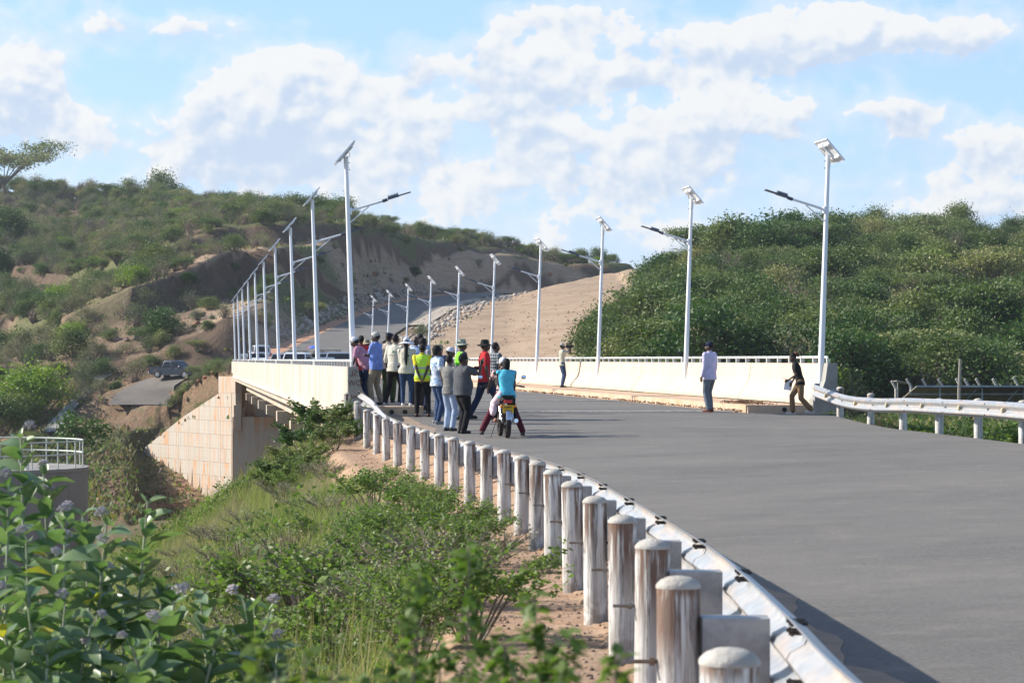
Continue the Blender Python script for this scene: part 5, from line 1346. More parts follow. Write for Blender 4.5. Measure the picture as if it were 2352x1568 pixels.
for i, (px, D) in enumerate([(2110, 58), (2135, 56.5), (2325, 51), (2348, 49.5), (1905, 66), (2180, 57)]): shrub_at(px, 0, D, 4, [.5, .4, .62, .7, .35, .4][i], ['leafy weed beside the fifth right guardrail post', 'small leafy weed right of the fifth right guardrail post', 'leafy weed right of the sixth right guardrail post', 'large leafy weed at the right edge under the guardrail', 'small leafy weed at the foot of the first right guardrail post', 'small leafy weed between the fifth and sixth right posts'][i])
for i, (px, D) in enumerate([(905, 47), (1120, 33), (980, 37), (940, 42), (1255, 23.5)]): shrub_at(px, 0, D, 0, [.28, .3, .3, .25, .22][i], 'small weed growing on the orange verge behind the posts', 'small weeds on the orange verge')

# ---- milkweed plants in the near left corner: every leaf its own part
def leaf_shape(L, Wd, curl, fold, name, m):
    n = 7; V = []; Qd = []
    for i in range(n + 1):
        t = i / n; wdt = Wd * (sin(pi * t ** .85) ** .75) * (1.0) if 0 < t < 1 else .001
        z = -curl * (t ** 2) * L + .12 * L * t; y = L * t
        V += [(-wdt / 2, y, z + fold * wdt), (0, y, z), (wdt / 2, y, z + fold * wdt)]
    for i in range(n): b = i * 3; Qd += [(b, b + 1, b + 4, b + 3), (b + 1, b + 2, b + 5, b + 4)]
    return mesh_np(name, V, Qd, smooth=True, mats=m)
CL = [leaf_shape(.17, .098, .25, .25, 'leaf', M['calo_leaf']), leaf_shape(.15, .085, .0, .35, 'leaf', M['calo_leaf']), leaf_shape(.18, .10, .5, .2, 'leaf', M['calo_leaf']), leaf_shape(.12, .062, -.2, .4, 'leaf', M['calo_leaf'])]
CY = leaf_shape(.16, .09, .4, .2, 'leaf', M['calo_yel'])
fl = MB()
for k in range(11):
    a = k * 2.4; r_ = .012 + .0032 * k; c = Vector((cos(a) * r_, sin(a) * r_, .055 - .0035 * k)); fl.ball(c, (.0085, .0085, .012), 6, 4); fl.tube([(0, 0, 0), c], .0016, 3, False)
    for q in range(5): fl.box(c + Vector((cos(q * 1.256) * .010, sin(q * 1.256) * .010, .006)), (.008, .008, .008))
FL = fl.mesh('flower_cluster', M['calo_flower'], recalc=False)
def milkweed(D, tips, label):
    bx_ = sum(t[0] for t in tips) / len(tips); X0 = WX(bx_, D); z0 = ground(X0, D); root = empty('milkweed', label, 'shrub', (X0, D, z0))
    o = Vector((X0, D, z0))
    for (px, py, dd) in tips:
        tip = W(px, py, D + dd) - o; b = Vector((tip.x * .25 + rnd.gauss(0, .06), (dd) * .3, -.05)); mid = b.lerp(tip, .5) + Vector((rnd.gauss(0, .05), rnd.gauss(0, .05), 0)) + Vector((-(tip.x - b.x) * .12, 0, .05))
        P = smoothpath([b, mid, tip], 8); m = MB(); m.tube(P, [.017 - .012 * i / (len(P) - 1) for i in range(len(P))], 7); m.obj('stem', M['calo_stem'], root, smooth=True)
        L = plen(P); s = L - .015; k = 0; az = rnd.uniform(0, 6.28)
        nmax = int(min(L * .9, 1.5) / .052)
        while k < nmax:
            p = path_at(P, s)
            for sgn in (0, pi):
                if rnd.random() < .06: continue
                yel = rnd.random() < .035 and k > 2
                me = CY if yel else rnd.choice(CL); lf = link('leaf', me, root); lf.location = p
                el = R(rnd.uniform(5, 50)) - k * R(2.5); size = (.55 + min(k, 3) * .2) * rnd.uniform(.8, 1.2)
                lf.rotation_euler = (el, R(rnd.uniform(-35, 35)), az + sgn + rnd.uniform(-.3, .3)); lf.scale = (size,) * 3
            if (k == 0 and rnd.random() < .7) or (k == 2 and rnd.random() < .25):
                f = link('flower_cluster', FL, root); f.location = p + Vector((rnd.gauss(0, .03), rnd.gauss(0, .03), .03 if k else .045)); f.rotation_euler = (rnd.uniform(-.6, .6), rnd.uniform(-.6, .6), 0); f.scale = (rnd.uniform(.5, .75),) * 3
            az += pi / 2 + rnd.uniform(-.3, .3); s -= .053 + .002 * k; k += 1
milkweed(13.0, [(48, 1000, 0), (100, 1085, .3), (20, 1110, -.2), (-40, 1150, .2), (60, 1240, -.4)], 'tall milkweed with lilac flowers at the far left in front of the tank')
milkweed(12.2, [(150, 1190, 0), (190, 1180, .3), (245, 1200, -.2), (120, 1290, -.3)], 'milkweed right of the tallest one, in front of the tank edge')
milkweed(12.6, [(340, 1150, 0), (290, 1290, .2), (375, 1330, -.1), (250, 1320, -.2)], 'milkweed with a tall flowering stem below the tip of the wing wall')
milkweed(11.6, [(60, 1340, 0), (150, 1390, .2), (-10, 1370, -.2), (210, 1430, 0), (110, 1470, -.3)], 'low milkweed at the bottom left corner')
milkweed(11.4, [(400, 1380, 0), (460, 1370, .2), (350, 1440, -.1), (500, 1460, 0), (300, 1480, -.3)], 'low milkweed right of the bottom left corner')
milkweed(12.0, [(560, 1375, 0), (620, 1400, .2), (640, 1480, -.1), (540, 1480, 0)], 'rightmost milkweed, with lilac flowers at the foot of the slope')
# ---- green herbs close to the eye, out of focus
HL = mesh_np('leaf', [(0, 0, 0), (-.011, .016, .003), (-.008, .034, 0), (0, .046, -.006), (.008, .034, 0), (.011, .016, .003)], [(0, 1, 2, 5), (5, 2, 3, 4)], mats=M['leaf_fresh'])
def herb(D, tips, label, dens_=1.0):
    X0 = WX(sum(t[0] for t in tips) / len(tips), D); z0 = ground(X0, D); root = empty('green_herb', label, 'herb', (X0, D, z0)); o = Vector((X0, D, z0)); T = []; allV = []
    for (px, py, dd, thick) in tips:
        tip = W(px, py, D + dd) - o; b = Vector((tip.x * .5, dd * .5, -.05)); P = smoothpath([b, b.lerp(tip, .5) + Vector((rnd.gauss(0, .03), 0, .02)), tip], 6); m = MB(); m.tube(P, [.006 - .004 * i / (len(P) - 1) for i in range(len(P))], 5); m.obj('stem', M['twig'], root)
        L = plen(P); n = int(400 * dens_ * min(L, 1.0))
        for k in range(n):
            s = L - min(L, 1.0) * (k / n); p = path_at(P, s); rr_ = thick * (.35 + .65 * min(1, (L - s) * 5)); a = rnd.uniform(0, 6.28)
            T.append((p + Vector((cos(a), sin(a), 0)) * rr_ * rnd.uniform(.1, 1) + Vector((0, 0, rnd.gauss(0, .01))), a))
    lv = np.array([v_.co[:] for v_ in HL.vertices]); Vs = []; 
    for p, a in T:
        Mx = Matrix.Rotation(a - pi / 2, 3, 'Z') @ Matrix.Rotation(rnd.uniform(-.9, .7), 3, 'X') @ Matrix.Rotation(rnd.uniform(-.6, .6), 3, 'Y'); Vs.append((lv * rnd.uniform(.55, 1.15)) @ np.array(Mx).T + np.array(p[:]))
    V = np.concatenate(Vs); n = len(T); Q = (np.array([(0, 1, 2, 5), (5, 2, 3, 4)])[None] + (np.arange(n) * 6)[:, None, None]).reshape(-1, 4)
    f = link('foliage', mesh_np('foliage', V, Q, mats=M['leaf_fresh']), root); f['kind'] = 'stuff'
herb(5.6, [(1078, 1255, 0, 0.026), (1010, 1475, .1, 0.024), (1130, 1455, .05, 0.024), (1160, 1485, -.1, 0.028), (1060, 1535, .1, 0.028), (1200, 1525, 0, 0.032)], 'blurred green herb with the tallest leafy spike at the bottom centre')
herb(5.4, [(965, 1315, 0, 0.013), (900, 1495, .1, 0.024), (850, 1555, 0, 0.024), (950, 1545, -.1, 0.028)], 'blurred green herb left of the tallest spike')
herb(5.2, [(1225, 1370, .1, 0.014), (1310, 1465, 0, 0.020), (1260, 1495, .1, 0.032), (1290, 1535, -.1, 0.032), (1230, 1565, 0, 0.032), (1180, 1555, .2, 0.032)], 'blurred green herb right of the tallest spike beside the posts')
herb(5.0, [(700, 1495, 0, 0.020), (760, 1545, .1, 0.024), (640, 1555, 0, 0.024), (700, 1585, -.1, 0.028), (820, 1585, .1, 0.028), (600, 1475, .3, 0.016)], 'blurred green herb farthest left at the bottom edge')
herb(4.8, [(1415, 1500, 0, 0.013), (1385, 1585, .05, 0.016)], 'small blurred green sprig in front of the nearest posts')
herb(5.0, [(900, 1595, 0, 0.032), (1000, 1585, .05, 0.032), (1100, 1595, .1, 0.032), (780, 1615, 0, 0.032)], 'blurred green herb along the bottom edge below the tallest spike')
# dry grass stalks in the near left
its = []
for _ in range(80):
    D = rnd.uniform(9, 15); px = rnd.uniform(-60, 900); X = WX(px, D)
    its.append((X, D, ground(X, D), rnd.uniform(.8, 1.35), rnd.uniform(0, 6.28), GC['straw'] if rnd.random() < .7 else GC['pale']))
grass('dry_stalks', its, [tuft(8, 9, .7, .06, .0026, .7), tuft(9, 7, .85, .05, .0026, .6)], 'tall dry grass stalks among the milkweeds')
# ---------------------------------------------------------------- people
def remesh(mb, name, m, vox=.014, smooth=2, fac=.5, M4=None):
    me = mb.mesh('tmp', None, recalc=False); o = bpy.data.objects.new('tmp', me); C.objects.link(o)
    r = o.modifiers.new('r', 'REMESH'); r.mode = 'VOXEL'; r.voxel_size = vox; r.use_smooth_shade = True
    if smooth: s = o.modifiers.new('s', 'SMOOTH'); s.factor = fac; s.iterations = smooth
    dg = bpy.context.evaluated_depsgraph_get(); out = bpy.data.meshes.new_from_object(o.evaluated_get(dg)); bpy.data.objects.remove(o); bpy.data.meshes.remove(me)
    out.name = name; out.materials.clear(); out.materials.append(m); return out
def limb(mb, pts, rad, n=12):
    mb.tube(pts, rad, n)
    for p, r in zip(pts, rad): mb.ball(p, r * 1.0, n, 8)
def ik(a, t, l1, l2, pole):
    a, t = Vector(a), Vector(t); d = t - a; L = d.length
    if L > l1 + l2 - .004: t = a + d * ((l1 + l2 - .004) / L); d = t - a; L = d.length
    x = (l1 * l1 - l2 * l2 + L * L) / (2 * L); h = math.sqrt(max(0, l1 * l1 - x * x)); u_ = d / L; p = Vector(pole); p = p - u_ * p.dot(u_)
    if p.length < 1e-4: p = u_.orthogonal()
    return a + u_ * x + p.normalized() * h, t
def hand(mb, wrist, f, side, curl=.6, s=1.0):
    f = Vector(f).normalized(); nrm = Vector((side, 0, 0)); nrm = (nrm - f * nrm.dot(f)); nrm = nrm.normalized() if nrm.length > .1 else f.orthogonal().normalized(); w_ = f.cross(nrm).normalized()
    if w_.y < 0: w_ = -w_
    pe = wrist + f * .085 * s
    for k in (-1, 0, 1): mb.tube([wrist + w_ * k * .012 * s, pe + w_ * k * .024 * s], [.015 * s, .014 * s], 8); mb.ball(pe + w_ * k * .024 * s, .014 * s, 8, 6)
    for k, L in zip((-1.5, -.5, .5, 1.5), (.062, .075, .080, .072)):
        b = pe + w_ * k * .0195 * s; c = b + (f * cos(curl * .5) - nrm * sin(curl * .5)) * L * .5 * s; e = c + (f * cos(curl * 1.4) - nrm * sin(curl * 1.4)) * L * .5 * s
        limb(mb, [b, c, e], [.0105 * s, .010 * s, .009 * s], 7)
    b = wrist + f * .02 * s + w_ * .026 * s; c = b + (f * .7 + w_ * .6).normalized() * .04 * s; e = c + (f * .95 + w_ * .1 - nrm * .3).normalized() * .035 * s; limb(mb, [b, c, e], [.013 * s, .012 * s, .010 * s], 7)
SK = [mat('skin_deep_brown', (.055, .030, .020), .5, var=(.075, .042, .028), vscale=6, rand=-1, spec=.4), mat('skin_dark_brown', (.040, .022, .015), .5, var=(.055, .03, .02), vscale=6, rand=-1, spec=.4)]
HAIR = mat('black_hair', (.008, .007, .007), .75, bump=.8, bscale=90, rand=-1)
EYEW = mat('eye_white', (.6, .57, .52), .3); EYED = mat('eye_iris', (.02, .01, .008), .2); LIP = mat('lip_brown', (.09, .035, .03), .5)
def cloth(name, c, c2=None, pat=None, vscale=7):
    def ex(t, vec, base, rough, tcn):
        g = tcn.outputs['Object']; sp = t.n('ShaderNodeSeparateXYZ', {0: g}); x, y, z = sp.outputs
        if pat == 'check':
            a = t.m('LESS_THAN', t.m('FRACT', t.m('MULTIPLY', t.m('ADD', x, y), 42.0)), .45); b = t.m('LESS_THAN', t.m('FRACT', t.m('MULTIPLY', z, 42.0)), .45); base = t.mix(t.m('MULTIPLY', t.m('ADD', a, b), .5), base, c4(c2))
        elif pat == 'plaid':
            a = t.m('LESS_THAN', t.m('FRACT', t.m('MULTIPLY', t.m('ADD', x, y), 13.0)), .22); b = t.m('LESS_THAN', t.m('FRACT', t.m('MULTIPLY', z, 13.0)), .22); base = t.mix(t.m('MAXIMUM', a, b), base, c4(c2))
        elif pat in ('camo', 'floral'):
            n = t.noise(g, 16 if pat == 'camo' else 11, 2, .5); base = t.mix(t.rng(n, .52, .55), base, c4(c2))
        elif pat == 'vest':
            for zz_ in (1.02, 1.17): base = t.mix(t.m('LESS_THAN', t.m('ABSOLUTE', t.m('SUBTRACT', z, zz_)), .022), base, (.42, .43, .42, 1))
        return base, rough
    return mat(name, c, .85, var=tuple(q * .82 for q in c), vscale=vscale, bump=1.6, bscale=14, rand=-1, spec=.15, extra=ex if pat else None)
def torso(mb, tf, k=1.0, z0=.86, belly=0, fem=0, flare=0, zt=1.50):
    S = [(.84, .170 + flare, .122 + flare), (.92, .172 + fem * .012 + flare * .6, .122), (1.0, .160 - fem * .004, .115), (1.08, .150 - fem * .022, .104), (1.18, .160 - fem * .018, .108), (1.30, .176 - fem * .012, .116), (1.38, .182 - fem * .016, .108), (1.435, .160 - fem * .014, .088), (1.475, .100, .070), (1.51, .062, .058)]
    n = 20; rows = []
    zs = [s[0] for s in S]; z = z0; L = []
    while z < zt: L.append(z); z += .035
    L.append(zt)
    for z in L:
        rx, ry = interp(z, zs, [s[1] for s in S]) * k, interp(z, zs, [s[2] for s in S]) * k; bo = belly * math.exp(-((z - 1.08) / .13) ** 2)
        rows.append([tf(Vector((cos(a) * (rx + bo * .5), sin(a) * (ry + bo * .35) + bo * (.55 if sin(a) > 0 else 0) * sin(a), z))) for a in [2 * pi * i / n for i in range(n)]])
    vs = [p for r in rows for p in r]; m = len(rows); fs = [(i * n + j, i * n + (j + 1) % n, (i + 1) * n + (j + 1) % n, (i + 1) * n + j) for i in range(m - 1) for j in range(n)]
    fs += [tuple(reversed(range(n))), tuple((m - 1) * n + j for j in range(n))]; mb.add(vs, fs)
def surf_z(X, D, surf):
    if surf == 'foot': return ZF
    if surf == 'deck' or D > 64.9: return ZD + .02
    return zroad(X, D)
def person(label, px, D, top_y, heading, surf='road', H=None, lean=0, arms=('down', 'down'), ankles=None, pel=.95, shirt=None, sleeve='short', trous=None, vest=None, hat=None, hair='short', shoes=(.02, .02, .02), skin=0, belly=0, fem=0, factor=1.0, girth=1.0, turn=0, nod=0, skirt=None, pos=None, lean_side=0, untuck=.84, group=None):
    X = WX(px, D); z = surf_z(X, D, surf)
    if pos is not None: X, D, z = pos
    if H is None: H = ((825 - top_y) / F * D - z) / factor
    s = H / (1.75 + (.03 if hat else 0)); sk = SK[skin]
    root = empty('person', label, 'person', (X, D, z), -R(heading), group); root.scale = (s, s, s)
    RM_ = Matrix.Rotation(R(-lean), 3, 'X') @ Matrix.Rotation(R(lean_side), 3, 'Y'); pv = Vector((0, 0, .95)); off = Vector((0, 0, pel - .95))
    def tf(p): p = Vector(p); k = min(1, max(0, (p.z - .90) / .12)); q = RM_ @ (p - pv) + pv; return p.lerp(q, k) + off
    ank = ankles or ((-.10, .02, .08), (.10, -.02, .08)); foot = []
    body = MB(); legs = []
    for i, sx in enumerate((-1, 1)):
        hip = Vector((sx * .09, 0, .92)) + off; knee, an = ik(hip, ank[i], .435, .425, (sx * .12, 1, 0.02)); legs.append((hip, knee, an))
        limb(body, [hip, hip.lerp(knee, .3), knee, knee.lerp(an, .3), an, an - Vector((0, 0, .03))], [.082 * girth, .076 * girth, .052, .053, .036, .036], 10)
        limb(body, [an + Vector((0, -.03, -.05)), an + Vector((0, .05, -.05)), an + Vector((0, .14, -.058))], [.033, .036, .024], 8)
    torso(body, tf, .93 * girth, .86, belly * .8, fem)
    sh = []
    POS = {'down': (.245, .04, .86), 'down_bent': (.26, .14, .92), 'behind': (.045, -.17, .92), 'crossed': (-.13, .19, 1.20), 'phone': (.10, .36, 1.46), 'up': (.20, .36, 1.52), 'front': (.10, .30, 1.12), 'book': (.16, .20, .96), 'camera': (.05, .34, 1.58), 'rail': (.25, .42, 1.05), 'hip': (.19, .02, .98), 'bars': (.30, .48, 1.12), 'thigh': (.13, .30, .98)}
    POLE = {'crossed': (1, .1, -.6), 'behind': (1, -.4, 0), 'phone': (.5, -.2, -1), 'up': (.5, -.1, -1), 'camera': (.7, -.1, -1), 'hip': (1, -.6, 0), 'bars': (.8, 0, -.6)}
    for i, sx in enumerate((-1, 1)):
        a = arms[i]; tg = POS[a] if isinstance(a, str) else a; po = POLE.get(a, (.25, -1, -.1)) if isinstance(a, str) else (.5, -.5, -.6)
        S_ = tf(Vector((sx * (.178 - fem * .015) * girth, 0, 1.425))); T_ = tf(Vector((tg[0] * sx, tg[1], tg[2]))) if a != 'down' else (S_ + Vector((sx * .055, .05, -.535)))
        el, wr = ik(S_, T_, .29, .255, (po[0] * sx, po[1], po[2])); sh.append((S_, el, wr))
        limb(body, [S_, S_.lerp(el, .4), el, el.lerp(wr, .3), wr], [.052 * girth, .046 * girth, .036, .036, .025], 10)
        hand(body, wr, (wr - el), sx, {'down': .5, 'phone': .9, 'up': .2, 'camera': 1.0, 'bars': 1.2, 'rail': .9}.get(a, .6), .98)
    hc = tf(Vector((0, .015, 1.625))); HM = Matrix.Rotation(R(-turn), 3, 'Z') @ Matrix.Rotation(R(-nod - lean * .3), 3, 'X')
    def h(p): return hc + HM @ Vector(p)
    limb(body, [tf(Vector((0, -.005, 1.44))), tf(Vector((0, 0, 1.50))), h((0, -.01, -.05))], [.062, .056, .055], 10)
    body.ball(h((0, -.012, .02)), (.076, .094, .102), 16, 12, HM); body.ball(h((0, .028, -.045)), (.058, .062, .062), 12, 10, HM); body.ball(h((0, .062, -.082)), (.026, .024, .022), 8, 6, HM)
    body.tube([h((0, .082, .02)), h((0, .110, -.022)), h((0, .088, -.034))], [.009, .018, .016], 8); body.ball(h((0, .078, .03)), (.05, .02, .014), 10, 6, HM); body.ball(h((0, .088, -.056)), (.026, .018, .013), 8, 6, HM)
    for sx in (-1, 1): body.ball(h((sx * .079, -.005, -.008)), (.012, .02, .032), 8, 6, HM); body.ball(h((sx * .045, .05, -.02)), (.022, .03, .022), 8, 6, HM)
    link('body', remesh(body, 'body', sk, .0150, 1), root)
    eb = MB()
    for sx in (-1, 1):
        e = MB(); e.ball(h((sx * .031, .0785, .006)), .0125, 10, 8); e.ball(h((sx * .031, .0868, .006)), .0065, 8, 6, mi=1); link('eye', e.mesh('eye', [EYEW, EYED], True), root)
    e = MB(); e.ball(h((0, .103, -.055)), (.024, .006, .005), 10, 6, HM); e.ball(h((0, .102, -.064)), (.019, .006, .005), 10, 6, HM); link('mouth', e.mesh('mouth', LIP, True), root)
    # trousers / skirt
    if trous:
        t = MB(); tm, loose = trous
        torso(t, lambda p: Vector(p) + off, 1.0, .86, belly * .4, fem, 0, 1.0)
        for (hip, knee, an) in legs: limb(t, [hip + Vector((0, 0, .02)), hip.lerp(knee, .35), knee, knee.lerp(an, .5), an + (knee - an).normalized() * .02], [.098 * girth + loose * .2, .092 * girth + loose * .3, .066 + loose * .6, .060 + loose * .9, .052 + loose], 12)
        link('trousers', remesh(t, 'trousers', tm, .020, 2), root)
    if skirt: skirt(root, legs, off)
    for (hip, knee, an) in legs:
        f = MB(); f.ball(an + Vector((0, .055, -.043)), (.046, .135, .038), 12, 8); f.ball(an + Vector((0, -.035, -.035)), (.04, .05, .045), 10, 8); f.box(an + Vector((0, .045, -.072)), (.085, .25, .016)); link('shoe', f.mesh('shoe', flat('shoe_%.2f_%.2f' % shoes[:2], shoes, .6), True), root)
    if shirt:
        t = MB(); torso(t, tf, 1.06 * girth, untuck, belly, fem, .012)
        for (S_, el, wr) in sh:
            if sleeve == 'short': limb(t, [tf(Vector((S_.x * 0, 0, 1.42))).lerp(S_, .7), S_, S_.lerp(el, .62)], [.06, .068 * girth, .060 * girth], 12)
            elif sleeve == 'long': limb(t, [tf(Vector((0, 0, 1.42))).lerp(S_, .7), S_, S_.lerp(el, .5), el, el.lerp(wr, .5), el.lerp(wr, .92)], [.06, .066 * girth, .058 * girth, .050, .044, .037], 12)
            elif sleeve == 'rolled': limb(t, [tf(Vector((0, 0, 1.42))).lerp(S_, .7), S_, S_.lerp(el, .5), el, el.lerp(wr, .25)], [.06, .066, .058, .050, .046], 12)
            elif sleeve == 'cap': limb(t, [tf(Vector((0, 0, 1.42))).lerp(S_, .7), S_], [.06, .062], 12)
        link('shirt', remesh(t, 'shirt', shirt, .019, 2), root)
        c = MB(); 
        if sleeve != 'cap': c.tube([tf(Vector((.062 * cos(a), .058 * sin(a) + .005, 1.505 - .012 * sin(a)))) for a in np.linspace(0, 2 * pi, 17)], .012, 6, False); link('collar', c.mesh('collar', shirt, True), root)
    if vest:
        t = MB(); torso(t, tf, 1.15 * girth, .90, belly, fem, .012, 1.49)
        for (S_, el, wr) in sh: t.ball(tf(Vector((S_.x * 0, 0, 1.42))).lerp(S_, .8), (.05, .075, .06), 10, 8)
        link('vest', remesh(t, 'vest', vest, .020, 2), root)
    # hair and hats
    if hair == 'short': t = MB(); t.ball(h((0, -.022, .032)), (.080, .093, .100), 16, 12, HM); link('hair', t.mesh('hair', HAIR, True), root)
    elif hair == 'afro': t = MB(); t.ball(h((0, -.03, .04)), (.098, .108, .110), 16, 12, HM); t.ball(h((0, -.06, -.03)), (.07, .07, .07), 12, 8, HM); link('hair', remesh(t, 'hair', HAIR, .014, 1), root)
    elif hair == 'bun': t = MB(); t.ball(h((0, -.022, .03)), (.082, .094, .100), 16, 12, HM); link('hair', t.mesh('hair', HAIR, True), root); t = MB(); t.ball(h((0, -.135, .05)), (.055, .06, .062), 12, 8, HM); t.ball(h((0, -.15, .0)), (.04, .045, .06), 12, 8, HM); link('hair_bun', remesh(t, 'hair_bun', flat('brown_hair', (.13, .05, .025), .8), .013, 1), root)
    elif hair == 'braid': t = MB(); t.ball(h((0, -.022, .03)), (.083, .096, .100), 16, 12, HM); limb(t, [h((0, -.09, 0)), h((0, -.13, -.12)), tf(Vector((0, -.15, 1.32))), tf(Vector((.0, -.155, 1.20))), tf(Vector((.005, -.15, 1.06)))], [.06, .052, .05, .042, .018], 10); link('hair', remesh(t, 'hair', HAIR, .014, 1), root)
    elif hair == 'bob': t = MB(); t.ball(h((0, -.03, .03)), (.09, .102, .104), 16, 12, HM); t.ball(h((0, -.05, -.05)), (.085, .075, .09), 12, 8, HM); t.ball(h((.01, -.055, -.11)), (.065, .05, .06), 12, 8, HM); link('hair', remesh(t, 'hair', HAIR, .014, 1), root)
    if hat:
        kind, hm = hat; t = MB()
        if kind == 'cap':
            t.ball(h((0, -.008, .055)), (.087, .103, .088), 18, 12, HM); t.add([h(p) for p in [(-.07, .07, .045), (-.055, .15, .032), (0, .175, .036), (.055, .15, .032), (.07, .07, .045), (-.07, .07, .055), (-.055, .15, .040), (0, .175, .044), (.055, .15, .040), (.07, .07, .055)]], [(0, 1, 2, 3, 4), (9, 8, 7, 6, 5), (0, 5, 6, 1), (1, 6, 7, 2), (2, 7, 8, 3), (3, 8, 9, 4)]); t.ball(h((0, -.008, .145)), .007, 6, 5)
        elif kind in ('wide', 'boonie'):
            br, dr = (.205, .05) if kind == 'wide' else (.165, .035); n = 28; V = []; zb = .045
            prof = [(.086, zb), (.086 + (br - .086) * .4, zb - dr * .15), (br * .85, zb - dr * .6), (br, zb - dr), (br * .99, zb - dr - .008), (.086 + (br - .086) * .4, zb - dr * .15 - .008), (.084, zb - .01)]
            prof = [(.07, zb + .095), (.085, zb + .06)] + prof; prof = [(.001, zb + (.115 if kind == 'wide' else .10)), (.045, zb + .112 if kind == 'wide' else zb + .10)] + prof
            b = len(t.v)
            for (r, z_) in prof:
                for k in range(n): th = 2 * pi * k / n; wv = (.010 * sin(3 * th + 1) if r > .12 else 0); t.v.append(tuple(h((r * cos(th) * (1 if r > .1 else .98), (r * sin(th)) * 1.08 - .008, z_ + wv))))
            for i in range(len(prof) - 1):
                for k in range(n): t.f.append((b + i * n + k, b + i * n + (k + 1) % n, b + (i + 1) * n + (k + 1) % n, b + (i + 1) * n + k)); t.mi.append(0)
        elif kind == 'beret': t.ball(h((0, -.005, .055)), (.086, .100, .055), 16, 10, HM); t.ball(h((.02, -.01, .09)), (.105, .112, .042), 18, 10, HM @ Matrix.Rotation(R(12), 3, 'Y'))
        link('hat', t.mesh('hat', hm, True), root)
    root['rig'] = 1; del root['rig']
    return root, sh, h, tf
def held(root, name, sh_i, mbf, m, label=None, cat=None):
    """a thing held in a hand stays a top-level object"""
    dg = Matrix.LocRotScale(root.location, root.rotation_euler.to_quaternion(), root.scale); mb = mbf(); me = mb.mesh(name, m); me.transform(dg)
    loc = dg @ sh_i; me.transform(Matrix.Translation(-loc)); o = link(name, me); o.location = loc; tag(o, label, cat); return o
K = {}
K['blue_jeans'] = cloth('blue_jeans', (.035, .065, .14)); K['light_jeans'] = cloth('light_jeans', (.36, .44, .58)); K['black_tr'] = cloth('black_trousers', (.014, .014, .017)); K['khaki_tr'] = cloth('khaki_trousers', (.30, .25, .18)); K['green_tr'] = cloth('olive_green_trousers', (.06, .075, .03))
K['grey_tr'] = cloth('grey_blue_trousers', (.15, .18, .21)); K['brown_tr'] = cloth('brown_cord_trousers', (.20, .13, .075)); K['maroon'] = cloth('maroon_trousers', (.10, .015, .03)); K['navy_jeans'] = cloth('navy_jeans', (.018, .03, .065)); K['dark_brown'] = cloth('dark_brown_trousers', (.05, .035, .028))
K['pink'] = cloth('pink_check_shirt', (.55, .36, .43), (.30, .05, .13), 'check'); K['red'] = cloth('red_shirt', (.52, .03, .035)); K['bluepolo'] = cloth('blue_polo', (.17, .26, .62)); K['police'] = cloth('khaki_uniform', (.50, .42, .34)); K['cream'] = cloth('cream_waistcoat', (.62, .58, .48)); K['ltblue'] = cloth('pale_blue_shirt', (.45, .56, .75))
K['greysh'] = cloth('grey_shirt', (.35, .36, .38)); K['yellow'] = cloth('yellow_tshirt', (.80, .66, .04)); K['limevest'] = cloth('lime_hi_vis_vest', (.55, .85, .07), None, 'vest'); K['greenvest'] = cloth('green_hi_vis_vest', (.22, .80, .05), None, 'vest'); K['denimv'] = cloth('denim_and_white_top', (.55, .60, .68), (.20, .32, .48), 'camo', 3); K['navy'] = cloth('navy_shirt', (.025, .04, .10))
K['creamsh'] = cloth('cream_shirt', (.52, .49, .40)); K['grey2'] = cloth('mid_grey_tshirt', (.20, .20, .19)); K['grey3'] = cloth('slate_grey_polo', (.085, .09, .10)); K['lilac'] = cloth('pale_lilac_shirt', (.58, .54, .74)); K['blacktee'] = cloth('black_tshirt', (.018, .018, .02)); K['plaidw'] = cloth('cream_plaid_shirt', (.55, .54, .44), (.20, .20, .16), 'plaid'); K['turq'] = cloth('turquoise_top', (.10, .50, .66))
K['floral'] = cloth('dark_floral_shirt', (.05, .05, .055), (.60, .38, .36), 'floral'); K['plaidd'] = cloth('dark_plaid_shirt', (.03, .035, .045), (.3, .33, .36), 'plaid'); K['pinkskirt'] = cloth('pale_pink_skirt', (.68, .55, .60))
Hc = {'white': cloth('white_cap', (.66, .66, .72)), 'grey': cloth('grey_cap', (.42, .41, .38)), 'black': cloth('black_hat', (.02, .022, .02)), 'navy': cloth('navy_cap', (.02, .025, .055)), 'whitehat': cloth('white_sun_hat', (.68, .70, .80)), 'camo': cloth('camo_hat', (.34, .37, .31), (.18, .22, .15), 'camo'), 'beige': cloth('beige_cap', (.36, .31, .22))}
WS = (.6, .58, .56)
person('man in a pink checked shirt and white cap leaning on the left handrail', 846, 67.0, 768, -80, 'foot', H=1.86, lean=30, arms=('rail', 'rail'), shirt=K['pink'], sleeve='short', trous=(K['navy_jeans'], .01), hat=('cap', Hc['white']), belly=.07, girth=1.12, turn=10)
person('man in a red shirt half hidden behind the nearest left lamp post', 829, 70, 772, -35, 'foot', shirt=K['red'], trous=(K['navy_jeans'], .01), H=1.80)
person('person in a camouflage hat behind the man in the blue polo', 842, 74, 770, -50, 'foot', shirt=K['police'], trous=(K['khaki_tr'], .01), hat=('boonie', Hc['beige']), H=1.74)
person('man in a blue polo and grey cap with folded arms and khaki trousers', 864, 66.0, 760, -68, 'foot', arms=('crossed', 'crossed'), shirt=K['bluepolo'], trous=(K['khaki_tr'], .014), hat=('cap', Hc['grey']), belly=.05, girth=1.08, turn=-8, ankles=((-.13, .05, .08), (.12, -.08, .08)))
person('officer in a navy beret and khaki uniform with green trousers', 893, 70, 757, 10, 'foot', shirt=K['police'], trous=(K['green_tr'], .02), hat=('beret', Hc['navy']), girth=1.05, arms=('down_bent', 'down'), H=1.90)
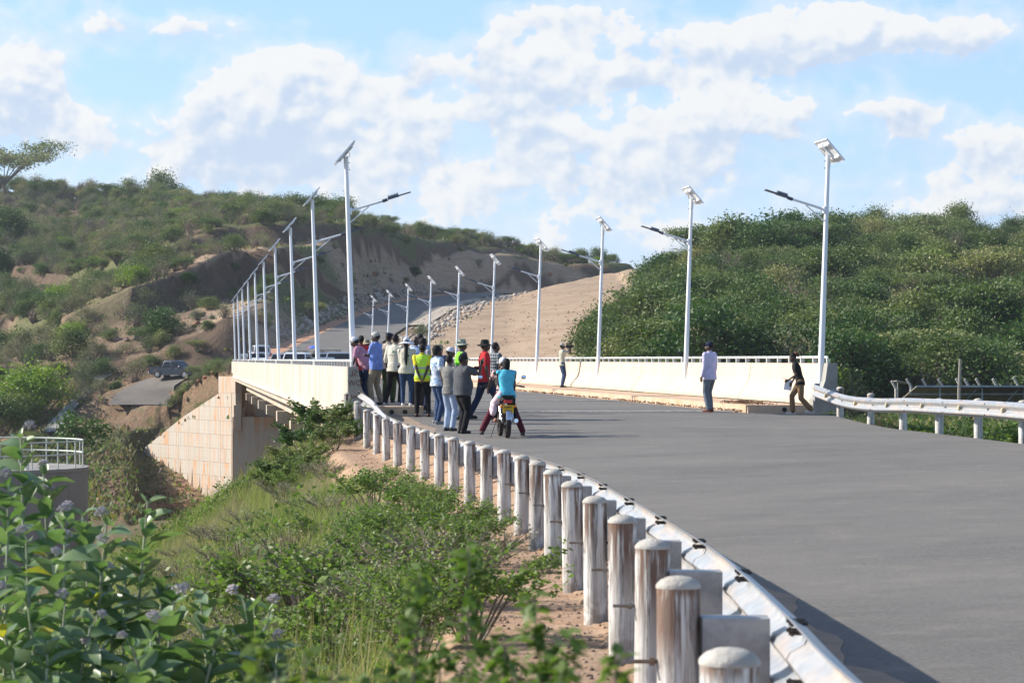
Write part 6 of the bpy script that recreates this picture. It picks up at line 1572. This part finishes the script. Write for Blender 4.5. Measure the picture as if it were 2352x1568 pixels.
person('man in cream waistcoat and black trousers left of the woman in the white hat', 905, 65.4, 765, 25, 'foot', lean=7, shirt=K['cream'], sleeve='rolled', trous=(K['black_tr'], .012), arms=('down_bent', 'front'), ankles=((-.22, -.05, .08), (.12, .08, .08)), shoes=(.3, .32, .36), pel=.93)
person('woman in a wide white hat with long black braid and cream waistcoat', 934, 64.5, 771, 4, 'foot', shirt=K['cream'], sleeve='rolled', trous=(K['blue_jeans'], .0), hat=('wide', Hc['whitehat']), hair='braid', fem=1, girth=1.10, arms=('front', 'front'), shoes=WS, factor=1.02)
person('bald man in a pale blue shirt behind the woman with the white hat', 955, 67.6, 772, 20, 'deck', shirt=K['ltblue'], trous=(K['dark_brown'], .014), hair=None)
person('dark haired man in a grey shirt at the back of the group', 965, 70.5, 766, 0, 'deck', shirt=K['ltblue'], trous=(K['navy_jeans'], .01))
person('person with thick black hair in a grey shirt behind the lime vest', 972, 68.4, 777, 40, 'deck', shirt=K['greysh'], trous=(K['navy_jeans'], .01), hair='afro', fem=.7)
person('man in a lime vest over a yellow shirt with hands clasped behind his back', 970, 63.6, 789, 2, 'road', arms=('behind', 'behind'), shirt=K['yellow'], trous=(K['black_tr'], .006), vest=K['limevest'], ankles=((-.14, .02, .08), (.15, -.02, .08)), shoes=(.06, .03, .02))
person('woman in a denim and white top with blue jeans facing right', 1004, 60.6, 794, 62, 'road', shirt=K['denimv'], trous=(K['blue_jeans'], .0), hair='afro', fem=1, girth=1.08, shoes=(.2, .21, .22))
person('man in navy with a beige cap behind the woman in denim', 1009, 64.2, 788, 35, 'road', shirt=K['navy'], trous=(K['blue_jeans'], .01), hat=('cap', Hc['beige']), shoes=(.2, .2, .3))
person('man in a cream shirt and white cap behind the slim man in grey', 1034, 62.2, 795, 80, 'road', shirt=K['creamsh'], trous=(K['blue_jeans'], .01), hat=('cap', Hc['white']))
person('person in a camouflage bush hat and green hi-vis vest', 1060, 62.4, 777, 70, 'road', shirt=K['grey3'], trous=(K['navy_jeans'], .01), vest=K['greenvest'], hat=('boonie', Hc['camo']), girth=1.05, arms=('front', 'front'))
person('slim young man in a grey T-shirt and pale blue jeans', 1032, 57.8, 815, 35, 'road', shirt=K['grey2'], trous=(K['light_jeans'], .012), arms=('front', 'down'))
r17 = person('stout man in a slate grey polo and black cap raising his hand', 1062, 56.6, 811, 60, 'road', shirt=K['grey3'], trous=(K['black_tr'], .018), hat=('cap', Hc['black']), arms=('down', 'up'), belly=.10, girth=1.34, factor=1.0)
person('man in a red polo and black hat striding beside the motorcycle', 1113, 62.2, 775, 78, 'road', shirt=K['red'], trous=(K['navy_jeans'], .014), hat=('boonie', Hc['black']), arms=('down_bent', 'down'), ankles=((-.12, -.32, .08), (.08, .22, .09)), pel=.92, girth=1.08)
person('person in a dark plaid shirt and green vest behind the man in red', 1138, 65.2, 786, 60, 'deck', shirt=K['plaidd'], trous=(K['dark_brown'], .01), vest=None, girth=1.05)
cm = person('cameraman in a cream plaid shirt and jeans filming on the right footpath', 1291, 108, 781, 75, 'foot', H=1.86, shirt=K['plaidw'], trous=(K['blue_jeans'], .008), hat=('cap', Hc['grey']), arms=('camera', 'camera'))
person('man in a pale lilac shirt and navy cap walking alone on the road', 1630, 66.4, 782, -50, 'road', shirt=K['lilac'], sleeve='long', trous=(K['grey_tr'], .016), hat=('cap', Hc['navy']), belly=.03, girth=1.12, turn=-18, ankles=((-.15, -.08, .08), (.16, .08, .08)), shoes=(.10, .025, .02), untuck=.80)
wb = person('woman in a black T-shirt and brown trousers walking with a phone and papers', 1838, 64.4, 811, -88, 'road', lean=16, nod=22, factor=.955, shirt=K['blacktee'], trous=(K['brown_tr'], .02), hair='bun', fem=.8, arms=((.10, .30, 1.08), (.12, .22, .92)), ankles=((-.08, -.30, .13), (.06, .20, .08)), pel=.91, shoes=(.45, .42, .40))
# things held
def bx_mb(c, size, M3=None):
    def f(): m = MB(); m.box(c, size, M3); return m
    return f
hp = wb[1][1][2] + Vector((0, .10, -.06)); held(wb[0], 'papers', hp, bx_mb(hp, (.012, .21, .29), Matrix.Rotation(R(8), 3, 'X')), M['paper'], 'folded white papers held low by the woman in black', 'papers')
hp = wb[1][0][2] + Vector((0, .11, .02)); held(wb[0], 'phone', hp, bx_mb(hp, (.07, .15, .01), Matrix.Rotation(R(25), 3, 'X')), M['black'], 'black phone held up in front of the woman in black', 'phone')
hp = r17[1][1][2] + Vector((0, .06, .09)); held(r17[0], 'phone', hp, bx_mb(hp, (.07, .012, .14)), M['black'], 'black phone raised by the stout man in grey', 'phone')
def cam_mb():
    m = MB(); c = cm[2]((0.05, .24, -.01)); m.box(c, (.11, .22, .12)); m.tube([c + Vector((0, .11, .01)), c + Vector((0, .20, .01))], [.045, .05], 12); m.tube([c + Vector((-.01, -.08, .07)), c + Vector((-.01, .05, .11)), c + Vector((-.01, .12, .07))], .012, 6); m.tube([c + Vector((.0, -.05, .12)), c + Vector((0, .14, .13))], .018, 8); return m
held(cm[0], 'video_camera', cm[2]((0, .2, 0)), cam_mb, M['black'], 'black video camera on the shoulder of the cameraman', 'video camera')
# small patches printed on the waistcoats
for o in [q for q in bpy.data.objects if q.name.startswith('shirt') and q.parent and 'cream waistcoat' in q.parent.get('label', '')]:
    m = MB(); m.box((.06, -.142, 1.30), (.05, .006, .05)); p = m.obj('badge', flat('green_badge', (.02, .18, .08)), o.parent)
    m = MB(); m.box((0, -.138, 1.215), (.16, .006, .014)); m.obj('print_line', flat('dark_print', (.12, .13, .12)), o.parent)

# ---------------------------------------------------------------- motorcycle with two riders
def motorcycle(loc, heading, label, z=0, plate=True):
    root = empty('motorcycle', label, 'motorcycle', loc, -R(heading))
    blk, chrome = M['black'], M['chrome']; blue = flat('blue_paint_bike', (.02, .16, .32), .3, coat=.6, spec=.5)
    def wheel(y, r, wd, name):
        m = MB(); n = 28; prof = [(r - .075, -.3), (r - .02, -.5), (r, -.25), (r + .004, 0), (r, .25), (r - .02, .5), (r - .075, .3)]; b = 0; vs = []; fs = []
        for rr_, xx in prof:
            for k in range(n): t = 2 * pi * k / n; vs.append((xx * wd, y + rr_ * cos(t), r + rr_ * sin(t)))
        for i in range(len(prof)):
            for k in range(n): i2 = (i + 1) % len(prof); fs.append((i * n + k, i * n + (k + 1) % n, i2 * n + (k + 1) % n, i2 * n + k))
        m.add(vs, fs); w_ = m.obj(name, M['tire'], root, smooth=True)
        m = MB(); m.tube([(0, y + (r - .07) * cos(t), r + (r - .07) * sin(t)) for t in np.linspace(0, 2 * pi, 25)], .012, 6, False); m.tube([(-.06, y, r), (.06, y, r)], .035, 10)
        for k in range(12): t = 2 * pi * k / 12; m.tube([(0, y, r), (0, y + (r - .07) * cos(t), r + (r - .07) * sin(t))], .003, 3, False)
        m.obj('rim', chrome, w_)
    wheel(-.62, .30, .10, 'rear_wheel'); wheel(.63, .30, .085, 'front_wheel')
    m = MB(); m.tube([(0, .42, .95), (0, .2, .72), (0, .1, .40), (0, -.25, .36)], .022, 8); m.tube([(0, .42, .90), (0, .35, .55), (0, .1, .32)], .02, 8); m.tube([(.05, .2, .78), (.06, -.75, .72)], .014, 6); m.tube([(-.05, .2, .78), (-.06, -.75, .72)], .014, 6)
    for sx in (-1, 1): m.tube([(sx * .08, -.1, .38), (sx * .08, -.62, .30)], .016, 6)
    m.obj('frame', blk, root, smooth=True)
    m = MB(); 
    for sx in (-1, 1): m.tube([(sx * .07, .42, .98), (sx * .07, .63, .30)], .018, 8)
    m.obj('fork', chrome, root, smooth=True)
    for sx in (-1, 1): m = MB(); m.tube([(sx * .12, -.28, .72), (sx * .11, -.60, .34)], .012, 6); m.tube([(sx * .12, -.32, .66), (sx * .11, -.55, .38)], .03, 10); m.obj('shock_absorber', chrome, root, smooth=True)
    m = MB(); m.ball((0, .22, .82), (.13, .25, .12), 16, 10); m.obj('fuel_tank', blue, root, smooth=True)
    m = MB(); m.box((0, -.32, .80), (.24, .66, .09), taper=(.9, .95)); m.ball((0, -.62, .80), (.12, .08, .05), 12, 8); m.obj('seat', blk, root, bevel=.02)
    m = MB(); m.box((0, .18, .42), (.22, .26, .26)); m.tube([(0, .25, .45), (0, .33, .62)], [.09, .08], 12); m.obj('engine', M['rust_rod'], root, bevel=.02)
    m = MB(); m.tube([(.13, .2, .36), (.16, -.1, .30), (.17, -.75, .36)], [.02, .03, .045], 10); m.obj('exhaust_pipe', chrome, root, smooth=True)
    m = MB(); m.tube([(-.36, .30, 1.06), (-.18, .38, 1.08), (0, .42, 1.03), (.18, .38, 1.08), (.36, .30, 1.06)], .013, 8); hb = m.obj('handlebar', blk, root, smooth=True)
    for sx in (-1, 1):
        m = MB(); m.tube([(sx * .36, .30, 1.06), (sx * .47, .24, 1.045)], .019, 8); m.obj('grip', blk, hb, smooth=True)
        m = MB(); m.tube([(sx * .30, .34, 1.07), (sx * .43, .30, 1.22)], .006, 6); m.ball((sx * .46, .30, 1.25), (.055, .014, .045), 14, 8); mm = m.obj('mirror', blk, root, smooth=True)
        m = MB(); m.ball((sx * .46, .287, 1.25), (.048, .006, .038), 14, 8); m.obj('mirror_glass', mat('mirror_glass', (.55, .68, .9), .08, 1), mm, smooth=True)
        m = MB(); m.ball((sx * .14, -.80, .66), (.035, .03, .028), 10, 8); m.tube([(sx * .05, -.76, .66), (sx * .13, -.78, .66)], .009, 6); m.obj('indicator', M['orange_light'], root, smooth=True)
        m = MB(); m.tube([(sx * .12, -.05, .32), (sx * .26, -.05, .32)], .014, 6); m.tube([(sx * .12, -.42, .36), (sx * .25, -.42, .36)], .014, 6); m.obj('footrest', blk, root)
    m = MB(); m.tube([(0, -.62 + .33 * cos(t), .30 + .33 * sin(t)) for t in np.linspace(.7, 2.9, 12)], .055, 8, sq=(1, .25)); m.obj('rear_mudguard', chrome, root, smooth=True)
    m = MB(); m.tube([(0, .63 + .33 * cos(t), .30 + .33 * sin(t)) for t in np.linspace(.3, 2.4, 12)], .05, 8, sq=(1, .25)); m.obj('front_mudguard', blue, root, smooth=True)
    m = MB(); m.box((0, -.74, .755), (.17, .07, .07)); m.obj('tail_light', M['red_light'], root, bevel=.015)
    m = MB(); m.ball((0, .52, .92), (.08, .06, .085), 14, 10); m.obj('headlight', M['white_light'], root, smooth=True)
    m = MB(); m.box((0, -.66, .86), (.24, .22, .05)); m.tube([(-.12, -.5, .84), (-.13, -.78, .87), (.13, -.78, .87), (.12, -.5, .84)], .012, 6); m.obj('luggage_rack', blk, root)
    m = MB(); m.tube([(-.2, -.18, .30), (-.3, -.25, .02)], .013, 6); m.obj('side_stand', blk, root)
    if plate:
        m = MB(); m.box((0, -.80, .60), (.22, .008, .16), Matrix.Rotation(R(-8), 3, 'X')); pl = m.obj('number_plate', mat('yellow_plate', (.70, .42, .01), .5), root)
        for body, zz_ in (('KMFK', .612), ('551X', .54)):
            text_mesh(body, .070, Matrix.Translation((0, -.806 + (.60 - zz_) * -.14, zz_)) @ Matrix.Rotation(R(90 - 8), 4, 'X'), M['bolt'], 'plate_lettering', pl, .001, .0012)
    return root
mD = 54.6; mX = WX(1157, mD); mz = surf_z(mX, mD, 'road'); mh = -7
bike = motorcycle((mX, mD, mz), mh, 'blue motorcycle with a yellow number plate carrying two riders')
Rm = Matrix.Rotation(-R(mh), 3, 'Z')
def on_bike(x, y): p = Rm @ Vector((x, y, 0)); return mX + p.x, mD + p.y, mz
person('rider in a floral shirt and maroon trousers with both feet on the road', 0, 0, 0, mh, pos=on_bike(0, -.02), H=1.72, lean=12, pel=.93, arms=('bars', 'bars'), ankles=((-.50, .06, .08), (.44, .08, .08)), shirt=K['floral'], trous=(K['maroon'], .015), hat=('cap', Hc['white']), shoes=(.03, .02, .02), turn=-35)
def skirt(root, legs, off):
    t = MB(); hip, knee, an = legs[0]
    limb(t, [hip + Vector((-.03, -.02, .02)), knee + Vector((-.05, -.03, 0)), knee.lerp(an, .35) + Vector((-.07, -.06, 0)), knee.lerp(an, .62) + Vector((-.07, -.08, 0))], [.10, .10, .095, .075], 12); link('shawl', remesh(t, 'shawl', K['pinkskirt'], .017, 2), root)
person('woman in a turquoise top seated on the motorcycle behind the rider', 0, 0, 0, mh, pos=on_bike(.0, -.50), H=1.60, lean=4, pel=1.0, arms=('front', 'thigh'), ankles=((-.24, .10, .44), (.22, .12, .40)), shirt=K['turq'], sleeve='cap', trous=(K['black_tr'], .0), hair='bob', fem=1, girth=1.12, skirt=skirt, shoes=(.25, .12, .08), untuck=.86, skin=1)
# ---------------------------------------------------------------- vehicles
def car(kind, loc, heading, paint, label, group=None, rack=False, yplate=False):
    root = empty({'pickup': 'pickup_truck', 'suv': 'parked_car', 'sedan': 'parked_car'}[kind], label, 'pickup' if kind == 'pickup' else 'car', loc, -R(heading), group)
    L, Wd, Hh = {'pickup': (5.3, 1.86, 1.80), 'suv': (4.7, 1.88, 1.85), 'sedan': (4.4, 1.72, 1.47)}[kind]
    g = .30 if kind != 'sedan' else .2; belt = {'pickup': 1.10, 'suv': 1.12, 'sedan': .93}[kind]; hood = {'pickup': 1.10, 'suv': 1.08, 'sedan': .88}[kind]; f, r = L / 2, -L / 2
    # side outline of the lower body, y forward
    if kind == 'pickup': low = [(r, .5), (r, belt), (r + 1.62, belt), (r + 1.62, belt), (f - 1.35, belt), (f - .5, hood - .04), (f - .08, hood - .20), (f, .72), (f - .04, .42), (f - .3, g + .02), (r + .3, g + .06)]
    else: low = [(r + .02, .5), (r, belt - .1), (r + .1, belt), (f - 1.25, belt), (f - .35, hood - .05), (f - .06, hood - .22), (f, .62), (f - .05, .38), (f - .3, g), (r + .25, g + .02)]
    m = MB(); n = len(low); hw = Wd / 2; rows = []
    for x, k in ((-hw + .0, .0), (-hw + .1, 1), (hw - .1, 1), (hw, 0)):
        rows.append([(x if k else x * .985, y * (1 if k else .975), z if (z < belt - .2) else z - (0 if k else .07)) for y, z in low])
    vs = [p for q in rows for p in q]; fs = [(i * n + j, i * n + (j + 1) % n, (i + 1) * n + (j + 1) % n, (i + 1) * n + j) for i in range(3) for j in range(n)] + [tuple(range(n)), tuple(reversed(range(3 * n, 4 * n)))]
    m.add(vs, fs); body = m.obj('body', paint, root, smooth=True)
    # cabin
    if kind == 'pickup': yb, yr, yf, yw = r + 1.64, r + 1.80, f - 2.05, f - 1.30
    elif kind == 'suv': yb, yr, yf, yw = r + .08, r + .34, f - 1.95, f - 1.22
    else: yb, yr, yf, yw = r + .55, r + 1.15, f - 1.95, f - 1.2
    tw = hw - .20
    def trap(i0, i1, inset=0, mb=None, zlo=belt, zhi=Hh): pass
    m = MB(); b_ = [(-hw + .05, yb, belt - .02), (hw - .05, yb, belt - .02), (hw - .05, yw, belt - .02), (-hw + .05, yw, belt - .02)]; mid = [(-tw - .03, yr - .02, Hh - .10), (tw + .03, yr - .02, Hh - .10), (tw + .03, yf + .06, Hh - .10), (-tw - .03, yf + .06, Hh - .10)]; t_ = [(-tw + .08, yr + .1, Hh), (tw - .08, yr + .1, Hh), (tw - .08, yf - .1, Hh), (-tw + .08, yf - .1, Hh)]
    m.add(b_ + mid + t_, [(0, 1, 5, 4), (1, 2, 6, 5), (2, 3, 7, 6), (3, 0, 4, 7), (4, 5, 9, 8), (5, 6, 10, 9), (6, 7, 11, 10), (7, 4, 8, 11), (8, 9, 10, 11), (3, 2, 1, 0)]); m.obj('cabin', paint, root, smooth=True, bevel=.03)
    def pane(c0, c1, c2, c3, name, e=.012, sh=.86):
        P = [Vector(c) for c in (c0, c1, c2, c3)]; c = sum(P, Vector()) / 4; nn = (P[1] - P[0]).cross(P[3] - P[0]).normalized()
        if nn.dot(c - Vector((0, 0, belt))) < 0: nn = -nn
        Q_ = [c + (p - c) * sh + nn * e for p in P]; q2 = [p - nn * .02 for p in Q_]; mm = MB(); mm.add(Q_ + q2, [(0, 1, 2, 3), (7, 6, 5, 4), (0, 4, 5, 1), (1, 5, 6, 2), (2, 6, 7, 3), (3, 7, 4, 0)]); return mm.obj(name, M['glass'], root)
    pane(b_[3], b_[2], mid[2], mid[3], 'windscreen', sh=.9); pane(b_[0], b_[1], mid[1], mid[0], 'rear_window', sh=.82)
    ncut = 3 if kind == 'suv' else 2
    for sx, (i, j, k, l) in ((1, (1, 2, 6, 5)), (-1, (0, 3, 7, 4))):
        bo, to = (b_[i], b_[j]), ((mid[1], mid[2]) if sx > 0 else (mid[0], mid[3]))
        for q in range(ncut):
            a, b = q / ncut + .02, (q + 1) / ncut - .02; L0 = lambda A, B_, t: Vector(A).lerp(Vector(B_), t)
            pane(L0(*bo, a), L0(*bo, b), L0(*to, b), L0(*to, a), 'side_window', sh=.88)
    for y in (r + (.95 if kind != 'pickup' else 1.12), f - .92):
        for sx in (-1, 1):
            R_ = .38 if kind != 'sedan' else .31; m = MB(); m.tube([(sx * (hw - .24), y, R_), (sx * (hw - .01), y, R_)], R_, 24); m.tube([(sx * (hw - .03), y, R_), (sx * (hw + .0), y, R_)], R_ * .92, 24); w_ = m.obj('wheel', M['tire'], root, smooth=True)
            m = MB(); m.tube([(sx * (hw + .004), y, R_), (sx * (hw + .014), y, R_)], R_ * .62, 20)
            m.obj('rim', M['rim'], w_, smooth=True); m = MB()
            for k in range(6): t = k * pi / 3; m.box((sx * (hw + .018), y + R_ * .42 * cos(t), R_ + R_ * .42 * sin(t)), (.012, .07, .05), Matrix.Rotation(t, 3, 'X'))
            m.obj('rim_opening_shade', M['black'], w_)  # black blocks imitate the shade between the spokes
            m = MB(); m.tube([(sx * (hw - .035), y + (R_ + .06) * cos(t), R_ + (R_ + .06) * sin(t)) for t in np.linspace(-.1, pi + .1, 14)], .05, 6); m.obj('wheel_arch', M['black'], root, smooth=True)
    m = MB(); m.box((0, f + .0, .80), (.95, .05, .34)); gr_ = m.obj('grille', M['black'], root, bevel=.02); m = MB()
    for z in (.66, .97): m.box((0, f + .015, z), (1.0, .05, .03))
    for x in (-.5, .5): m.box((x, f + .015, .815), (.03, .05, .33))
    m.obj('grille_frame', M['chrome'], gr_)
    for sx in (-1, 1):
        m = MB(); m.box((sx * (hw - .24), f - .05, hood - .27), (.34, .10, .12)); m.obj('headlight', M['white_light'], root, bevel=.02)
        m = MB(); m.box((sx * (hw - .10), r - .005, belt - .22), (.12, .06, .34)); m.obj('tail_light', M['red_light'], root, bevel=.01)
        m = MB(); m.box((sx * (hw + .10), yw - .22, belt + .08), (.17, .09, .15)); m.tube([(sx * (hw - .04), yw - .22, belt + .02), (sx * (hw + .05), yw - .22, belt + .05)], .02, 6); m.obj('mirror', M['chrome'] if kind == 'pickup' else paint, root, bevel=.02)
        for y in ((yb + yw) / 2 - .35, (yb + yw) / 2 + .55): m = MB(); m.box((sx * (hw - .005), y, belt - .13), (.03, .16, .03)); m.obj('door_handle', M['chrome'], root)
        for y in ((yb + yw) / 2 + .08, yw - .08): m = MB(); m.box((sx * (hw - .008), y, (belt + g) / 2 + .05), (.012, .012, belt - g - .25)); m.obj('door_seam', M['black'], root)
        m = MB(); m.tube([(sx * (hw - .05), r + 1.7, g + .04), (sx * (hw - .05), f - 1.5, g + .04)], .035, 8); m.obj('side_step', M['galv'], root)
    m = MB(); m.box((0, f + .01, .47), (Wd - .15, .10, .18)); m.obj('bumper', M['black'] if kind != 'sedan' else paint, root, bevel=.03); m = MB(); m.box((0, r - .02, .55), (Wd - .2, .12, .16)); m.obj('bumper', M['chrome'] if kind == 'pickup' else paint, root, bevel=.03)
    m = MB(); m.box((0, f + .07, .50), (.44, .012, .11)); m.obj('number_plate', flat('white_plate', (.5, .52, .55)), root); m = MB(); m.box((0, r - .09, .70), (.44, .012, .12)); m.obj('number_plate', mat('yellow_car_plate', (.65, .42, .05), .5) if yplate else flat('white_plate', (.5, .52, .55)), root)
    if kind == 'pickup':
        m = MB(); m.box((0, r + .84, belt + .006), (Wd - .34, 1.42, .012)); m.obj('bed_opening_shade', M['black'], root)  # black sheet stands in for the shaded inside of the open bed
        for sx in (-1, 1): m = MB(); m.box((sx * (hw - .13), r + .82, belt + .03), (.08, 1.6, .06)); m.obj('bed_rail', M['black'], root)
        m = MB(); m.box((0, r + .02, belt + .02), (Wd - .2, .06, .05)); m.obj('bed_rail', M['black'], root)
        m = MB(); m.tube([(-.70, r + 1.55, belt), (-.62, r + 1.52, Hh - .12), (.62, r + 1.52, Hh - .12), (.70, r + 1.55, belt)], .04, 8); m.obj('roll_bar', M['black'], root, smooth=True)
    if rack:
        m = MB()
        for z in (Hh + .06, Hh + .17):
            m.tube([(-.62, yr + .2, z), (.62, yr + .2, z), (.62, yf + .05, z), (-.62, yf + .05, z), (-.62, yr + .2, z)], .018, 6)
        for y in np.linspace(yr + .2, yf + .05, 6): m.tube([(-.62, y, Hh + .06), (.62, y, Hh + .06)], .014, 5); m.tube([(-.62, y, Hh - .02), (-.62, y, Hh + .17)], .014, 5); m.tube([(.62, y, Hh - .02), (.62, y, Hh + .17)], .014, 5)
        m.obj('roof_rack', M['black'], root)
    return root
PAINT = {'slate': mat('slate_blue_car_paint', (.022, .032, .05), .38, .3, coat=.25, spec=.4), 'white': mat('white_car_paint', (.60, .62, .64), .3, coat=.6, spec=.5), 'silver': mat('silver_car_paint', (.34, .38, .43), .3, .5, coat=.6, spec=.5), 'dark': mat('dark_car_paint', (.03, .032, .035), .35, .2, coat=.5)}
pD = 264.5; px_ = 402; pX = WX(px_, pD); pz = seg_near(SRp, pX, pD)[1] + .05
car('pickup', (pX, pD, pz), 116, PAINT['slate'], 'slate blue double cab pickup turning off onto the side track')
gX = 'vehicles queued at the far end of the bridge'
def on_deck(px, D): return (WX(px, D), D, ZD + .02 if D < 236 else seg_near(HRp, WX(px, D), D)[1] + .06)
car('suv', on_deck(680, 188), 184, PAINT['white'], 'white estate car facing the camera behind the third left lamp', gX)
car('suv', on_deck(682, 206), 184, PAINT['dark'], 'dark car with a black roof rack behind the white estate car', gX, rack=True)
car('suv', on_deck(649, 212), 186, PAINT['silver'], 'silver car half hidden to the left of the white estate car', gX)
car('sedan', on_deck(742, 172), 184, PAINT['silver'], 'low silver car facing the camera behind the second left lamp', gX)
car('suv', on_deck(756, 192), 184, PAINT['silver'], 'silver car with a roof rack just behind the low silver car', gX, rack=True)
car('suv', on_deck(780, 176), 184, PAINT['silver'], 'silver car behind the shoulder of the man in the pink checked shirt', gX)
car('suv', on_deck(786, 226), 183, PAINT['white'], 'white off-roader farthest right in the queue behind the nearest left lamp', gX)
car('sedan', on_deck(600, 214), 4, PAINT['white'], 'low white car with red tail lights seen from behind near the far bridge end', gX)
car('suv', on_deck(575, 226), -20, PAINT['dark'], 'dark rounded vehicle leftmost in the queue beside the far lamps', gX)
c_ = car('suv', (WX(597, 268), 268, seg_near(SRp, WX(597, 268), 268)[1] + .05), -12, PAINT['white'], 'white van seen from behind with a yellow plate where the side track begins', gX, yplate=True)
# far motorcycle with umbrella
D = 246; X = WX(721, D); z = seg_near(HRp, X, D)[1] + .06
motorcycle((X, D, z), 172, 'small dark motorcycle under a blue umbrella on the hill road', plate=False)
person('rider in black under the blue umbrella on the hill road', 0, 0, 0, 172, pos=(X, D, z), H=1.72, pel=.93, lean=5, arms=('bars', 'bars'), ankles=((-.3, .15, .08), (.3, .15, .08)), shirt=K['blacktee'], sleeve='long', trous=(K['black_tr'], .01), hair='short')
um = empty('umbrella', 'blue umbrella with a red tip over the motorcycle on the hill road', 'umbrella', (X, D, z + 1.3))
m = MB(); n = 10; vs = [(0, 0, .92)]
for k in range(n): a = 2 * pi * k / n; vs.append((.36 * cos(a), .36 * sin(a), .85))
for k in range(n): a = 2 * pi * k / n; vs.append((.66 * cos(a), .66 * sin(a), .66))
fs = [(0, 1 + k, 1 + (k + 1) % n) for k in range(n)] + [(1 + k, 1 + n + k, 1 + n + (k + 1) % n, 1 + (k + 1) % n) for k in range(n)]
m.add(vs, fs); cn = m.mesh('canopy', [flat('umbrella_blue', (.05, .14, .55)), flat('umbrella_red', (.5, .06, .08))], recalc=False)
for i, p in enumerate(cn.polygons): p.material_index = 1 if i % 5 == 0 else 0
co = link('canopy', cn, um); sd = co.modifiers.new('s', 'SOLIDIFY'); sd.thickness = .01
m = MB(); m.tube([(0, 0, 0), (0, 0, .98)], .012, 6); m.obj('shaft', M['chrome'], um)
# ---------------------------------------------------------------- haze: one closed box of thin air around the place
m = MB(); m.box((0, 740, 20), (2300, 1580, 96))
hz = bpy.data.materials.new('thin_haze'); hz.use_nodes = True; t = NT(hz.node_tree); t.N.clear()
pv_ = t.n('ShaderNodeVolumePrincipled', {'Color': (.80, .88, 1, 1), 'Density': .00010, 'Anisotropy': .3}); t.L.new(pv_.outputs[0], t.n('ShaderNodeOutputMaterial').inputs['Volume'])
o = m.obj('haze', hz); o['kind'] = 'stuff'; o['label'] = 'thin pale haze over the valley'
